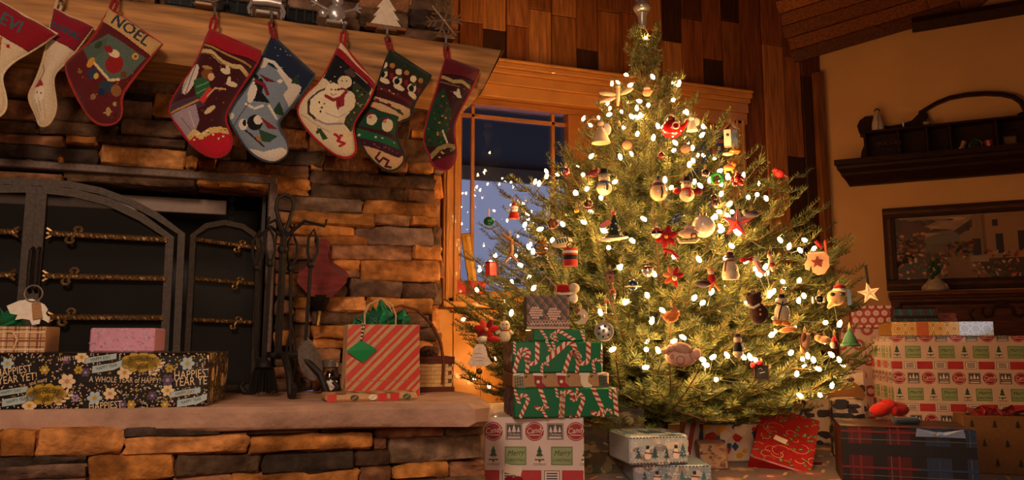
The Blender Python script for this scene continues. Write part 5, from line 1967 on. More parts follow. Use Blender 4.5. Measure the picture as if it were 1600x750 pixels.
def make_branch(L, seed):
    g = random.Random(seed)
    twigs = []
    up = .16 * L

    def stem(s):
        return Vector((s * L, .02 * L * math.sin(3 * s + seed), -.05 * L * math.sin(math.pi * s) + up * s ** 3))
    twigs.append(([stem(i / 9) for i in range(10)], .006 * (.5 + L * .6), .22))
    s = .16
    side = 1
    while s < .97:
        base = stem(s)
        ln = (.46 * (1 - s) + .09) * min(L, .8) * g.uniform(.75, 1.1) + .02
        a = side * RR(g.uniform(42, 60))
        d = Vector((math.cos(a), math.sin(a), g.uniform(-.12, .22)))
        mid = base + d * ln * .55 + Vector((0, 0, -.01))
        end = base + d * ln + Vector((ln * .18, 0, .05 * ln + g.uniform(-.01, .02)))
        twigs.append(([base, base * .5 + mid * .5, mid, mid * .45 + end * .55, end], .0026, 0))
        if ln > .15:
            for q, sg in ((.4, 1), (.6, -1)):
                b0 = base + (end - base) * q
                l2 = ln * (.5 - .3 * q) + .03
                a2 = a + sg * RR(48)
                e2 = b0 + Vector((math.cos(a2), math.sin(a2), g.uniform(-.05, .25))) * l2
                twigs.append(([b0, b0 * .5 + e2 * .5, e2], .0018, 0))
        side = -side
        s += .094 / max(.45, L) * g.uniform(.85, 1.15)
    mb = MB()
    nv, nc = [], []
    for pts, r, start in twigs:
        mb.tube(pts, [r * (1 - .7 * i / (len(pts) - 1)) for i in range(len(pts))], TW, 4)
        tot = sum((pts[i + 1] - pts[i]).length for i in range(len(pts) - 1))
        n = 5 * int(tot * 66)
        for k in range(n):
            t = start + (1 - start) * (k // 5 * 5 + g.random() * 1.5) / max(1, n)
            x = t * (len(pts) - 1)
            i = min(int(x), len(pts) - 2)
            p = pts[i] + (pts[i + 1] - pts[i]) * (x - i)
            tan = (pts[i + 1] - pts[i]).normalized()
            sd = tan.cross(Vector((0, 0, 1)))
            sd = sd.normalized() if sd.length > .1 else Vector((0, 1, 0))
            un = sd.cross(tan)
            th = (-.12, .55, 1.57, math.pi - .55, math.pi + .12)[k % 5] + g.uniform(-.16, .16)
            d = (sd * math.cos(th) + un * math.sin(th)) * .85 + tan * g.uniform(.42, .62)
            d.normalize()
            ln = g.uniform(.025, .032) * (.72 if t > .93 else 1) * (.8 if k % 5 == 2 else 1)
            w = tan.cross(d)
            w = (w.normalized() if w.length > .05 else un) * .0021
            e = p + d * ln + un * .003
            m_ = p + d * ln * .5
            nv += [tuple(p), tuple(m_ + w), tuple(e), tuple(m_ - w)]
            nc.append(g.choice(NG) if t < .9 else g.choice(NG[3:]))
    nf = [(4 * i, 4 * i + 1, 4 * i + 2, 4 * i + 3) for i in range(len(nc))]
    nb = MB()
    nb.v, nb.f, nb.c = nv, nf, nc
    st = mb.mesh('branch', 60)
    st.materials.append(M['bark'])
    nd = nb.mesh('needles', 0)
    nd.materials.append(M['needle'])
    return st, nd


LENS = [.16, .26, .40, .58, .78, 1.0]
VAR = {L: [make_branch(L, 13 * i + int(L * 100)) for i in range(3)] for L in LENS}
gt = random.Random(77)
NB = 0


def add_branch(z0, az, el, length, roll=0.0):
    global NB
    L = min(LENS, key=lambda q: abs(math.log(q / length)))
    st, nd = gt.choice(VAR[L])
    o = bpy.data.objects.new('branch', st)
    COL.objects.link(o)
    o.parent = fir
    sc = length / L
    o.scale = (sc, sc * gt.uniform(.9, 1.1), sc)
    o.rotation_euler = (Matrix.Rotation(az, 3, 'Z') @ Matrix.Rotation(-el, 3, 'Y') @ Matrix.Rotation(roll, 3, 'X')).to_euler()
    o.location = (0, 0, z0)
    n = bpy.data.objects.new('needles', nd)
    COL.objects.link(n)
    n.parent = o
    n['kind'] = 'stuff'
    NB += 1


lev, zt = 0, .42
while zt < 1.93:
    R = prof(zt)
    f_ = zt / 2.0
    el = RR(1 + 44 * f_ ** 1.9)
    n = max(5, int(6 + 12.5 * R ** .8))
    for k in range(n):
        az = 2 * math.pi * (k + .5 * (lev % 2) + gt.uniform(-.3, .3)) / n
        e = el + RR(gt.uniform(-7, 7))
        R2 = R * gt.uniform(.80, 1.0)
        ln = R2 / math.cos(e)
        add_branch(max(.33, zt - ln * math.sin(e) - .1 * ln), az, e, ln, RR(gt.uniform(-14, 14)))
    for k in range(n // 3):
        az = gt.uniform(0, 6.283)
        e = el + RR(gt.uniform(-8, 16))
        ln = R * gt.uniform(.45, .72) / math.cos(e)
        add_branch(max(.36, zt - ln * math.sin(e)), az, e, ln, RR(gt.uniform(-30, 30)))
    zt += .098 + .022 * (1 - f_)
    lev += 1
for k in range(7):       # the leader
    add_branch(1.80 + .025 * k, k * 2.4, RR(62), .16, 0)
add_branch(1.86, 0, RR(88), .20)
# a few long tips that stand clear of the outline in the photograph
for px, py in ((1158, 180), (1225, 275), (1300, 345), (1360, 412), (1352, 470), (768, 326), (784, 300), (702, 478), (712, 520), (868, 240), (895, 200), (1265, 300)):
    r = ray(px, py)
    t = ((TC - CAM).dot(Vector((r.x, r.y, 0)))) / (r.x ** 2 + r.y ** 2)
    P = CAM + r * t
    h = Vector((P.x - TC.x, P.y - TC.y, 0))
    e = RR(24 if py < 300 else 12)
    z0 = P.z - h.length * math.tan(e) - .02
    add_branch(z0, math.atan2(h.y, h.x), e, h.length / math.cos(e) * .98)
for k in range(22):      # low drooping boughs
    az = 2 * math.pi * k / 22 + gt.uniform(-.1, .1)
    e = RR(gt.uniform(-9, 0))
    add_branch(.52, az, e, gt.uniform(.62, .80), RR(gt.uniform(-20, 20)))
print('branches', NB)

# ---------------------------------------------------------------- string lights
SEEN = """1009,59 1020,120 985,133 999,158 1060,133 1052,156 1013,164 995,169 1001,180 987,182 952,179 1073,175 1080,196 1028,197 1042,206 1097,211
1021,215 996,209 1055,223 1053,235 1082,231 969,245 924,244 1077,257 1083,251 911,273 961,284 900,301 917,295 939,309 1085,284 1049,293 1109,281
1125,267 1094,290 1126,287 1127,303 1140,319 1124,331 1144,331 1118,338 1039,281 1169,308 1183,304 1197,310 1137,276 820,351 844,358 879,350 833,393
826,386 899,302 863,375 912,347 1006,342 942,360 951,387 969,417 923,331 988,376 1022,428 1115,340 1137,337 1126,354 1127,360 1152,364 1143,384
1134,403 1092,405 1053,401 1166,408 1089,360 1219,375 1233,385 1257,375 1272,388 1250,391 1196,417 1198,427 1180,420 1186,429 1223,440 1249,438
1208,456 1202,460 1256,462 1248,469 968,418 978,472 938,488 1019,501 1035,485 1011,461 1085,465 1098,473 1112,456 1206,523 1312,506 1290,504
1302,466 1299,554 1172,558 1236,551 1262,556 1018,502 1067,527 1053,533 1028,547 1010,546 1009,574 1103,570 1114,558 1098,562 1119,593 1162,558
1136,555 1271,562 1254,561 1278,576 1245,584 1250,618 1281,617 1300,602 1311,562 1180,562 813,414 774,399 799,489 834,450 957,546"""
sl = thing('string_lights', 'strings of small warm white lights wound through the fir tree', 'string lights', TC)
bm = MB()
bm.lathe([(.0012, -.012), (.0052, -.0095), (.0072, -.0025), (.0070, .0035), (.0045, .0095), (.001, .013)], (1, .8, .5), 8)
bulb_me = bm.mesh('bulb', 60)
bulb_me.materials.append(M['bulb'])
BP = []
for w in SEEN.split():
    x, y = map(int, w.split(','))
    p, t = tree_pt(x, y, gt.uniform(.82, .96))
    BP.append(p - TC)
for k in range(96):     # the rest of the strings: around the back and inside
    z = .44 + 1.43 * gt.random() ** 1.25
    a = gt.uniform(0, 6.283)
    fc = Vector((math.cos(a), math.sin(a), 0)).dot((CAM - TC).normalized())
    if fc > .1 and k % 3:
        a += math.pi
        fc = -fc
    rr = prof(z) * (gt.uniform(.55, .88) if fc < .1 else gt.uniform(.3, .7))
    BP.append(Vector((math.cos(a) * rr, math.sin(a) * rr, z)))
for x, y, Y_ in ((746, 566, 3.86), (741, 592, 3.92), (724, 499, 3.80), (764, 604, 3.9), (775, 560, 3.9), (790, 470, 3.8), (800, 440, 3.85), (785, 520, 3.9), (806, 400, 3.85)):
    BP.append(atY(x, y, Y_) - TC)            # some at glows behind the bell, others added unseen to light panelling and casing
for k in range(16):      # added at the back left to light the window casing
    z = gt.uniform(.6, 1.45)
    a = RR(gt.uniform(95, 190))
    BP.append(Vector((math.cos(a) * prof(z) * .84, math.sin(a) * prof(z) * .84, z)))
for p in BP:
    o = bpy.data.objects.new('bulb', bulb_me)
    COL.objects.link(o)
    o.parent = sl
    o.location = p
    o.rotation_euler = (gt.uniform(-1.2, 1.2), gt.uniform(-1.2, 1.2), 0)
mb = MB()
order = sorted(BP, key=lambda p: (int(p.z / .13), math.atan2(p.y, p.x)))
pts = []
for a, b_ in zip(order[:-1], order[1:]):
    if (b_ - a).length < .45:
        mid = (a + b_) / 2 * 1.0 - Vector((0, 0, .03))
        mb.tube([a, mid, b_], .0016, H('#1d2a18'), 4)
mb.build('cord', 'matte', sl, 60, kind='stuff')

# ---------------------------------------------------------------- ornaments
W_, CR, RD, DR, BLK, BRN, TAN_, GRN, GLD, ORG, PNK, NVY, SLV = (H(c) for c in (
    '#d9cdbf', '#cdb595', '#a3161a', '#6a1218', '#1b1a1c', '#5a3822', '#c59a6c', '#1d5a34', '#c9983a', '#d8742a', '#d9a898', '#27365a', '#c9c4c2'))


def orn(name, label, px, py, parts, k=1.0, hang=9, cat='ornament', twist=0.0, hcol='#c9a878'):
    p, t = tree_pt(px, py, k * .96)
    s = t / F_PX
    r = thing(name, label, cat, p, -bearing(px) + twist)
    for nm, mat, prims in parts:
        mb = MB()
        mb.M = Matrix.Scale(s, 4)
        for q in prims:
            c = q[0]
            if c == 'b': mb.ball((q[1], q[3], q[2]), q[4], q[5], 12, 8, q[6] if len(q) > 6 else None)
            elif c == 'x': mb.box((q[1], q[3], q[2]), q[4], q[5], .6, q[6] if len(q) > 6 else None)
            elif c == 't': mb.tube([(x, y, z) for x, z, y in q[1]], q[2], q[3], 7)
            elif c == 'p': mb.prism(q[1], q[2], q[3], q[4], q[5] if len(q) > 5 else None)
            elif c == 'l': mb.lathe(q[1], q[2], 16, (q[3], q[5], q[4]), q[6] if len(q) > 6 else None)
            elif c == 'r': mb.ring((q[1], q[3], q[2]), q[4], q[5], q[6], 22, 6)
            elif c == 'e': mb.ball((q[1], q[3], q[2]), q[4], q[5], 8, 5)
        mb.build(nm, mat, r)
    if hang:
        z0 = max((q[2] + (q[4] if not isinstance(q[4], tuple) else q[4][2])) if q[0] == 'b' else 0 for _, _, P in parts for q in P) if hang < 0 else hang
        mb = MB()
        mb.M = Matrix.Scale(s, 4)
        mb.tube([(-.8, 1, z0 - 3), (-1.2, 2, z0 + 5), (0, 3, z0 + 9), (1.2, 2, z0 + 5), (.8, 1, z0 - 3)], .45, H(hcol), 4)
        mb.build('hanger', 'cloth', r)
    return r


def star(R, r, n=5, a0=90):
    return [((R if i % 2 == 0 else r) * math.cos(RR(a0 + 180 * i / n)), (R if i % 2 == 0 else r) * math.sin(RR(a0 + 180 * i / n))) for i in range(2 * n)]


def snowman(h, hat, scarf, body=None):
    body = body or CR
    u = h / 44
    return [('body', 'clay', [('b', 0, -11 * u, 0, (12 * u, 9 * u, 11 * u), body), ('b', 0, 5 * u, 0, (9 * u, 8 * u, 8.5 * u), body)]),
            ('hat', 'cloth', [('l', [(11 * u, 0), (11 * u, 1.4 * u), (6.5 * u, 1.8 * u), (6 * u, 9 * u), (1, 9.6 * u)], hat, 0, 11 * u, 0)]),
            ('scarf', 'cloth', [('l', [(8 * u, -2 * u), (9.4 * u, 0), (8 * u, 2 * u)], scarf, 0, -1.5 * u, 0), ('t', [(3 * u, -2 * u, -8 * u), (5 * u, -9 * u, -9.5 * u), (4 * u, -15 * u, -10 * u)], 2 * u, scarf)]),
            ('face', 'gloss', [('e', -3 * u, 7 * u, -7.6 * u, 1.1 * u, BLK), ('e', 3 * u, 7 * u, -7.6 * u, 1.1 * u, BLK), ('t', [(0, 4.5 * u, -8 * u), (1 * u, 4 * u, -12 * u)], [1.2 * u, .3 * u], ORG),
                               ('e', 0, -7 * u, -9 * u, 1 * u, BLK), ('e', 0, -12 * u, -9 * u, 1 * u, BLK)])]


def bauble(r, col, mat='gloss', cap=None):
    return [('globe', mat, [('b', 0, 0, 0, r, col)]), ('cap', 'metal', [('l', [(r * .3, r * .9), (r * .3, r * 1.15), (r * .12, r * 1.2)], cap or GLD, 0, 0, 0)])]


orn('tree_topper', 'silvered glass spire topper of stacked globes above the tree tip', 1003, 14, [
    ('lower_globe', 'metal', [('b', 0, 2, 0, (14, 14, 10), SLV)]), ('upper_globe', 'metal', [('b', 0, 21, 0, (12, 12, 9), SLV)]),
    ('spire', 'metal', [('l', [(5, 29), (3.5, 38), (1.5, 60), (.3, 84)], SLV, 0, 0, 0)]),
    ('silver_socket', 'metal', [('l', [(6, -30), (7, -12), (9, -8), (5, -7)], SLV, 0, 0, 0), ('l', [(6, 11), (7, 12), (6, 13)], SLV, 0, 0, 0)])], hang=0, cat='tree topper')
orn('dragonfly_ornament', 'cream dragonfly shaped ornament high at the left of the tree', 962, 152, [
    ('body', 'clay', [('t', [(4, 14, 0), (4, 0, 0), (3, -14, 0)], [3.5, 3, 2], CR), ('b', 4, 17, 0, 4, CR)]),
    ('wing', 'clay', [('b', -12, 6, 0, (14, 2, 4), CR, Euler((0, RR(10), 0)))]), ('wing', 'clay', [('b', 17, 9, 0, (12, 2, 4), CR, Euler((0, RR(-25), 0)))]),
    ('wing', 'clay', [('b', -12, -3, 1, (13, 2, 3.5), PNK, Euler((0, RR(-12), 0)))])], hang=20)
orn('angel_ornament', 'cream angel ornament with a thin hoop at the upper left', 939, 206, [
    ('gown', 'clay', [('l', [(15, -18), (12, -10), (7, 2), (3, 9)], CR, 0, 0, 0)]), ('head', 'clay', [('b', 0, 13, 0, 5, PNK)]),
    ('hoop', 'brass', [('r', -10, 6, -2, 15, .8, CR)]), ('wing', 'clay', [('b', 9, 4, 2, (7, 1.5, 10), W_)])], hang=16)
orn('wood_disc_ornament', 'round tan wooden disc below the angel with the hoop', 980, 227, [('disc', 'clay', [('b', 0, 0, 0, (9, 2.5, 8), TAN_)]), ('edge', 'clay', [('r', 0, 0, -.6, 8.2, .9, BRN)])], hang=7)
orn('red_teapot_ornament', 'big red ornament with clear glass rings near the tree top', 1050, 198, [
    ('pot', 'gloss', [('b', 0, -4, 0, (17, 14, 15), RD)]), ('lid', 'gloss', [('b', 0, 12, 0, (8, 8, 4), DR)]), ('ring_trim', 'gloss', [('r', -2, 10, -6, 8, 1.4, CR), ('r', 6, -2, -14, 5, 1.4, PNK)]),
    ('spout', 'gloss', [('t', [(13, -4, 0), (20, 2, 0), (24, 9, 0)], [5, 3, 2], RD)])], hang=16)
orn('angel_ornament', 'tiny white angel lit from behind, right of the red teapot', 1081, 192, [('gown', 'clay', [('l', [(9, -13), (5, -2), (3, 3)], W_, 0, 0, 0)]), ('head', 'clay', [('b', 0, 7, 0, 4.5, W_)]), ('wing', 'clay', [('b', -7, 2, 2, (5, 1.2, 7), W_)]), ('wing', 'clay', [('b', 7, 2, 2, (5, 1.2, 7), W_)])], hang=12)
orn('birdhouse_ornament', 'small white and slate birdhouse at the upper right', 1142, 214, [
    ('house', 'matte', [('x', -5, -2, 0, (11, 14, 26), W_), ('x', 5.5, -2, 1, (10, 13, 26), H('#4c5560'))]), ('roof', 'matte', [('p', [(-13, 10), (0, 23), (2, 23), (14, 10), (11, 10), (1, 20), (-10, 10)], -9, 9, BRN)]),
    ('window', 'gloss', [('x', 6, 0, -6, (5, 1, 8), NVY), ('e', -5, 2, -7, 2.6, BLK)])], k=.96, hang=22)
orn('pumpkin_ornament', 'orange and white hanging shape below the birdhouse', 1146, 238, [('shade', 'gloss', [('b', 2, 1, 0, (9, 8, 4), ORG), ('b', -8, -2, 1, (9, 6, 3), CR)]), ('stem', 'matte', [('t', [(2, 4, 0), (2, 9, 0)], 1, BRN)])], hang=7)
orn('bauble', 'tiny dark red bauble near the top middle', 1033, 243, bauble(5.5, DR), hang=6)
orn('wood_disc_ornament', 'tan disc ornament beside a bulb, under the red teapot', 1071, 233, [('disc', 'clay', [('b', 0, 0, 0, (9, 3, 8), TAN_)]), ('edge', 'clay', [('r', 0, 0, -.6, 8, 1, BRN)])], hang=7)
orn('snowman_ornament', 'snowman in a black hat and dark blue scarf at left of centre', 944, 284, snowman(44, BLK, NVY), hang=20)
orn('cardinal_ornament', 'small dark red bird beside the black hatted snowman', 928, 271, [('body', 'matte', [('b', 0, 0, 0, (8, 5, 6), DR), ('b', 5, 5, 0, 4, DR)]), ('tail', 'matte', [('t', [(-6, -1, 0), (-14, -4, 1)], [3, 1.5], DR)])], hang=7)
orn('bauble', 'blue and red little bauble at the upper left edge', 884, 269, [('globe', 'gloss', [('b', 0, 0, 0, 7, DR), ('b', -3, 2, -3, 4.5, NVY)]), ('cap', 'metal', [('l', [(2, 6), (2, 8)], SLV, 0, 0, 0)])], hang=7)
orn('jingle_bell_ornament', 'large cream jingle bell with a striped knit cap', 1029, 297, [
    ('bell', 'gloss', [('b', 0, -4, 0, 14, H('#e0b890'))]), ('slot', 'matte', [('t', [(5, 3, -13), (6, -6, -13.4), (4, -14, -10)], 1.5, BLK)]),
    ('cap', 'cloth', [('l', [(11, 6), (9, 11), (6, 15), (2, 18)], [H('#6a4038'), PNK, H('#4a3a40')], 0, 0, 0)]), ('pompom', 'cloth', [('b', 0, 20, 0, 3, NVY)])], hang=20)
orn('snowman_ornament', 'snowman in a dark plaid hat with red mittens, right of the jingle bell', 1073, 295, snowman(42, H('#3a2024'), RD) + [('mitten', 'cloth', [('b', -15, -3, -2, (6, 4, 5), RD)]), ('mitten', 'cloth', [('b', 17, -5, -2, (7, 4, 6), DR)])], hang=19)
orn('bauble', 'dark plum bauble right of the red mittened snowman', 1102, 271, bauble(6.5, H('#3a1c24')), hang=7)
orn('mirror_bauble', 'dark mirror bauble pair hanging at right of centre', 1116, 313, [('upper_globe', 'metal', [('b', 0, 4, 0, 5.5, H('#4a3038'))]), ('lower_globe', 'metal', [('b', 1, -6, 0, 5.5, H('#7a5048'))])], hang=9)
orn('wreath_ornament', 'little bright green wreath at the upper right of centre', 1120, 279, [('wreath', 'cloth', [('r', 0, 0, 0, 8, 2.6, H('#2f9a3e'))]), ('bow', 'cloth', [('b', 0, -8, -2, (4, 2, 2), RD)])], hang=8)
orn('dog_ornament', 'tiny orange dog shaped ornament under the pumpkin shape', 1139, 262, [('body', 'clay', [('b', 0, 0, 0, (9, 5, 5), ORG), ('b', 7, 5, 0, 4.5, ORG)]), ('leg', 'clay', [('t', [(-5, -2, 0), (-6, -9, 0)], 1.6, ORG)]), ('leg', 'clay', [('t', [(5, -2, 0), (6, -9, 0)], 1.6, ORG)])], hang=6)
orn('berry_cluster', 'cluster of shiny red berries at the upper right', 1151, 282, [('berries', 'gloss', [('b', x, z, y, 4, c) for x, z, y, c in ((0, 0, -2, RD), (7, 3, 0, DR), (-6, 2, 0, RD), (2, 8, 0, RD), (-3, -6, 0, DR), (6, -5, -1, RD), (0, 3, -5, RD))])], hang=9)
orn('cardinal_ornament', 'red cardinal perched on the branch tip nearest the tan wall', 1218, 271, [
    ('body', 'matte', [('b', 0, 0, 0, (8, 6, 7), H('#a81f1c')), ('b', -5, 5, -1, 4.5, H('#a81f1c'))]), ('crest', 'matte', [('t', [(-5, 7, -1), (-4, 11, 0)], [2.5, .5], H('#a81f1c'))]), ('tail', 'matte', [('t', [(6, -2, 0), (13, -7, 0)], [3, 1.6], DR)]), ('beak', 'gloss', [('t', [(-9, 5, -2), (-12, 4, -2)], [1.6, .3], ORG)])], hang=0)
orn('jingle_bell_ornament', 'shiny green jingle bell hanging before the window glass', 764, 346, [('bell', 'metal', [('b', 0, 0, 0, (8.5, 8.5, 7.5), H('#1a6a4c'))]), ('slot', 'matte', [('t', [(-4, -2, -7.5), (0, -3, -8), (4, -2, -7.5)], .9, BLK)]), ('ribbon', 'cloth', [('t', [(0, 7, 0), (0, 20, 0)], 1.3, CR)])], hang=0)
orn('gnome_ornament', 'little figure in a red coat and cap near the window', 803, 332, [('coat', 'cloth', [('l', [(9, -10), (7, -2), (4, 4)], RD, 0, 0, 0)]), ('head', 'clay', [('b', 0, 6, 0, 5, PNK)]), ('cap', 'cloth', [('l', [(6, 8), (4, 12), (.6, 18)], RD, 0, 0, 0), ('l', [(6.5, 6.5), (6.8, 8), (6, 9.5)], W_, 0, 0, 0)]), ('beard', 'cloth', [('b', 0, 2, -4, (4, 2, 4), W_)])], hang=17)
orn('antler_ornament', 'carved wooden antler piece at the left of the tree', 797, 386, [('antler', 'clay', [('t', [(-12, 20, 0), (2, 10, 0), (2, -8, 0), (0, -13, 0)], [3, 3.6, 3.6, 3], H('#8a5a3c')), ('t', [(0, -13, 0), (-8, -24, 0)], [3, 1.6], H('#8a5a3c')), ('t', [(0, -13, 0), (12, -23, 0)], [3, 1.6], H('#8a5a3c')), ('t', [(2, 8, 0), (14, 2, 0)], [3, 1.6], H('#7a4a30'))])], hang=19)
orn('wire_cage_ornament', 'gold wire wound basket ornament left of centre', 847, 387, [('rings', 'brass', [('r', 0, 0, 0, 11, 1, BRN)] + [('l', [(9, -1), (10, 0), (9, 1)], H('#a87a3c'), 0, z, 0) for z in (-8, -3, 2, 7)]), ('stake', 'brass', [('t', [(-8, -14, 0), (6, 16, 0)], 1.2, H('#b98a4a')), ('t', [(8, -12, 0), (-4, 14, 0)], 1.2, H('#7a5a30'))])], hang=14)
orn('candy_roll_ornament', 'white twist ornament with dark green stripes left of centre', 878, 379, [('roll', 'clay', [('b', 0, 0, 0, (17, 7, 8), CR, Euler((0, RR(-12), 0)))]), ('stripe', 'matte', [('t', [(x, 5.5 + x * .2, -6), (x + 2, -1 + x * .2, -7.4)], 1.2, GRN) for x in (-8, -4, 0, 4, 8)])], hang=8)
orn('drum_ornament', 'red felt drum with white and black bands, left of centre', 891, 402, [('drum', 'cloth', [('l', [(11.5, -14), (11.5, -4)], H('#b5322c'), 0, 0, 0), ('l', [(11.7, -4), (11.7, 3)], BLK, 0, 0, 0), ('l', [(11.5, 3), (11.5, 14)], H('#b5322c'), 0, 0, 0)]), ('band', 'cloth', [('l', [(11.8, 6), (12, 8), (11.8, 10)], W_, 0, 0, 0)]), ('top_loop', 'cloth', [('r', 0, 19, 0, 5, 1, BRN)])], hang=16)
orn('lantern_ornament', 'bright red rectangular lantern at the far left of the tree', 767, 421, [('box', 'gloss', [('x', 0, 0, 0, (13, 13, 20), H('#d21c24'), Euler((0, 0, .6)))]), ('cap', 'gloss', [('x', 0, 11, 0, (14, 14, 2), DR, Euler((0, 0, .6)))])], hang=11, hcol='#d8742a')
orn('fir_on_sled_ornament', 'dark fir tree figure with a red sled on a white ski base', 958, 355, [
    ('tree', 'matte', [('l', [(15, -15), (9, -6), (11, -6), (6, 5), (8, 5), (1, 21)], H('#1b2a1e'), 2, 0, 0)]), ('base', 'gloss', [('b', 0, -18, 0, (24, 8, 4), H('#d8b9a4'), Euler((0, RR(-5), 0)))]),
    ('sled', 'gloss', [('x', -12, 4, -8, (18, 3, 8), H('#c8452c'), Euler((0, RR(-30), 0)))]), ('star', 'gloss', [('b', 1, 22, 0, 4, H('#c8452c'))]), ('dots', 'gloss', [('e', x, z, -10, 1.6, SLV) for x, z in ((4, 4), (-2, -4), (8, -6), (0, -11), (10, -13))])], hang=24)
orn('bauble', 'dark red bauble with a frilled top, upper left', 920, 320, bauble(8, H('#4a1a1c')), hang=9)
orn('jingle_bell_ornament', 'tiny gold bell at the upper left of the tree', 901, 329, [('bell', 'metal', [('b', 0, 0, 0, 4, GLD)]), ('loop', 'metal', [('r', 0, 5, 0, 1.6, .5, GLD)])], hang=6)
orn('pine_cone_ornament', 'round brown pine cone ornament at left of centre', 864, 350, [('cone', 'bark', [('b', 0, 0, 0, (9, 8, 8), H('#7a4a30'))]), ('scales', 'bark', [('b', 6 * math.cos(a), 6 * math.sin(a), -5, 3, H('#5a3420')) for a in (0, 1, 2, 3, 4, 5)])], hang=9)
orn('bauble', 'red and silver striped bauble at the middle of the tree', 1026, 364, [('globe', 'gloss', [('l', [(2, -9), (6, -7), (9, -2)], SLV, 0, 0, 0), ('l', [(9, -2), (9.4, 0), (9, 2)], BLK, 0, 0, 0), ('l', [(9, 2), (6, 7), (2, 9)], H('#b8454a'), 0, 0, 0)]), ('cap', 'metal', [('l', [(2, 9), (2, 11)], SLV, 0, 0, 0)])], hang=10)
orn('poinsettia_ornament', 'red cloth poinsettia at the middle of the tree', 1041, 370, [('petals', 'cloth', [('b', 9 * math.cos(a), 9 * math.sin(a), 0, (9, 2, 5), RD, Euler((0, -a, 0))) for a in (0.3, 1.3, 2.4, 3.5, 4.5, 5.5)]), ('centre', 'cloth', [('b', 0, 0, -3, 3, GLD)])], hang=8)
orn('ribbon_bow', 'dark red ribbon tails just below the cloth poinsettia', 1049, 395, [('tail', 'cloth', [('t', [(-12, 5, 0), (0, 2, -2), (10, -8, 0)], 3, H('#b0202a'))]), ('tail', 'cloth', [('t', [(-6, 6, 1), (-10, -6, 0)], 2.4, DR)])], hang=7)
orn('sleigh_ornament', 'cream and pink sleigh beside the big pearly globe', 1076, 368, [('seat', 'clay', [('b', 0, 3, 0, (16, 8, 7), H('#d0a48c')), ('b', 2, 12, 2, (9, 5, 4), PNK)]), ('runner', 'clay', [('t', [(-17, -4, -5), (-14, -11, -5), (10, -11, -5), (16, -6, -5)], 2, CR), ('t', [(-14, -9, 5), (10, -9, 5), (16, -5, 5)], 2, CR)]), ('wheel', 'clay', [('r', 8, -2, -8, 4, 1.2, BRN)])], hang=16)
orn('pearl_globe_ornament', 'biggest pearly glass globe right of centre', 1099, 354, bauble(18, H('#e8d0bc')), hang=21)
orn('star_ornament', 'large folded dark red metal star right of centre', 1151, 348, [('star', 'gloss', [('p', star(25, 10, 5, 84), -2, 2, H('#a2231c'), H('#5a1412'))]), ('ridge', 'gloss', [('t', [(0, 0, -4), (x, z, -2)], [1.6, .4], H('#c03a2a')) for x, z in star(24, 10, 5, 84)[::2]])], hang=24)
orn('penguin_ornament', 'small dark bird sitting behind the large red star', 1174, 335, [('body', 'matte', [('b', 0, 0, 0, (12, 6, 6), H('#3a3038')), ('b', -9, 4, 0, 5, H('#3a3038'))]), ('tail', 'matte', [('t', [(8, 0, 0), (18, 3, 0)], [3, 1.4], BRN)])], hang=7)
orn('snowman_ornament', 'tall white snowman in a small brown hat right of centre', 1141, 417, [('body', 'clay', [('l', [(12, -20), (13.5, -14), (11, 0), (8, 10), (3, 16)], CR, 0, 0, 0)]), ('hat', 'cloth', [('l', [(9, 14), (9, 16), (6, 17), (5, 23), (1, 24)], H('#4a2a28'), 0, 0, 0)]), ('scarf', 'cloth', [('l', [(8, 7), (9.5, 9), (8, 11)], H('#8a4a34'), 0, 0, 0), ('t', [(-6, 8, -6), (-8, -8, -8)], 2, H('#8a4a34'))]), ('face', 'gloss', [('e', -2, 13, -5, 1, BLK), ('e', 4, 13, -5, 1, BLK), ('e', 7, 0, -8, 1.2, BLK), ('e', 8, -6, -9, 1.2, BLK)])], hang=23)
orn('elf_ornament', 'tiny elf in a brown and white suit, right of the tall snowman', 1205, 408, [('body', 'cloth', [('b', 0, -2, 0, (5, 4, 8), CR), ('b', 1, -6, -2, (5, 4, 4), H('#8a2a20'))]), ('head', 'clay', [('b', -2, 8, 0, 4, PNK)]), ('leg', 'cloth', [('t', [(0, -9, 0), (2, -16, 0)], 2, W_)]), ('cap', 'cloth', [('l', [(4, 11), (2, 15), (.4, 18)], H('#7a5a3c'), -2, 0, 0)])], hang=17)
orn('stocking_ornament', 'little pink and white stocking at right of centre', 1185, 416, [('boot', 'cloth', [('t', [(-3, 9, 0), (0, 0, 0), (4, -7, 0), (10, -11, 0)], [4, 4.5, 4.5, 3.5], H('#d89a8a'))]), ('cuff', 'cloth', [('l', [(5.5, 7), (6, 10), (5.5, 13)], W_, -4, 0, 0)])], hang=11)
orn('ribbon_bow', 'bright red bow around a bulb right of the tall snowman', 1168, 406, [('loop', 'cloth', [('b', -6, 0, 0, (6, 3, 4), RD)]), ('loop', 'cloth', [('b', 6, 1, 0, (6, 3, 4), RD)]), ('knot', 'cloth', [('b', 0, 0, -2, 2.5, DR)])], hang=0)
orn('mitten_ornament', 'tan felt mitten with a dark red star at the right side', 1277, 410, [
    ('mitten', 'cloth', [('p', [(-13, 17), (12, 17), (17, 8), (17, -8), (10, -18), (0, -20), (-8, -14), (-9, -4), (-12, -12), (-18, -10), (-19, -2), (-15, 4)], -4, 4, H('#c39478'), H('#a87a5c'))]), ('star', 'cloth', [('p', star(10, 4.5), -5, -3.6, H('#6a2420'))]), ('stitching', 'cloth', [('t', [(-12, 15, -4.5), (11, 15, -4.5)], .8, H('#e0c8b0'))])], hang=17)
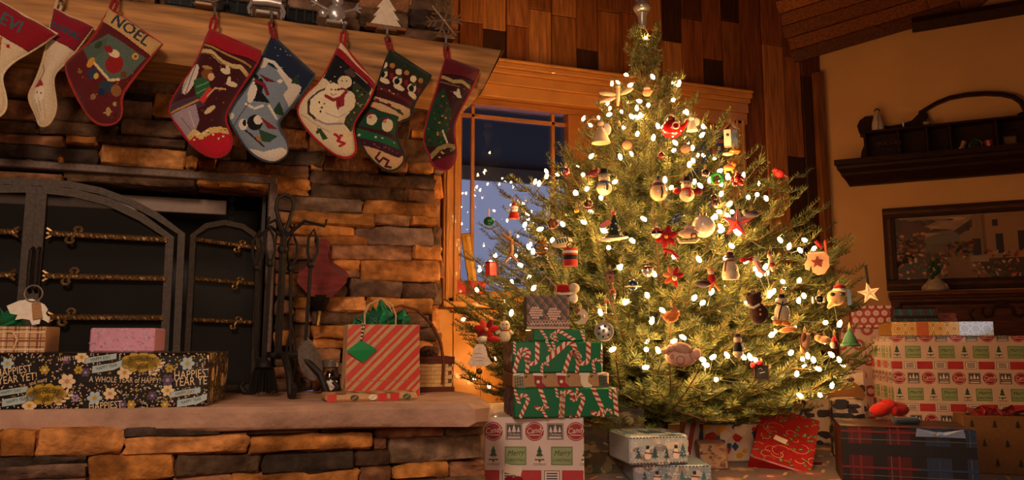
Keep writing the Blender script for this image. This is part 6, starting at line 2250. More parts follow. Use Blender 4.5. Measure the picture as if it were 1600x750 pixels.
orn('ribbon_bow', 'red ribbon bow above the tan felt mitten', 1281, 384, [('tail', 'cloth', [('t', [(-6, 8, 0), (2, -2, 0)], 3, RD)]), ('tail', 'cloth', [('t', [(8, 8, 0), (9, -10, 0)], 2.2, H('#c8452c'))])], hang=0)
orn('fox_ornament', 'tan fox face with a red cap and blue wing near the right edge', 1310, 464, [('head', 'clay', [('b', -4, -1, 0, (13, 7, 13), TAN_), ('t', [(-8, -8, -3), (-16, -17, -4)], [7, 2], TAN_)]), ('cap', 'cloth', [('b', 2, 15, 0, (9, 6, 5), RD), ('l', [(9, 9), (10, 11), (9, 13)], W_, 2, 0, 0)]), ('wing', 'gloss', [('p', [(12, 12), (17, 10), (19, -12), (13, -14)], -3, 3, H('#4a6a8a'))]), ('eyes', 'gloss', [('b', -8, 4, -6, (4, 2, 3), BLK), ('b', 6, 4, -6, (4, 2, 3), BLK)])], hang=18)
orn('star_ornament', 'ribbed white star on a black ribbon at the right tip', 1358, 458, [('star', 'clay', [('p', star(17, 7, 5, 100), -2, 2, H('#e3cdbb'))]), ('ribbon', 'cloth', [('t', [(-1, 14, 0), (-3, 44, 2)], 2.2, BLK)]), ('ribs', 'clay', [('t', [(0, 0, -2.4), (x, z, -2.2)], [1.2, .3], H('#c9ab94')) for x, z in star(15, 7, 5, 100)[::2]])], hang=0)
orn('penguin_ornament', 'black and white penguin left of the fox face', 1280, 468, [('body', 'gloss', [('b', 0, 0, 0, (8, 6, 6), BLK)]), ('belly', 'gloss', [('b', 7, -1, -2, (2.5, 3, 4), W_)]), ('wing', 'gloss', [('b', -9, -1, -1, (2, 2, 6), W_)])], hang=7)
orn('gingerbread_ornament', 'dark brown bear with buttons in the lower right part', 1183, 482, [('body', 'cloth', [('b', 2, -8, 0, (14, 7, 17), H('#3d2014')), ('b', -4, 14, 0, (12, 7, 11), H('#3d2014'))]), ('collar', 'cloth', [('t', [(-13, 3, -7), (-5, 1, -9), (4, 6, -7)], 2, W_)]), ('buttons', 'gloss', [('e', 5, -2, -8, 1.8, H('#a8623c')), ('e', 5, -9, -8, 1.8, H('#a8623c'))]), ('ear', 'cloth', [('b', -12, 22, 0, 4, H('#3d2014'))]), ('ear', 'cloth', [('b', 4, 23, 0, 4, H('#3d2014'))])], hang=24)
orn('snowman_ornament', 'white snowman with crossed dark straps and orange feet, lower right', 1222, 483, [('body', 'clay', [('b', 0, -6, 0, (12, 8, 15), CR), ('b', 0, 12, 0, (10, 8, 7), CR)]), ('hat', 'cloth', [('l', [(6, 17), (5, 23), (1, 24)], BLK, 0, 0, 0)]), ('strap', 'cloth', [('t', [(-9, 10, -6), (2, 6, -9), (10, 9, -6)], 1.2, BLK), ('t', [(2, 12, -8), (-4, -6, -9), (-6, -16, -7)], 1.2, BLK)]), ('foot', 'clay', [('b', -8, -21, -2, (7, 5, 4), ORG)]), ('foot', 'clay', [('b', 5, -22, -2, (7, 5, 4), ORG)]), ('pompom', 'cloth', [('b', -13, -14, -3, 3.4, W_)])], hang=25, hcol='#d8552a')
orn('fish_ornament', 'orange and pink fish under the strapped snowman', 1231, 515, [('body', 'clay', [('b', 0, 0, 0, (14, 4, 4.5), H('#d8804a'), Euler((0, RR(-8), 0)))]), ('tail', 'clay', [('p', [(-13, -2), (-21, 3), (-20, -7)], -1, 1, PNK)])], hang=4)
orn('slipper_ornament', 'tan ballet slipper shaped ornament in the lower right', 1258, 533, [('sole', 'cloth', [('b', 0, -3, 0, (7, 5, 17), H('#c0906c'), Euler((0, RR(14), 0)))]), ('opening', 'cloth', [('b', -2, 6, -4, (4, 2.5, 8), H('#6a4430'), Euler((0, RR(14), 0)))]), ('trim_band', 'cloth', [('t', [(-8, 8, -3), (-6, -8, -4), (0, -14, -5)], 1, BRN)])], hang=14)
orn('teddy_ornament', 'small tan teddy lying between branches at lower right', 1288, 531, [('body', 'cloth', [('b', 0, 0, 0, (10, 6, 6), H('#d0a074')), ('b', -9, 3, 0, 5.5, H('#d0a074'))]), ('ear', 'cloth', [('b', -12, 8, 0, 2.2, BRN)]), ('ear', 'cloth', [('b', -6, 9, 0, 2.2, BRN)])], hang=5)
orn('gnome_ornament', 'little red and white gnome next to the tan teddy', 1304, 536, [('body', 'cloth', [('b', 0, -2, 0, (6, 5, 7), DR)]), ('beard', 'cloth', [('b', -3, -3, -4, (4, 2, 5), W_)]), ('cap', 'cloth', [('l', [(5, 3), (3, 8), (.5, 13)], RD, 0, 0, 0)])], hang=12)
orn('gnome_hat_ornament', 'green felt cone hat at the right edge of the tree', 1328, 527, [('cone', 'cloth', [('l', [(14, -13), (10, -3), (5, 7), (.8, 15)], H('#1f4a34'), 0, 0, 0)]), ('brim', 'cloth', [('l', [(14.5, -14), (15.2, -12), (14, -10)], H('#2f5a3c'), 0, 0, 0)])], hang=14)
orn('snowman_ornament', 'snowman in a black coat at the lower middle', 1153, 541, [('base', 'clay', [('b', 0, -11, 0, (8, 7, 7), CR)]), ('coat', 'cloth', [('l', [(7.5, -8), (7, 0), (5, 6)], BLK, 0, 0, 0)]), ('head', 'clay', [('b', 0, 10, 0, (6.5, 6, 6), H('#d8a890'))]), ('hat', 'cloth', [('l', [(7, 14), (5, 15), (4.5, 19), (1, 20)], BLK, 0, 0, 0)]), ('arm', 'cloth', [('t', [(6, 4, -2), (9, -4, -4)], 2, W_)])], hang=19)
orn('chalkboard_ornament', 'tiny framed black chalkboard with a red bow, lower middle', 1190, 580, [('board', 'matte', [('x', 0, -2, 0, (19, 2, 22), BLK)]), ('frame', 'matte', [('t', [(-10.5, 9, -1), (10.5, 9, -1), (10.5, -13, -1), (-10.5, -13, -1), (-10.5, 9, -1)], 1.4, H('#4a2a1c'))]), ('bow', 'cloth', [('b', -12, 9, -3, (5, 3, 5), RD), ('b', -3, 12, -3, (6, 3, 4), RD), ('b', -9, 11, -5, 2.4, DR)]), ('chalk_marks', 'matte', [('t', [(-5, 3, -1.4), (-1, 5, -1.4), (1, 2, -1.4)], .5, W_), ('t', [(-3, -3, -1.4), (5, -1, -1.4)], .5, W_)])], hang=12)
orn('clay_bird_ornament', 'large pinkish clay bird with pressed swirls at the lower middle', 1064, 554, [
    ('body', 'clay', [('b', 0, -4, 0, (25, 10, 15), H('#d2a08c')), ('b', 24, 1, 0, (7, 5, 9), H('#d2a08c'))]), ('wing', 'clay', [('b', 2, 9, -4, (17, 7, 10), H('#b58672'), Euler((0, RR(15), 0)))]), ('head', 'clay', [('b', -14, 9, -2, (9, 7, 6), H('#bb8a78')), ('b', -25, 5, -2, (7, 4, 4), H('#c29380'))]),
    ('swirl', 'clay', [('r', -1, -8, -9.5, 6, .9, H('#a87460')), ('r', -14, -3, -9, 2.6, .7, H('#a87460')), ('r', -18, 3, -8, 2.4, .7, H('#a87460')), ('t', [(12, 4, -9), (16, -6, -8), (21, -10, -5)], .8, H('#a87460'))])], hang=18)
orn('bird_ornament', 'orange bird shaped bell at the middle of the lower tree', 1049, 491, [('body', 'clay', [('b', -1, -4, 0, (12, 8, 9), ORG), ('b', 8, 1, 0, (5, 5, 6), ORG)]), ('handle', 'clay', [('p', [(-1, 2), (4, 14), (8, 14), (11, 2)], -3, 3, H('#c8642a'))]), ('tail', 'clay', [('t', [(-9, -3, 0), (-16, 2, 0)], [5, 2], H('#e09a4a'))])], hang=14)
orn('poinsettia_ornament', 'orange and red silk flower below the middle of the tree', 1052, 432, [('petals', 'cloth', [('b', 8 * math.cos(a), 8 * math.sin(a), 0, (9, 2, 4), c, Euler((0, -a, 0))) for a, c in ((0.2, RD), (1.1, RD), (2.0, H('#e0854a')), (2.9, H('#e0854a')), (3.8, H('#d8552a')), (5.0, RD))]), ('centre', 'cloth', [('b', 2, -3, -3, 4, CR)])], hang=8)
orn('acrobat_ornament', 'jester in red with a dark cape right of the silk flower', 1108, 438, [('body', 'cloth', [('b', 4, 2, 0, (7, 5, 8), RD)]), ('head', 'clay', [('b', 3, 13, 0, 5, PNK)]), ('cape', 'cloth', [('b', -9, -5, 0, (12, 6, 6), H('#2a1c2a'))]), ('cap', 'cloth', [('b', 3, 18, 0, (7, 4, 3), GLD)]), ('leg', 'cloth', [('t', [(5, -5, 0), (0, -18, 0)], 2, ORG)]), ('leg', 'cloth', [('t', [(8, -5, 0), (16, -16, 0)], 2, ORG)])], hang=20)
orn('bauble', 'silver bauble with a dark red band, middle of the tree', 1012, 424, [('globe', 'metal', [('b', 0, 0, 0, 9.5, SLV)]), ('band', 'gloss', [('l', [(8, 2), (9.8, 4), (8, 7)], DR, 0, 0, 0)]), ('cap', 'metal', [('l', [(2.5, 9), (2.5, 11)], BLK, 0, 0, 0)])], hang=10)
orn('bauble', 'dark blue bauble with a pale ring around it', 989, 446, [('globe', 'gloss', [('b', 0, 0, 0, 9, NVY)]), ('saucer_ring', 'metal', [('l', [(9, -2), (14, -.6), (9, .8)], SLV, 0, -1, 0)]), ('cap', 'metal', [('l', [(2.5, 8), (2.5, 10)], SLV, 0, 0, 0)])], hang=10)
orn('birdhouse_ornament', 'small reddish wooden birdhouse left of the blue bauble', 953, 433, [('house', 'matte', [('x', 0, -3, 0, (12, 10, 15), H('#a8523c'))]), ('roof', 'matte', [('p', [(-9, 3), (0, 12), (9, 3), (7, 2), (0, 9), (-7, 2)], -6, 6, H('#5a3424'))]), ('hole', 'matte', [('e', 0, -1, -5.4, 2, BLK)])], hang=11)
orn('reel_ornament', 'round silver tin disc with a ring of dark holes', 944, 518, [('disc', 'metal', [('b', 0, 0, 0, (15, 4, 14), SLV)]), ('rim', 'metal', [('r', 0, 0, -1, 14.2, 1.2, H('#e0d8d0'))]), ('hole', 'matte', [('e', 9 * math.cos(a), 8.4 * math.sin(a), -3.6, 2.2, BLK) for a in (.4, 1.4, 2.5, 3.6, 4.6, 5.6)]), ('hub', 'metal', [('b', 0, 1, -4, 3, H('#8a8078'))])], hang=13)
orn('crescent_ornament', 'white crescent moon face beside the plaid bag', 907, 494, [('crescent', 'clay', [('p', [(-2, 12), (6, 11), (12, 4), (12, -5), (6, -12), (-4, -13), (-12, -9), (-4, -8), (1, -4), (0, 2), (-5, 3), (-3, 6), (-5, 9)], -4, 4, CR)]), ('cap', 'cloth', [('b', -4, 9, 0, (6, 5, 5), H('#8a5a3c'))]), ('cheek', 'clay', [('b', 4, 0, -4, 3, PNK)])], hang=12)
orn('elf_hat_ornament', 'red striped cap with a white pompom above the plaid bag', 884, 455, [('cap', 'cloth', [('b', -2, 2, 0, (17, 8, 9), RD, Euler((0, RR(8), 0)))]), ('trim_band', 'cloth', [('t', [(-17, -3, -6), (-6, -5, -9), (6, -4, -9), (14, -2, -6)], 2.2, W_)]), ('pompom', 'cloth', [('b', 13, 4, -5, 8.5, CR)]), ('beard', 'cloth', [('b', 12, -11, -2, (7, 5, 8), W_)])], hang=10)
bell = orn('bell_ornament', 'flat white paper bell hung from the lowest left branch', 749, 555, [
    ('bell', 'clay', [('p', [(-19, -14), (-12, -2), (-8, 12), (-4, 17), (6, 17), (10, 12), (13, -2), (20, -12), (10, -17), (-8, -17)], -1.5, 1.5, H('#dcc8ba'), BRN)]), ('writing', 'matte', [('t', [(-8, 2, -1.7), (-2, 3, -1.7), (4, 2, -1.7)], .35, H('#8a6a5c')), ('t', [(-8, -4, -1.7), (0, -3, -1.7), (8, -5, -1.7)], .35, H('#8a6a5c')), ('t', [(-6, -9, -1.7), (6, -8, -1.7)], .35, H('#8a6a5c'))]),
    ('clapper', 'brass', [('b', 0, -25, 0, 5, H('#7a5a2c'))]), ('clapper_cord', 'cloth', [('t', [(0, -16, 0), (0, -21, 0)], .6, GLD)])], hang=17, k=1.04)
orn('gingerbread_ornament', 'small white gingerbread man on the lowest left branch', 788, 517, [('body', 'clay', [('b', 1, -8, 0, (9, 4, 10), CR), ('b', 1, 8, 0, (8, 4, 8), CR)]), ('face', 'gloss', [('e', -2, 10, -4, 1.2, BRN), ('e', 4, 10, -4, 1.2, BRN), ('t', [(-2, 5, -4), (1, 4, -4), (4, 5, -4)], .5, BRN)]), ('arm', 'clay', [('t', [(-6, 0, 0), (-13, -4, 0)], 3, CR)]), ('arm', 'clay', [('t', [(8, 0, 0), (13, -5, 0)], 3, CR)]), ('scarf', 'cloth', [('l', [(5, -1), (6, 0), (5, 1)], RD, 1, 1, 0)])], hang=15)
orn('poinsettia_ornament', 'dark red cloth flower low on the left above the paper bell', 760, 515, [('petals', 'cloth', [('b', 10 * math.cos(a), 7 * math.sin(a), 0, (10, 2, 5), c, Euler((0, -a, 0))) for a, c in ((0.2, RD), (1.1, DR), (2.0, H('#c8452c')), (2.9, RD), (4.0, DR), (5.2, RD))]), ('centre', 'cloth', [('b', 0, 0, -3, 3, GLD)])], hang=6)
orn('santa_hat_ornament', 'red ribbon with a white cuff low on the left', 762, 530, [('hat', 'cloth', [('b', 8, 0, 0, (12, 6, 5), RD)]), ('cuff', 'cloth', [('b', -8, 0, -1, (8, 6, 5.5), W_)])], hang=5)
orn('candy_cane_ornament', 'thin orange red candy cane left of the lower middle', 946, 480, [('cane', 'gloss', [('t', [(0, -10, 0), (0, 5, 0), (2, 9, 0), (5, 9, 0), (6, 6, 0)], 1.8, H('#d8502a'))]), ('stripes', 'gloss', [('l', [(1.9, z - 1), (2.1, z), (1.9, z + 1)], W_, 0, 0, 0) for z in (-8, -4, 0, 4)])], hang=9)
orn('candy_cane_ornament', 'orange cane hook just below the reddish birdhouse', 957, 458, [('cane', 'gloss', [('t', [(2, -9, 0), (4, 2, 0), (1, 6, 0), (-3, 5, 0), (-4, 1, 0)], 1.7, H('#c8502a'))]), ('stripes', 'gloss', [('l', [(1.8, z - 1), (2, z), (1.8, z + 1)], W_, 3, 0, 0) for z in (-6, -2)])], hang=7)
orn('mitten_ornament', 'tiny pale mitten above the tan disc near the tree top', 1011, 145, [('mitten', 'cloth', [('b', 0, 0, 0, (7, 3, 6), H('#d0906c')), ('b', 6, 2, 0, (3, 2, 3), H('#d0906c'))]), ('cuff', 'cloth', [('l', [(5, 5), (5.4, 7), (5, 8)], PNK, 0, 0, 0)])], hang=8)
# ================================================================ GIFTS ON THE FLOOR
grn, cred, cwht, cgold = H('#0d6b45'), H('#b3272d'), H('#f0e2cc'), H('#c9962f')
DST = 2.45
rg5 = random.Random(55)


def canes_print(w, h, spec, per):
    pr = Pr(w, h)
    for x, y, a, L, fl in spec:
        pr.cane(x * w, y * h, L, RR(a), cred, cwht, L * .17, fl, 1, cgold)
    return pr


def mottled(w, h, base, cols, n, r0=.004, r1=.016, seed=1):
    g = random.Random(seed)
    pr = Pr(w, h)
    for _ in range(n):
        pr.ell(g.uniform(0, w), g.uniform(0, h), g.uniform(r0, r1) * 1.6, g.uniform(r0, r1) * .7, g.choice(cols), 0, g.uniform(-.5, .5), 9)
    return pr


def camo(w, h, n, seed):
    g = random.Random(seed)
    pr = Pr(w, h)
    for k in range(n):
        x, y, c = g.uniform(0, w), g.uniform(0, h), g.choice([H('#2f2a1c'), H('#6d5f3c'), H('#8d7a54'), H('#3d4428'), H('#4a3420')])
        m = g.randint(7, 10)
        rx, ry = g.uniform(.012, .035), g.uniform(.008, .018)
        pr.poly([(x + rx * g.uniform(.6, 1.2) * math.cos(2 * math.pi * i / m), y + ry * g.uniform(.6, 1.3) * math.sin(2 * math.pi * i / m)) for i in range(m)], c, k % 4)
    return pr


def candy_paper(w, h, u=.078, x0=0., y0=0., dim=False):
    """rows of round stamps, little fir trees and lettered labels"""
    R_, G_, K_, B_ = H('#9c1f2b'), H('#39603f'), H('#4a4548'), H('#e9d5cf')
    pr = Pr(w, h)
    rowh = [1.0, 1.02, .62]
    y = h + y0
    row = 0
    while y > -u:
        k = row % 3
        rh = u * rowh[k]
        yc = y - rh / 2
        x = x0 + (0 if k != 2 else -.2 * u)
        i = 0
        while x < w + u:
            if k == 0:
                if i % 2 == 0:
                    pr.ell(x, yc, u * .42, u * .42, R_, 1, 0, 20)
                    pr.ell(x, yc, u * .37, u * .37, B_, 2, 0, 20)
                    pr.ell(x, yc, u * .35, u * .35, R_, 3, 0, 20)
                    pr.rect(x, yc, u * .8, u * .30, R_, 4)
                    pr.text('Candy', x, yc + u * .04, u * .36, B_, 5, .12, .35, .85)
                    pr.rect(x, yc - u * .16, u * .5, u * .03, B_, 5)
                else:
                    pr.rect(x, yc, u * .74, u * .72, K_, 1)
                    pr.rect(x, yc, u * .68, u * .66, B_, 2)
                    pr.rect(x, yc, u * .65, u * .63, K_, 3)
                    for q in (-.2, 0, .2):
                        pr.tree(x + q * u, yc - u * .02, u * (.24 if q else .32), B_, 4)
                    pr.text('Christmas', x, yc - u * .13, u * .18, B_, 5, 0, .3, .72)
                    pr.rect(x, yc - u * .26, u * .56, u * .06, B_, 4)
                x += u * .93
            elif k == 1:
                if i % 2 == 0:
                    pr.tree(x, yc - u * .2, u * .66, G_, 1, H('#4a2a1c'))
                    pr.rect(x, yc - u * .08, u * .3, u * .12, B_, 2)
                    pr.text('TREE', x, yc - u * .08, u * .12, G_, 3, 0, 0, .9)
                    pr.text('COMPANY', x, yc - u * .38, u * .15, K_, 2, 0, 0, .8)
                    x += u * 1.0
                else:
                    pr.rect(x, yc, u * .98, u * .82, H('#8a9a6a'), 1)
                    pr.rect(x, yc, u * .92, u * .76, H('#4a5a40'), 2)
                    pr.rect(x, yc, u * .88, u * .72, H('#93a377'), 3)
                    pr.text('Merry', x, yc + u * .12, u * .34, H('#2c3d2a'), 4, .08, .35, .9)
                    pr.text('CHRISTMAS', x, yc - u * .2, u * .19, H('#2c3d2a'), 4, 0, 0, .82)
                    x += u * 1.08
            else:
                if i % 2 == 0:
                    pr.rect(x, yc, u * .95, u * .5, R_, 1)
                    pr.rect(x, yc, u * .88, u * .44, H('#b8343a'), 2)
                    x += u * .95
                else:
                    pr.rect(x, yc, u * .7, u * .48, K_, 1)
                    pr.rect(x, yc, u * .64, u * .42, B_, 2)
                    for q in (-.14, 0, .14):
                        pr.rect(x, yc + q * u * .8, u * .5, u * .06, K_, 3)
                    x += u * .93
            i += 1
        y -= rh * 1.06
        row += 1
    return pr


# ---- the stack beside the hearth
brn_side = H('#6b4a2c')
TH = RR(-11)


def stack_box(name, label, cat, xl, xr, yt, yb, z0, D, depth, base, face, rz=TH, mat='paper', side=brn_side, h=None, extra=None):
    a, b_ = atD(xl, yb, D), atD(xr, yb, D)
    t = atD(xl, yt, D)
    v = (b_ - a)
    w = Vector((v.x, v.y, 0)).length / max(.5, math.cos(rz + bearing((xl + xr) / 2)))
    hh = h if h else (t.z - a.z)
    # front-left-bottom corner at a
    u_, n_ = Vector((math.cos(rz), math.sin(rz), 0)), Vector((-math.sin(rz), math.cos(rz), 0))
    cen_ = Vector((a.x, a.y, z0)) + u_ * w / 2 + n_ * depth / 2
    fc = {'front': face(w, hh)} if face else {}
    for k, fn in (extra or {}).items():
        fc[k] = fn(depth, hh) if k in ('left', 'right') else fn(w, depth)
    return box_gift(name, label, cat, cen_, (w, depth, hh), rz, base, fc, mat, .004, side), hh, w


CP = lambda w, h: candy_paper(w, h, w * .222, .03, -.009)
_, h0, w0 = stack_box('candy_paper_gift', 'white box in red and green stamp paper at the bottom of the left stack', 'gift', 756, 913, 653, 753, FLZ + .009, DST, .30, H('#dcc6c4'), CP, RR(-21),
                      h=atD(830, 653, DST).z - FLZ - .009, side=None)
z1 = FLZ + .009 + h0 + .001
def brown_grain(w, h): return mottled(w, h, brn_side, [H('#4a321c'), H('#7d5a34'), H('#3a2818'), H('#8d6a44')], 160, .003, .012, 4)
sp1 = [(.02, .8, 20, .06, 1), (.1, .35, -25, .07, -1), (.27, .75, 200, .075, 1), (.4, .95, 10, .05, 1), (.45, .38, 175, .09, -1), (.46, .42, -4, .085, 1), (.6, .85, 180, .05, 1), (.63, .3, -20, .08, -1),
       (.8, .62, 205, .085, 1), (.92, .9, 0, .05, 1), (.97, .5, 5, .085, 1), (.3, .05, 30, .05, 1), (.85, .05, -30, .05, 1)]
_, h1, w1 = stack_box('candy_cane_gift', 'largest green candy cane box, lowest of the three in the left stack', 'gift', 803, 968, 607, 653, z1, DST - .02, .22, grn, lambda w, h: canes_print(w, h, sp1, 0), TH, extra={'left': brown_grain})
z2 = z1 + h1 + .001


def stocking_paper(w, h):
    pr = Pr(w, h)
    for i, x in enumerate((.06, .26, .5, .74, .93, 1.05)):
        cx, cy = x * w, h * .5
        c = (H('#8f8672'), H('#8f1f26'), H('#9c1f2b'), H('#e6d8c0'), H('#4f5a4a'), H('#8f1f26'))[i]
        pr.poly([(cx - .014, cy + .024), (cx + .014, cy + .022), (cx + .012, cy - .006), (cx + .026, cy - .018), (cx + .02, cy - .028), (cx - .004, cy - .022), (cx - .012, cy - .008)], c, 1)
        pr.poly([(cx - .017, cy + .03), (cx + .017, cy + .027), (cx + .017, cy + .014), (cx - .017, cy + .016)], H('#eadcc6'), 2)
        if i in (0, 4):
            for q in range(4):
                pr.line([(cx - .012, cy - .016 + q * .01), (cx + .014, cy - .01 + q * .01)], .0016, H('#2c2a26'), 3)
                pr.line([(cx - .01 + q * .008, cy - .02), (cx - .012 + q * .008, cy + .014)], .0016, H('#2c2a26'), 3)
        if i in (2, 1):
            pr.flower(cx, cy - .004, .006, H('#eadcc6'), H('#eadcc6'), 3)
        pr.ell(cx + .024, cy + .012, .006, .003, H('#3a4a34'), 1, .6, 8)
    return pr


_, h2, w2 = stack_box('stocking_paper_gift', 'flat kraft box printed with stockings between the two green boxes', 'gift', 801, 953, 585, 608, z2, DST - .0, .225, H('#b08660'), stocking_paper, TH, 'kraft', side=H('#7d5a38'))
z3 = z2 + h2 + .001
sp2 = [(.02, .85, 0, .05, 1), (.05, .4, -15, .08, 1), (.16, .2, -5, .075, -1), (.27, .72, 178, .085, 1), (.38, .97, 30, .05, 1), (.32, .05, 0, .05, 1), (.5, .72, -50, .1, 1), (.6, .3, -18, .085, 1), (.44, .98, 200, .05, 1),
       (.72, .3, -8, .07, -1), (.84, .75, 178, .09, 1), (.9, .12, 10, .055, 1), (.99, .5, 0, .05, 1)]
_, h3, w3 = stack_box('candy_cane_gift', 'upper green candy cane box with a glossy top edge in the left stack', 'gift', 801, 943, 536, 585, z3, DST, .21, grn, lambda w, h: canes_print(w, h, sp2, 0), TH, extra={'left': brown_grain})
z4 = z3 + h3 + .001
sp3 = [(.2, .6, 215, .05, 1), (.62, .55, 60, .065, -1), (.95, .5, 20, .05, 1), (.42, .1, 60, .04, 1)]
_, h4, w4 = stack_box('candy_cane_gift', 'smallest green candy cane box under the plaid pine cone bag', 'gift', 833, 915, 516, 535, z4, DST + .04, .15, grn, lambda w, h: canes_print(w, h, sp3, 0), TH, side=H('#3a2a1c'))
z5 = z4 + h4 + .001


def pine_bag(w, h):
    pr = Pr(w, h)
    for k in range(-6, 12):
        for off, wd, c in ((0, .004, H('#8d5a44')), (.008, .0014, H('#c9a890')), (.016, .007, H('#4a4a4c'))):
            s0 = k * .03 + off
            pr.poly([(s0, 0), (s0 + wd, 0), (s0 + wd + h * .8, h), (s0 + h * .8, h)], c, 0)
            pr.poly([(s0 + h * .8, 0), (s0 + wd + h * .8, 0), (s0 + wd, h), (s0, h)], c, 1)
    pk_ = H('#d9b0a4')
    for cx, cy, a in ((.2 * w, .48 * h, .3), (.62 * w, .45 * h, -.3)):
        for r_ in range(5):
            for q in range(-2, 3):
                if abs(q) + abs(r_ - 2) < 4:
                    pr.ell(cx + q * .0085 + (r_ % 2) * .004, cy + (r_ - 2) * .008, .0046, .0036, pk_, 3, a, 8)
    for q in range(26):
        x = w * (.05 + .9 * q / 25)
        pr.line([(x, .012), (x + (.014 if q % 2 else -.012), .03)], .0016, pk_, 3)
    pr.line([(0.01, .016), (w - .005, .02)], .003, pk_, 3)
    pr.rect(w / 2, .004, w, .008, H('#c9a094'), 2)
    return pr


bg, h5, w5 = stack_box('pine_cone_gift_bag', 'small grey plaid bag printed with pink pine cones topping the left stack', 'gift bag', 823, 890, 462, 515, z5, DST + .05, .06, H('#5a5250'), pine_bag, TH, 'kraft', side=H('#4a3f3c'))
mb = MB()
mb.tube([(-w5 * .22, 0, h5 - .01), (-w5 * .24, 0, h5 + .03), (0, 0, h5 + .066), (w5 * .24, 0, h5 + .03), (w5 * .22, 0, h5 - .01)], .0022, H('#b08a5a'), 6)
mb.build('cord_handle', 'cloth', bg)
# paper tag and red bow on the white box
ob_ = [o for o in COL.objects if o.name == 'candy_paper_gift'][0]
mb = MB()
mb.box((.0, 0, 0), (.058, .002, .028), H('#e6d5c4'), .0008, Euler((0, RR(14), 0)))
o = mb.build('gift_tag', 'paper', ob_, 0, label='cream paper tag')
o.location = (-w0 / 2 + w0 * .29, -.153, h0 - .165)
mb = MB()
for dx_ in (-.014, .012):
    mb.ball((dx_, 0, 0), (.016, .006, .009), H('#8a1c22'), 10, 6)
o = mb.build('ribbon_bow', 'cloth', ob_, label='small dark red bow')
o.location = (-w0 / 2 + w0 * .30, -.158, h0 - .192)


def floor_box(name, label, xl, xr, yt, yb, D, depth, rz, base, faces, mat='paper', cat='gift', z0=FLZ + .009, side=None, h=None, bev=.006):
    """front face spans xl..xr and yt..yb of the photograph at distance D"""
    n_ = Vector((-math.sin(rz), math.cos(rz), 0))
    ym = (yt + yb) / 2
    a, t = atD(xl, ym, D), atD(xl, yt, D)
    b_ = at_plane(xr, ym, n_, n_.dot(a))
    m_ = (a + b_) / 2
    w = Vector((b_.x - a.x, b_.y - a.y, 0)).length
    hh = h if h else t.z - z0
    c = Vector((m_.x, m_.y, z0)) + n_ * depth / 2
    fc = {k: fn(*((w, hh) if k == 'front' else ((depth, hh) if k in ('left', 'right') else (w, depth)))) for k, fn in faces.items()}
    return box_gift(name, label, cat, c, (w, depth, hh), rz, base, fc, mat, bev, side), w, hh, c


floor_box('camouflage_gift', 'tall box in brown camouflage paper behind the left stack', 905, 1008, 636, 760, 2.88, .26, RR(-24), H('#4f4630'),
          {'front': lambda w, h: camo(w, h, 150, 3), 'left': lambda w, h: camo(w, h, 60, 4), 'top': lambda w, h: camo(w, h, 60, 5)}, 'kraft')


# ---- pale blue winter scene boxes
def winter(w, h, seed=2):
    g = random.Random(seed)
    pr = Pr(w, h)
    for _ in range(24):
        pr.ell(g.uniform(0, w), g.uniform(0, h), g.uniform(.01, .03), g.uniform(.006, .014), g.choice([H('#b8b4bc'), H('#8fa0b4'), H('#cfc4c4'), H('#9cacbc')]), 0, g.uniform(-.3, .3), 10)
    for x in (.14, .42, .62, .9):
        pr.tree(x * w, h * g.uniform(.2, .35), h * g.uniform(.35, .5), g.choice([H('#3f6a80'), H('#4a7a90'), H('#36586c')]), 1)
    for x in (.3, .78):
        pr.ell(x * w, h * .3, .012, .012, H('#e3d6d0'), 2)
        pr.ell(x * w, h * .48, .008, .008, H('#e3d6d0'), 2)
        pr.rect(x * w, h * .6, .012, .012, H('#2a2c34'), 3)
        pr.line([(x * w - .012, h * .42), (x * w + .016, h * .38)], .004, H('#7c2a34'), 3)
    for i in range(int(w / .012)):
        pr.rect(i * .012 + .004, h * .93, .006, .004, H('#2f3a4c'), 2)
        pr.rect(i * .012 + .004, h * .06, .006, .004, H('#2f3a4c'), 2)
    for _ in range(50):
        pr.ell(g.uniform(0, w), g.uniform(0, h), .002, .002, H('#efe8e4'), 3, 0, 6)
    return pr


DW = 2.62
zt_ = atD(1030, 728, DW).z
lowb, wl_, hl_, cl_ = floor_box('winter_scene_gift', 'lower pale blue box in winter scene paper, bottom of its pair', 990, 1112, 730, 760, DW + .02, .24, RR(-18), H('#8c9cae'), {'front': lambda w, h: winter(w, h, 5), 'right': lambda w, h: winter(w, h, 6)}, h=zt_ - .002 - FLZ - .009)
floor_box('winter_scene_gift', 'upper pale blue box in winter scene paper, nearest the camera', 984, 1076, 682, 727, DW, .22, RR(-8), H('#a3aebc'), {'front': lambda w, h: winter(w, h, 7), 'right': lambda w, h: winter(w, h, 8), 'top': lambda w, h: winter(w, h, 9)}, z0=zt_ + .002)
floor_box('tan_gift', 'plain tan gift partly behind the pale blue boxes', 1094, 1138, 694, 765, 2.95, .14, RR(-26), H('#a8836a'), {'front': lambda w, h: mottled(w, h, None, [H('#8d6a54'), H('#b8937a'), H('#6a4a3c')], 40, .003, .01, 9)})


# ---- bright patchwork parcels and striped parcels
def patch(w, h, seed):
    g = random.Random(seed)
    pr = Pr(w, h)
    cols = [H('#b3242a'), H('#2c4a7c'), H('#d8a02f'), H('#e3d3c4'), H('#b3242a'), H('#3a5a8c')]
    for k in range(34):
        x, y = g.uniform(0, w), g.uniform(0, h)
        m = g.randint(4, 7)
        r_ = g.uniform(.012, .036)
        pr.poly([(x + r_ * g.uniform(.6, 1.2) * math.cos(2 * math.pi * i / m), y + r_ * g.uniform(.5, 1) * math.sin(2 * math.pi * i / m)) for i in range(m)], g.choice(cols), k % 5)
    return pr


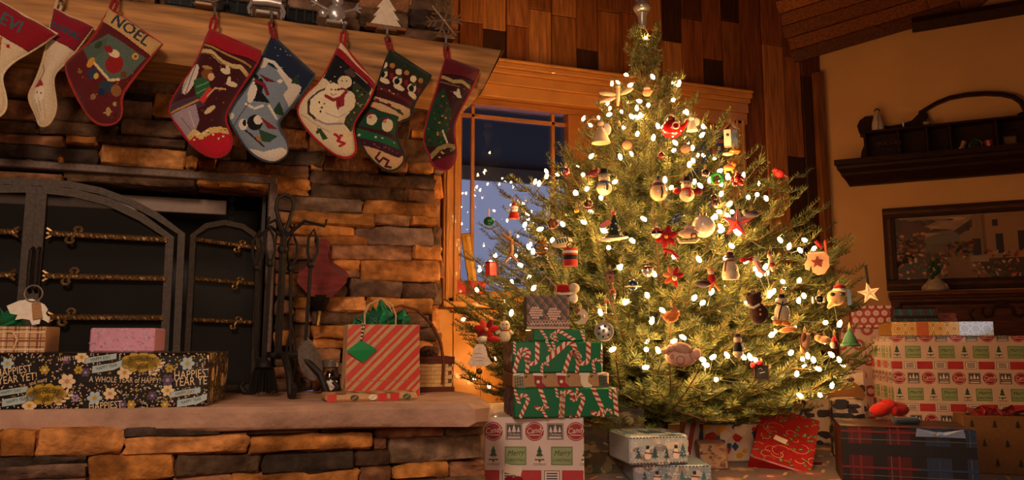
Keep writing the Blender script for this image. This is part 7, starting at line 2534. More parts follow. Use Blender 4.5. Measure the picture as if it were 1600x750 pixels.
def stripes(w, h, cols, per, slant=.6):
    pr = Pr(w, h)
    k = -int(h * slant / per) - 2
    while k * per < w + h:
        c = cols[k % len(cols)]
        pr.poly([(k * per, 0), (k * per + per, 0), (k * per + per + h * slant, h), (k * per + h * slant, h)], c, 0)
        k += 1
    return pr


sc4 = [H('#c93a30'), H('#e6d8cc'), H('#2f4f86'), H('#e6d8cc'), H('#d8a02f'), H('#e6d8cc')]
floor_box('patchwork_gift', 'red, blue and yellow patterned parcel left of the tilted red gift', 1100, 1192, 664, 716, 3.12, .16, RR(-14), H('#d8c4b4'), {'front': lambda w, h: patch(w, h, 3), 'top': lambda w, h: patch(w, h, 4), 'left': lambda w, h: patch(w, h, 5)})
zz = atD(1186, 665, 3.28).z
floor_box('striped_gift', 'candy striped parcel lying behind the tilted red gift', 1152, 1222, 642, 664, 3.26, .10, RR(-20), H('#c93a30'), {'front': lambda w, h: stripes(w, h, sc4, .016), 'top': lambda w, h: stripes(w, h, sc4, .016)})
floor_box('striped_gift', 'blue and yellow striped parcel touching the tree skirt branches', 1190, 1256, 630, 652, 3.42, .12, RR(-32), H('#2f4f86'), {'front': lambda w, h: stripes(w, h, [sc4[2], sc4[1], sc4[4], sc4[1]], .014), 'top': lambda w, h: stripes(w, h, [sc4[2], sc4[1], sc4[0], sc4[1]], .014)})
floor_box('red_cap_gift', 'small red and white parcel under the lowest branches', 1068, 1104, 634, 690, 3.18, .16, RR(-26), H('#b02428'), {'front': lambda w, h: stripes(w, h, [H('#b02428'), H('#e0cfc0')], .02, .2)})


# ---- the big tilted red gift
def swirls(w, h, seed=4):
    g = random.Random(seed)
    pr = Pr(w, h)
    for _ in range(26):
        x, y, r_ = g.uniform(0, w), g.uniform(0, h), g.uniform(.015, .05)
        a0 = g.uniform(0, 6)
        pts = [(x + r_ * (1 - i / 14) * math.cos(a0 + i * .4), y + r_ * (1 - i / 14) * math.sin(a0 + i * .4)) for i in range(11)]
        pr.line(pts, .0022, g.choice([H('#e0a08c'), H('#d8806c'), H('#e8c0a8')]), 1)
    for _ in range(46):
        x, y = g.uniform(0, w), g.uniform(0, h)
        pr.ell(x, y, .011, .006, H('#4a5a38'), 2, g.uniform(0, 3), 8)
        pr.ell(x, y, .007, .003, H('#8a9a6c'), 3, g.uniform(0, 3), 8)
    return pr


# wedge of paper: a broad face leaning back, standing on its lower edge
A, B_, Cc, Dd = atD(1172, 712, 2.98), atD(1268, 742, 2.90), atD(1296, 648, 3.12), atD(1204, 636, 3.22)
u_ = (B_ - A)
v_ = (Dd - A)
n_ = u_.cross(v_).normalized()
v_ = (v_ - u_ * (v_.dot(u_) / u_.length_squared))
w, hh = u_.length, v_.length * 1.02
ux_, vz_ = u_.normalized(), v_.normalized()
low = min(A.z, B_.z)
rgif = thing('red_swirl_gift', 'big red swirl and holly gift leaning back with a white tag', 'gift', A)
R3 = Matrix((ux_, -n_ * 1.0, vz_)).transposed()
rgif.rotation_euler = R3.to_euler()
mb = MB()
dpt = .10
mb.box((w / 2, dpt / 2, hh / 2), (w, dpt, hh), H('#a81c22'), .004)
mb.build('wrapping', 'paper', rgif, 0)
mb = MB()
swirls(w, hh).emit(mb, (0, 0, 0), (1, 0, 0), (0, 0, 1))
mb.build('paper_print', 'print', rgif, 0, kind='stuff')
mb = MB()
mb.box((0, 0, 0), (.05, .002, .028), H('#ead9cb'), .0008, Euler((0, RR(12), 0)))
o = mb.build('gift_tag', 'paper', rgif, 0, label='white paper tag')
o.location = (w * .42, -.004, hh * .42)
sup = floor_box('flat_gift', 'dark red flat parcel propping up the tilted red gift', 1196, 1286, 700, 740, 3.06, .2, RR(-22), H('#5a1418'), {}, h=max(.012, low - .004 - FLZ - .009))


# ---- cow print boxes
def cow(w, h, seed):
    g = random.Random(seed)
    pr = Pr(w, h)
    for k in range(int(11 * max(1, w * h / .02))):
        x, y = g.uniform(0, w), g.uniform(0, h)
        m, r_ = 9, g.uniform(.012, .03)
        pr.poly([(x + r_ * 1.5 * g.uniform(.6, 1.2) * math.cos(2 * math.pi * i / m), y + r_ * .8 * g.uniform(.6, 1.2) * math.sin(2 * math.pi * i / m)) for i in range(m)], H('#2c2230'), k % 3)
    return pr


cb = H('#d8bfb0')
cw = lambda s_: {'front': lambda w, h: cow(w, h, s_), 'left': lambda w, h: cow(w, h, s_ + 1), 'top': lambda w, h: cow(w, h, s_ + 2)}
_, w_c, h_c, c_c = floor_box('cow_print_gift', 'front cow print box beside the red bow', 1302, 1352, 624, 690, 3.25, .16, RR(-36), cb, cw(20), bev=.012)
floor_box('cow_print_gift', 'wide shaded cow print box under the right branches', 1206, 1304, 614, 690, 3.72, .16, RR(-38), cb, cw(30), bev=.012)
r_, w_c2, h_c2, c_c2 = floor_box('cow_print_gift', 'tall cow print box with a brown paper tag, behind the front one', 1312, 1356, 578, 690, 3.46, .16, RR(-36), cb, cw(40), bev=.012)
mb = MB()
mb.prism([(-.075, -.045), (-.085, -.01), (-.07, .02), (-.03, .045), (0, .036), (.03, .05), (.065, .02), (.078, -.01), (.06, -.045)], -.002, .002, H('#8a5a2c'))
o = mb.build('paper_tag', 'kraft', r_, 0, label='brown scalloped paper tag')
o.location = (-w_c2 / 2 + .03, -.094, h_c2 - .10)


# ---- the huge stamp paper box with a gold box on top
DB = 3.12
TB = RR(-50)
big, wB, hB, cB = floor_box('large_stamp_paper_gift', 'huge box in red and green stamp paper at the right frame edge', 1396, 1660, 525, 690, DB, .34, RR(-32), H('#d3b3a6'),
                            {'front': lambda w, h: candy_paper(w, h, .060, .022, .03), 'left': lambda w, h: candy_paper(w, h, .060, .03, .03)})
ztb = FLZ + .009 + hB + .001
def hexes(w, h):
    pr = Pr(w, h)
    for i in range(9):
        for j in range(-1, 2):
            x, y = i * .052 + (0 if j % 2 else .026), h / 2 + j * .045
            for r0 in (.027, .02, .012):
                P = [(x + r0 * math.cos(RR(60 * k)), y + r0 * math.sin(RR(60 * k))) for k in range(7)]
                pr.line(P, .0022, H('#f0dcae'), 1)
    pr.rect(w * .31, h / 2, w * .12, h, H('#b8603c'), 3)
    return pr


def cool_lit_hex(w, h):  # cool light on the box end, put into the print colour
    pr = Pr(w, h)
    pr.rect(w / 2, h / 2, w, h, H('#b8c0cc'), 0)
    for i in range(5):
        for j in range(-1, 2):
            x, y = i * .04 + (0 if j % 2 else .02), h / 2 + j * .035
            pr.line([(x + .018 * math.cos(RR(60 * k)), y + .018 * math.sin(RR(60 * k))) for k in range(7)], .0022, H('#eef2f6'), 1)
    return pr


gb, wg, hg, cg = floor_box('gold_hexagon_gift', 'flat gold box with a hexagon pattern on top of the huge stamp paper box', 1393, 1552, 503, 524, DB + .02, .22, RR(-32), H('#c08a4c'), {'front': hexes, 'top': hexes}, z0=ztb, mat='gloss')
mb = MB()
pr = Pr(wg * .33, hg)
pr.p = cool_lit_hex(wg * .33, hg).p
pr.emit(mb, (wg / 2 - wg * .33, -.11, 0), (1, 0, 0), (0, 0, 1), .0016)
mb.build('cool_lit_end', 'print', gb, 0, label='end panel painted in cool window light')
def dots_teal(w, h):
    pr = Pr(w, h)
    for i in range(14):
        for j in range(3):
            pr.ell(w * (i + .5 * (j % 2)) / 13, h * (j + .5) / 3, .010, .016, (H('#2f5a66'), H('#3f6f7c'), H('#6a3a3c'))[(i + j) % 3], 0, .3, 9)
    return pr


zb = ztb
floor_box('teal_bulb_gift', 'dark parcel printed with teal light bulbs behind the gold box', 1397, 1466, 481, 524, DB + .26, .06, RR(-32), H('#2a2024'), {'front': dots_teal}, z0=zb, h=atD(1430, 481, DB + .27).z - zb)
floor_box('pink_gift', 'rosy pink parcel behind the gold box, right of the teal one', 1458, 1496, 489, 524, DB + .30, .06, RR(-32), H('#a8605a'), {'front': lambda w, h: mottled(w, h, None, [H('#b8746a'), H('#98524c')], 30, .004, .012, 3)}, z0=zb, h=atD(1477, 489, DB + .30).z - zb)


# ---- red and white parcels at the right edge of the tree
def polka(w, h, c1, c2, r_):
    pr = Pr(w, h)
    for i in range(int(w / r_ / 2.6) + 2):
        for j in range(int(h / r_ / 2.6) + 2):
            pr.ell(i * r_ * 2.8 + (j % 2) * r_ * 1.4, j * r_ * 2.6, r_, r_, c2, 0)
            pr.ell(i * r_ * 2.8 + (j % 2) * r_ * 1.4, j * r_ * 2.6, r_ * .5, r_ * .5, c1, 1)
    return pr


DR_ = 3.98
zsn = 0.0
_, ws, hs, _c = floor_box('snow_paper_gift', 'tall pink and red wheel patterned gift behind the right branches', 1318, 1398, 512, 690, DR_, .2, RR(-40), H('#d8b0a4'),
                          {'front': lambda w, h: polka(w, h, H('#d8b0a4'), H('#b02c30'), .03), 'left': lambda w, h: polka(w, h, H('#d8b0a4'), H('#b02c30'), .03)})
floor_box('polka_dot_gift', 'red polka dot gift on top of the pink wheel patterned one', 1330, 1396, 478, 511, DR_, .16, RR(-40), H('#b3242a'), {'front': lambda w, h: polka(w, h, H('#e0a89c'), H('#e6cdbf'), .014)}, z0=FLZ + .009 + hs + .001)


# ---- tartan box in front
def tartan(w, h, a=H('#4a1014'), b_=H('#1f2a40')):
    pr = Pr(w, h)
    blk_, rd_, wt = H('#161012'), H('#6e171b'), H('#5e5450')
    n = int(w / .12) + 2
    for i in range(n):
        pr.rect(i * .12, h / 2, .045, h, blk_, 0)
        pr.rect(i * .12 + .06, h / 2, .008, h, rd_, 1)
        pr.rect(i * .12 + .035, h / 2, .003, h, wt if i % 2 else rd_, 1)
    for j in range(int(h / .12) + 2):
        pr.rect(w / 2, j * .12, w, .038, blk_, 2)
        pr.rect(w / 2, j * .12 + .06, w, .007, rd_, 3)
        pr.rect(w / 2, j * .12 + .034, w, .0025, wt, 3)
    return pr


def navy_tartan(w, h):
    pr = tartan(w, h)
    pr.p = [(p, (H('#27384f') if c == H('#6e171b') else c), l) for p, c, l in pr.p]
    pr.rect(w / 2, h / 2, w, h, H('#243044'), -1)
    return pr


DT = 2.66
tz = atD(1400, 664, DT + .05).z
tb_, wt_, ht_, ct_ = floor_box('tartan_gift', 'dark red and navy tartan box with a flat bow in the right foreground', 1316, 1528, 678, 760, DT, .30, RR(-38), H('#4a1014'), {'front': lambda w, h: tartan(w * .58, h), 'top': tartan, 'left': tartan}, h=tz - FLZ - .009)
mb = MB()
pr = navy_tartan(wt_ * .42, ht_)
pr.emit(mb, (-wt_ / 2 + wt_ * .58, -.15, 0), (1, 0, 0), (0, 0, 1), .0014)
mb.build('navy_panel', 'print', tb_, 0, label='navy tartan panel')
mb = MB()
for s_ in (-1, 1):
    mb.add([(.10, -.154, ht_ - .012), (.10 + s_ * .07, -.161, ht_ + .002), (.10 + s_ * .075, -.158, ht_ - .026), (.10, -.156, ht_ - .026)], [(0, 1, 2, 3), (3, 2, 1, 0)], H('#8a94a8'))
mb.ball((.10, -.157, ht_ - .018), (.012, .006, .010), H('#8a94a8'), 8, 6)
mb.build('ribbon_bow', 'paper', tb_, 0, label='grey blue satin bow')
# things lying on the tartan box
zTT = FLZ + .009 + ht_
def on_top(x, y, zadd=0): return atZ(x, y, zTT + zadd)
p = on_top(1392, 655)
r = thing('gift_bow', 'bright red cloth bow lying on the tartan box', 'bow', (p.x, p.y, zTT + .0025))
for k, (dx_, dz_, sx_, sz_, a) in enumerate(((-.045, .035, .05, .026, -8), (.04, .035, .046, .026, 8), (-.01, .05, .035, .024, 0))):
    mb = MB()
    mb.ball((dx_, 0, dz_), (sx_, .028, sz_), H('#cf2a24'), 12, 8, Euler((0, RR(a), 0)))
    mb.build('loop', 'cloth', r)
mb = MB()
mb.ball((0, -.02, .03), (.016, .016, .02), H('#a81c1c'), 10, 6)
mb.build('knot', 'cloth', r)
p = on_top(1420, 664)
r = thing('ribbon_spool', 'navy blue folded ribbon beside the red bow', 'ribbon', (p.x + .02, p.y + .03, zTT + .001), RR(-30))
mb = MB()
mb.box((0, 0, .011), (.09, .04, .022), H('#2c3a52'), .008)
mb.build('folded_ribbon', 'cloth', r)
p = atD(1536, 640, DT + .45)

# ---- spotted brown bag with red tissue at the right edge
bw_, wq, hq, cq = floor_box('spotted_gift_bag', 'brown bag with tiny dark trees and red tissue at the right frame edge', 1508, 1660, 650, 760, DT + .22, .14, RR(-36), H('#7a5230'),
                            {'front': lambda w, h: (lambda pr: [pr.tree(.03 + .075 * i + (.037 if j % 2 else 0), .03 + .07 * j, .028, H('#2c2a1c'), 1) for i in range(8) for j in range(8)] and pr)(Pr(w, h))}, 'kraft', 'gift bag', bev=.002)
tissue(bw_, -wq / 2, wq / 2, hq, [(-wq * .42, hq + .03), (-wq * .25, hq + .035), (-wq * .1, hq + .03), (wq * .1, hq + .04), (wq * .3, hq + .03), (wq * .42, hq + .035)], H('#a81c20'), -.05, .05)
# ---- rug
rug = thing('patterned_rug', 'brown and red patterned rug under the gifts', 'rug', (2.2, 2.4, FLZ))
mb = MB()
mb.box((0, 0, .004), (3.0, 2.6, .008), H('#5a3a24'), .002)
mb.build('pile', 'cloth', rug, 0)
pr = Pr(2.96, 2.56)
gq = random.Random(8)
for i in range(17):
    for j in range(15):
        x, y = .09 + i * .175, .09 + j * .17
        pr.flower(x, y, .05, gq.choice([H('#8a3a24'), H('#a8784a'), H('#3a2418')]), H('#c9a06c'), 0)
        pr.line([(x + .06, y), (x + .11, y + .05)], .012, H('#b88a54'), 1)
mb = MB()
pr.emit(mb, (-1.48, -1.28, .0082), (1, 0, 0), (0, 1, 0))
mb.build('woven_motif', 'cloth', rug, 0, kind='stuff')
# ---- on the window sill
p = atY(737, 452, YB - .035)
r = thing('red_sill_gift', 'red wrapped gift on the window sill', 'gift', (p.x + .0, YB - .008, .8755))
a, b_ = atY(716, 440, YB - .03), atY(762, 440, YB - .03)
mb = MB()
wq_ = b_.x - a.x
mb.box((0, 0, .036), (wq_, .05, .072), H('#c01f30'), .004)
mb.build('wrapping', 'paper', r, 0)
mb = MB()
mb.box((-.02, 0, .036), (.03, .052, .0725), H('#7d1420'), .002)
mb.build('ribbon_band', 'cloth', r, 0)
p = atY(726, 410, YB + .0)
r = thing('gold_picture_frame', 'narrow gold framed picture leaning in the window corner', 'picture frame', (1.245, YB + .03, .955), rot=(RR(-3), RR(-9), 0))
mb = MB()
mb.box((0, 0, .12), (.055, .012, .30), H('#9a7028'), .003)
mb.build('frame', 'brass', r, 0)
mb = MB()
mb.box((.012, -.007, .12), (.02, .003, .26), H('#b8924c'), .001)
mb.build('inlay', 'brass', r, 0)
# ================================================================ AGAINST THE TAN WALL
TW_R = RR(-45)
UW = Vector((math.sqrt(.5), -math.sqrt(.5), 0))      # along the wall, to the right
NW = Vector((-math.sqrt(.5), -math.sqrt(.5), 0))     # out of the wall


def onwall(x, y, off=0.0):
    return at_plane(x, y, (1, 1, 0), TAN_D - off * math.sqrt(2))


def wl(P): return (P - Vector((CX, YB, 0))).dot(UW)


DK = H('#2e150c')
# ---- crown shelf
a, b_ = onwall(1303, 250, .16), onwall(1600, 232, .16)
sh_z = a.z
s0, s1 = wl(a), wl(b_) + .55
shelf = thing('wall_shelf', 'dark wooden crown moulded shelf on the tan wall', 'shelf', Vector((CX, YB, sh_z)) + UW * s0, TW_R)
L = s1 - s0
zb_ = onwall(1340, 289, .05).z - sh_z
mb = MB()
# profile in (out, z); stepped crown
prof_ = [(0, 0), (.16, 0), (.16, -.035), (.145, -.042), (.142, -.06), (.115, -.085), (.11, -.10), (.08, -.125), (.06, -.14), (.05, zb_), (0, zb_)]
n = len(prof_)
v, f = [], []
for x_, m_ in ((0, 1), (L, -1)):
    for o_, z_ in prof_:
        v.append((x_ + m_ * (.16 - o_) * .75 if o_ > 0 else x_ + m_ * (.16 - .05) * .75 * (0 if z_ == 0 else 1), -o_, z_))
f += [tuple(range(n)), tuple(2 * n - 1 - i for i in range(n))]
f += [(i, i + n, (i + 1) % n + n, (i + 1) % n) for i in range(n)]
mb.add(v, f, DK)
mb.build('crown_moulding', 'darkwood', shelf, 25)

# ---- carved top piece standing on the shelf
ct = thing('carved_overshelf', 'dark carved wooden shelf top with an arched gallery and cubbyholes', 'cabinet top', Vector((CX, YB, sh_z + .001)), TW_R)
OFF = .045
def W(x, y, off=OFF): P = onwall(x, y, off); return (wl(P), P.z - sh_z - .001)
mb = MB()
out = [W(1344, 249), W(1346, 236), W(1350, 226), W(1349, 214), W(1342, 206), W(1339, 196), W(1343, 187), W(1352, 181), W(1363, 180), W(1370, 186), W(1374, 194), W(1388, 196), W(1408, 193), W(1425, 187), W(1436, 176), W(1443, 168), W(1450, 178),
       W(1453, 192), W(1470, 198), W(1500, 196), W(1540, 191), W(1600, 186), W(1660, 181), W(1660, 226)]
out = [(x, max(z, .0)) for x, z in out]
out[-1] = (out[-1][0], 0)
out[0] = (out[0][0], 0)
mb.prism(out, -.03, -.012, DK)
mb.build('scrolled_back', 'darkwood', ct, 30)
arch = [(1437, 176), (1450, 168), (1464, 160), (1484, 152), (1510, 147), (1540, 145), (1566, 146), (1584, 150), (1596, 158), (1603, 170), (1606, 186)]
mb = MB()
strip(mb, [W(*p) for p in arch], .022, -.045, -.008, DK)
mb.build('arch_rail', 'darkwood', ct, 30)
mb = MB()
for (xa, ya, xb, yb_) in ((1344, 212, 1600, 190), ):
    A_, B2_ = W(xa, ya), W(1665, 187)
    mb.box(((A_[0] + B2_[0]) / 2, -.075, A_[1] + .0), (B2_[0] - A_[0], .11, .014), DK, .003)
mb.build('gallery_shelf', 'darkwood', ct, 30)
zt2 = W(1344, 212)[1] - .008
for px in (1352, 1404, 1448, 1484, 1556, 1612):
    mb = MB()
    mb.box((W(px, 230)[0], -.075, zt2 / 2), (.014, .10, zt2), DK, .002)
    mb.build('divider', 'darkwood', ct, 30)
mb = MB()
mb.lathe([(.012, 0), (.03, .008), (.016, .02), (.022, .03), (.004, .04)], DK, 12, (W(1596, 186)[0], -.06, W(1596, 186)[1]))
mb.build('finial', 'darkwood', ct, 40)
mb = MB()
for k in range(5):
    mb.ring((W(1372 + k * 8, 232)[0], -.128, zt2 * .5 + .006 * (k % 2)), .012, .004, H('#43261a'), 12, 5)
mb.build('carved_fretwork', 'darkwood', ct)
# ---- little things on it
zg = sh_z + W(1344, 212)[1] + .0085


def small(name, label, cat, x, z0, off, parts):
    P = onwall(x, 220, off)
    r = thing(name, label, cat, (P.x, P.y, z0), TW_R)
    for nm, mat, fn in parts:
        mb_ = MB()
        fn(mb_)
        mb_.build(nm, mat, r)
    return r


small('angel_figurine', 'white robed angel figurine at the left end of the carved shelf top', 'figurine', 1373, zg, .07, [
    ('robe', 'clay', lambda m_: m_.lathe([(.036, 0), (.038, .02), (.034, .06), (.022, .10), (.012, .118)], H('#c9b2a6'), 14)),
    ('head', 'clay', lambda m_: m_.ball((0, 0, .135), (.016, .016, .019), H('#b58a6c'))), ('hair', 'cloth', lambda m_: m_.ball((0, .004, .142), (.019, .018, .017), H('#3a2416'))),
    ('sash', 'cloth', lambda m_: m_.tube([(0, -.03, .1), (.002, -.038, .05), (0, -.04, .004)], .004, H('#9c8478')))])
small('candlestick', 'small silver candlestick right of the angel figurine', 'candlestick', 1413, zg, .07, [
    ('stem', 'metal', lambda m_: m_.lathe([(.016, 0), (.014, .006), (.005, .012), (.006, .03), (.009, .04)], SLV, 12)), ('flame_bulb', 'gloss', lambda m_: m_.lathe([(.004, .04), (.006, .052), (.001, .068)], H('#b8a08c'), 10))])
small('glass_bird', 'small shiny glass bird beside the arched rail', 'figurine', 1449, zg, .08, [
    ('body', 'metal', lambda m_: (m_.ball((0, 0, .022), (.02, .013, .014), H('#c9b89c')), m_.ball((.014, 0, .04), (.009, .009, .009), H('#8a6a4c')))), ('base', 'metal', lambda m_: m_.lathe([(.014, 0), (.012, .006), (.006, .01)], SLV, 12))])
small('striped_trinket', 'red and white striped trinket in a cubbyhole', 'trinket', 1503, sh_z + .001, .07, [
    ('figure', 'clay', lambda m_: (m_.tube([(-.012, 0, .004), (0, 0, .03), (.012, 0, .062)], [.012, .013, .014], H('#b88a7c')), m_.ball((-.012, -.004, .012), .013, H('#d8c0b0')))), ('stripe', 'clay', lambda m_: [m_.ring((0.003 + k * .004, 0, .03 + k * .009), .014, .002, H('#a8303a'), 12, 4, 'xy') for k in range(4)])])
small('green_plate', 'dark green oval plate in a cubbyhole', 'plate', 1524, sh_z + .001, .05, [
    ('plate', 'gloss', lambda m_: m_.ball((0, 0, .035), (.045, .008, .034), H('#24382c'), 18, 8)), ('rim', 'gloss', lambda m_: m_.ring((0, -.004, .035), .034, .003, H('#4a6a54')))])
small('red_cup', 'small red cup beside the dark green plate', 'cup', 1545, sh_z + .001, .07, [
    ('cup', 'gloss', lambda m_: m_.lathe([(.018, 0), (.022, .02), (.026, .05), (.024, .05)], H('#a83a24'), 14)), ('handle', 'gloss', lambda m_: m_.ring((-.026, 0, .03), .014, .003, H('#a83a24'), 12, 5))])
small('small_card', 'brown picture card standing in the right cubbyhole', 'card', 1578, sh_z + .001, .06, [
    ('card', 'kraft', lambda m_: m_.box((0, 0, .035), (.07, .004, .07), H('#5a3a2a'))), ('print', 'matte', lambda m_: m_.box((0, -.003, .035), (.056, .002, .056), H('#7d5a40')))])

# ---- framed landscape
a, b_, c_ = onwall(1378, 326, .035), onwall(1600, 312, .035), onwall(1398, 454, .035)
x0, x1, zt3, zb3 = wl(a), wl(b_) + .22, a.z, c_.z
pw_, ph_ = x1 - x0, zt3 - zb3
pic = thing('framed_painting', 'dark framed village landscape painting on the tan wall', 'painting', Vector((CX, YB, zb3)) + UW * x0 + NW * .002, TW_R)
for (cx_, cz_, w_2, h_2) in ((pw_ / 2, ph_ - .034, pw_, .068), (pw_ / 2, .034, pw_, .068), (.034, ph_ / 2, .068, ph_ - .136), (pw_ - .034, ph_ / 2, .068, ph_ - .136)):
    mb = MB()
    mb.box((cx_, -.014, cz_), (w_2, .028, h_2), H('#3a1f14'), .004)
    hz = w_2 > h_2
    mb.box((cx_, -.031, cz_), (w_2 if hz else w_2 * .35, .012, h_2 * .35 if hz else h_2), H('#5a3420'), .003)
    mb.build('frame_rail', 'darkwood', pic, 0)
iw, ih = pw_ - .13, ph_ - .13
pr = Pr(iw, ih)
gp = random.Random(17)
pr.rect(iw / 2, ih / 2, iw, ih, H('#6a5a48'), 0)
pr.rect(iw / 2, ih * .84, iw, ih * .34, H('#a08a78'), 1)
for _ in range(16):
    pr.ell(gp.uniform(.1, iw * .6), ih * gp.uniform(.74, .98), gp.uniform(.04, .09), gp.uniform(.008, .02), gp.choice([H('#b8a08c'), H('#8f8078'), H('#c9b094'), H('#94867c')]), 2)
pr.poly([(iw * .2, ih * .66), (iw * .35, ih * .76), (iw * .5, ih * .68), (iw * .62, ih * .7), (iw * .7, ih * .6), (iw * .2, ih * .55)], H('#6d6a6c'), 3)
pr.poly([(0, ih * .2), (0, ih), (iw * .05, ih * .96), (iw * .14, ih * .88), (iw * .2, ih * .78), (iw * .18, ih * .4)], H('#4a3020'), 4)
pr.poly([(iw * .02, ih * .6), (iw * .2, ih * .74), (iw * .24, ih * .8), (iw * .06, ih * .98)], H('#5a3a26'), 5)
pr.poly([(iw * .06, ih * .4), (iw * .2, ih * .45), (iw * .2, ih * .7), (iw * .06, ih * .7)], H('#7d5a42'), 4)
pr.poly([(iw * .42, ih * .35), (iw * .42, ih * .74), (iw * .5, ih * .84), (iw * .5, ih * .98), (iw * .58, ih), (iw * .58, ih * .35)], H('#8d7460'), 5)
pr.poly([(iw * .38, ih * .74), (iw * .5, ih * .92), (iw * .5, ih * .8), (iw * .42, ih * .68)], H('#4a3026'), 6)
pr.poly([(iw * .56, ih * .3), (iw * .56, ih * .96), (iw * .72, ih), (iw, ih), (iw, ih * .3)], H('#a38568'), 5)
pr.rect(iw * .52, ih * .48, .045, ih * .26, H('#2a2020'), 7)
pr.rect(iw * .66, ih * .52, .04, ih * .3, H('#2a2020'), 7)
pr.rect(iw * .8, ih * .55, .05, ih * .3, H('#33241f'), 7)
pr.rect(iw * .64, ih * .84, .03, ih * .1, H('#33241f'), 7)
pr.rect(iw * .47, ih * .78, .02, ih * .08, H('#33241f'), 7)
pr.poly([(0, 0), (iw, 0), (iw, ih * .36), (iw * .6, ih * .34), (iw * .4, ih * .42), (iw * .2, ih * .4), (0, ih * .45)], H('#4a3824'), 4)
pr.poly([(iw * .25, 0), (iw * .6, 0), (iw * .5, ih * .3), (iw * .42, ih * .42), (iw * .36, ih * .42)], H('#8d6e4c'), 8)
for _ in range(260):
    x = gp.uniform(0, iw)
    if abs(x - iw * .42) < iw * .07 and gp.random() < .8:
        continue
    y = ih * gp.uniform(.0, .42)
    pr.ell(x, y, gp.uniform(.006, .016), gp.uniform(.004, .01), gp.choice([H('#a8441f'), H('#c98a3c'), H('#d8b08c'), H('#4a5a2c'), H('#33401f'), H('#8a2a1f'), H('#5a6a38'), H('#c9bcae')]), 9 + _ % 3, gp.uniform(0, 3), 8)
for _ in range(70):
    pr.ell(iw * gp.uniform(0, .2), ih * gp.uniform(.35, .75), .014, .01, gp.choice([H('#a8603c'), H('#5a4a2c'), H('#c98c5c'), H('#3a3a20')]), 9, 0, 8)
for _ in range(60):
    pr.ell(iw * gp.uniform(.3, .5), ih * gp.uniform(.35, .58), .012, .01, gp.choice([H('#a8441f'), H('#5a4a2c'), H('#7d6a3c'), H('#3a3a20')]), 9, 0, 8)
pr.rect(iw * .53, ih * .3, .10, ih * .10, H('#a39480'), 12)
pr.p = [(p_, (c_[0] * .95, c_[1] * .70, c_[2] * .52), l_) for p_, c_, l_ in pr.p]
mb = MB()
mb.box((pw_ / 2, -.006, ph_ / 2), (iw + .01, .01, ih + .01), H('#4a3a2c'))
pr.emit(mb, (.065, -.0115, .065), (1, 0, 0), (0, 0, 1), .0003, .0001)
mb.build('canvas', 'print', pic, 0)

# ---- piano like chest below it
a, b_ = onwall(1388, 457, .26), onwall(1600, 453, .26)
x0, x1 = wl(a), wl(b_) + .7
zc = a.z
ch = thing('upright_chest', 'dark carved upright chest with a scrolled medallion under the painting', 'cabinet', Vector((CX, YB, 0)) + UW * x0, TW_R)
cw_ = x1 - x0
MB_C = H('#5a2f1e')
mb = MB()
mb.box((cw_ / 2, -.14, (zc + FLZ) / 2), (cw_ - .03, .24, zc - FLZ - .05), MB_C, .004)
mb.build('carcass', 'darkwood', ch, 30)
mb = MB()
mb.box((cw_ / 2, -.14, zc - .012), (cw_, .275, .024), H('#6d3a24'), .006)
mb.box((cw_ / 2, -.14, zc - .034), (cw_ - .015, .258, .02), H('#4a2618'), .004)
mb.build('lid', 'darkwood', ch, 30)
mb = MB()
px_ = [(.06, zc - .34), (cw_ - .06, zc - .34), (cw_ - .06, zc - .07), (.06, zc - .07)]
for i in range(4):
    p_, q_ = px_[i], px_[(i + 1) % 4]
    mb.tube([(p_[0], -.262, p_[1]), (q_[0], -.262, q_[1])], .009, H('#3a1d12'), 8)
mb.build('panel_moulding', 'darkwood', ch)
def CW(x, y): P = onwall(x, y, .262); return (wl(P) - x0, P.z)
mb = MB()
for sgn in (-1, 1):
    m0 = CW(1566, 484)
    pts = [(m0[0] + sgn * u, -.265, m0[1] + v) for u, v in ((.0, .02), (.03, .022), (.05, .008), (.055, -.03), (.085, -.04), (.105, -.02), (.10, .01), (.085, .012))]
    mb.tube(pts, [.012, .011, .01, .01, .009, .008, .007, .005], H('#3a1d12'), 8)
m1 = CW(1524, 490)
mb.tube([(m1[0] - .01, -.264, m1[1] + .03), (m1[0] - .03, -.264, m1[1]), (m1[0] - .015, -.264, m1[1] - .04)], .008, H('#3a1d12'), 8)
mb.ball((CW(1566, 477)[0], -.265, CW(1566, 473)[1]), (.03, .008, .018), H('#3a1d12'), 12, 6)
mb.build('carved_medallion', 'darkwood', ch)
mb = MB()
for k in (.08, cw_ - .08):
    mb.lathe([(.03, 0), (.04, .04), (.028, .1), (.036, .2), (.03, .3)], MB_C, 12, (k, -.245, FLZ))
mb.build('turned_foot', 'darkwood', ch)
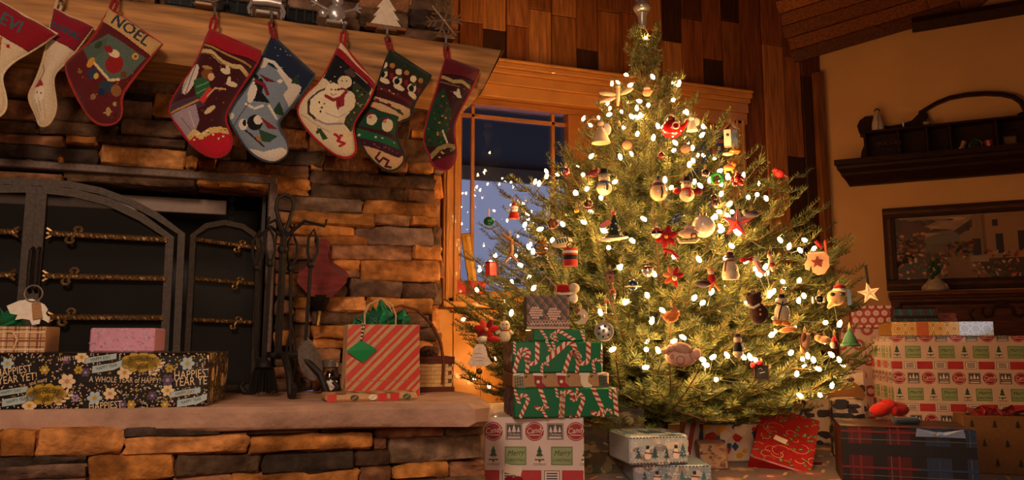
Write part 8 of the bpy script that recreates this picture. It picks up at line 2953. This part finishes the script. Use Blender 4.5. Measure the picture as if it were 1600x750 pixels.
# figurine on the chest
P = onwall(1462, 456, .17)
fg = thing('flower_figurine', 'ruffled pale figurine with green leaves in front of the painting', 'figurine', (P.x, P.y, zc + .001), TW_R)
k_ = 1 / 260
mb = MB()
mb.lathe([(.058, 0), (.07, .012), (.066, .035), (.05, .06), (.03, .085), (.014, .12), (.012, .15)], H('#a8907c'), 16)
for i in range(12):
    a = 2 * math.pi * i / 12
    mb.ball((.058 * math.cos(a), .05 * math.sin(a), .022 + .008 * (i % 2)), (.018, .016, .022), H('#b89c8a'), 8, 6)
mb.build('ruffled_skirt', 'clay', fg)
mb = MB()
for x_, z_, y_ in ((.0, .11, -.02), (.014, .15, -.01), (-.016, .09, -.03), (.024, .13, 0), (-.01, .17, 0), (.02, .19, 0), (-.02, .135, -.01)):
    mb.ball((x_, y_, z_), (.014, .012, .018), H('#2c4a34'), 8, 6)
mb.build('leaves', 'cloth', fg)
mb = MB()
mb.ball((.002, 0, .205), (.014, .014, .017), H('#8a6a54'))
mb.build('head', 'clay', fg)

# ================================================================ GROUPS OF LIKE THINGS
PHR = {'christmas_stocking': 'christmas stockings hung on the mantel', 'stocking_holder': 'stocking holders on the mantel', 'toy_train_wagon': 'toy train wagons on the mantel',
       'fire_log': 'logs in the firebox', 'pine_cone': 'pine cones in the basket', 'candy_cane_gift': 'candy cane boxes in the left stack', 'winter_scene_gift': 'winter scene boxes on the rug',
       'striped_gift': 'striped parcels under the tree', 'cow_print_gift': 'cow print boxes under the tree', 'snowman_ornament': 'snowman ornaments on the fir tree', 'bauble': 'baubles on the fir tree',
       'wood_disc_ornament': 'wooden discs on the fir tree', 'cardinal_ornament': 'bird ornaments on the fir tree', 'jingle_bell_ornament': 'jingle bells on the fir tree', 'poinsettia_ornament': 'cloth flowers on the fir tree',
       'ribbon_bow': 'ribbons on the fir tree', 'star_ornament': 'stars on the fir tree', 'mitten_ornament': 'mittens on the fir tree', 'candy_cane_ornament': 'candy canes on the fir tree', 'angel_ornament': 'angels on the fir tree',
       'birdhouse_ornament': 'birdhouses on the fir tree', 'gnome_ornament': 'gnomes on the fir tree', 'gingerbread_ornament': 'gingerbread figures on the fir tree', 'penguin_ornament': 'penguins on the fir tree'}
for o in COL.objects:
    if o.parent is None and 'category' in o:
        k = o.name.split('.')[0]
        if k in PHR:
            o['group'] = PHR[k]
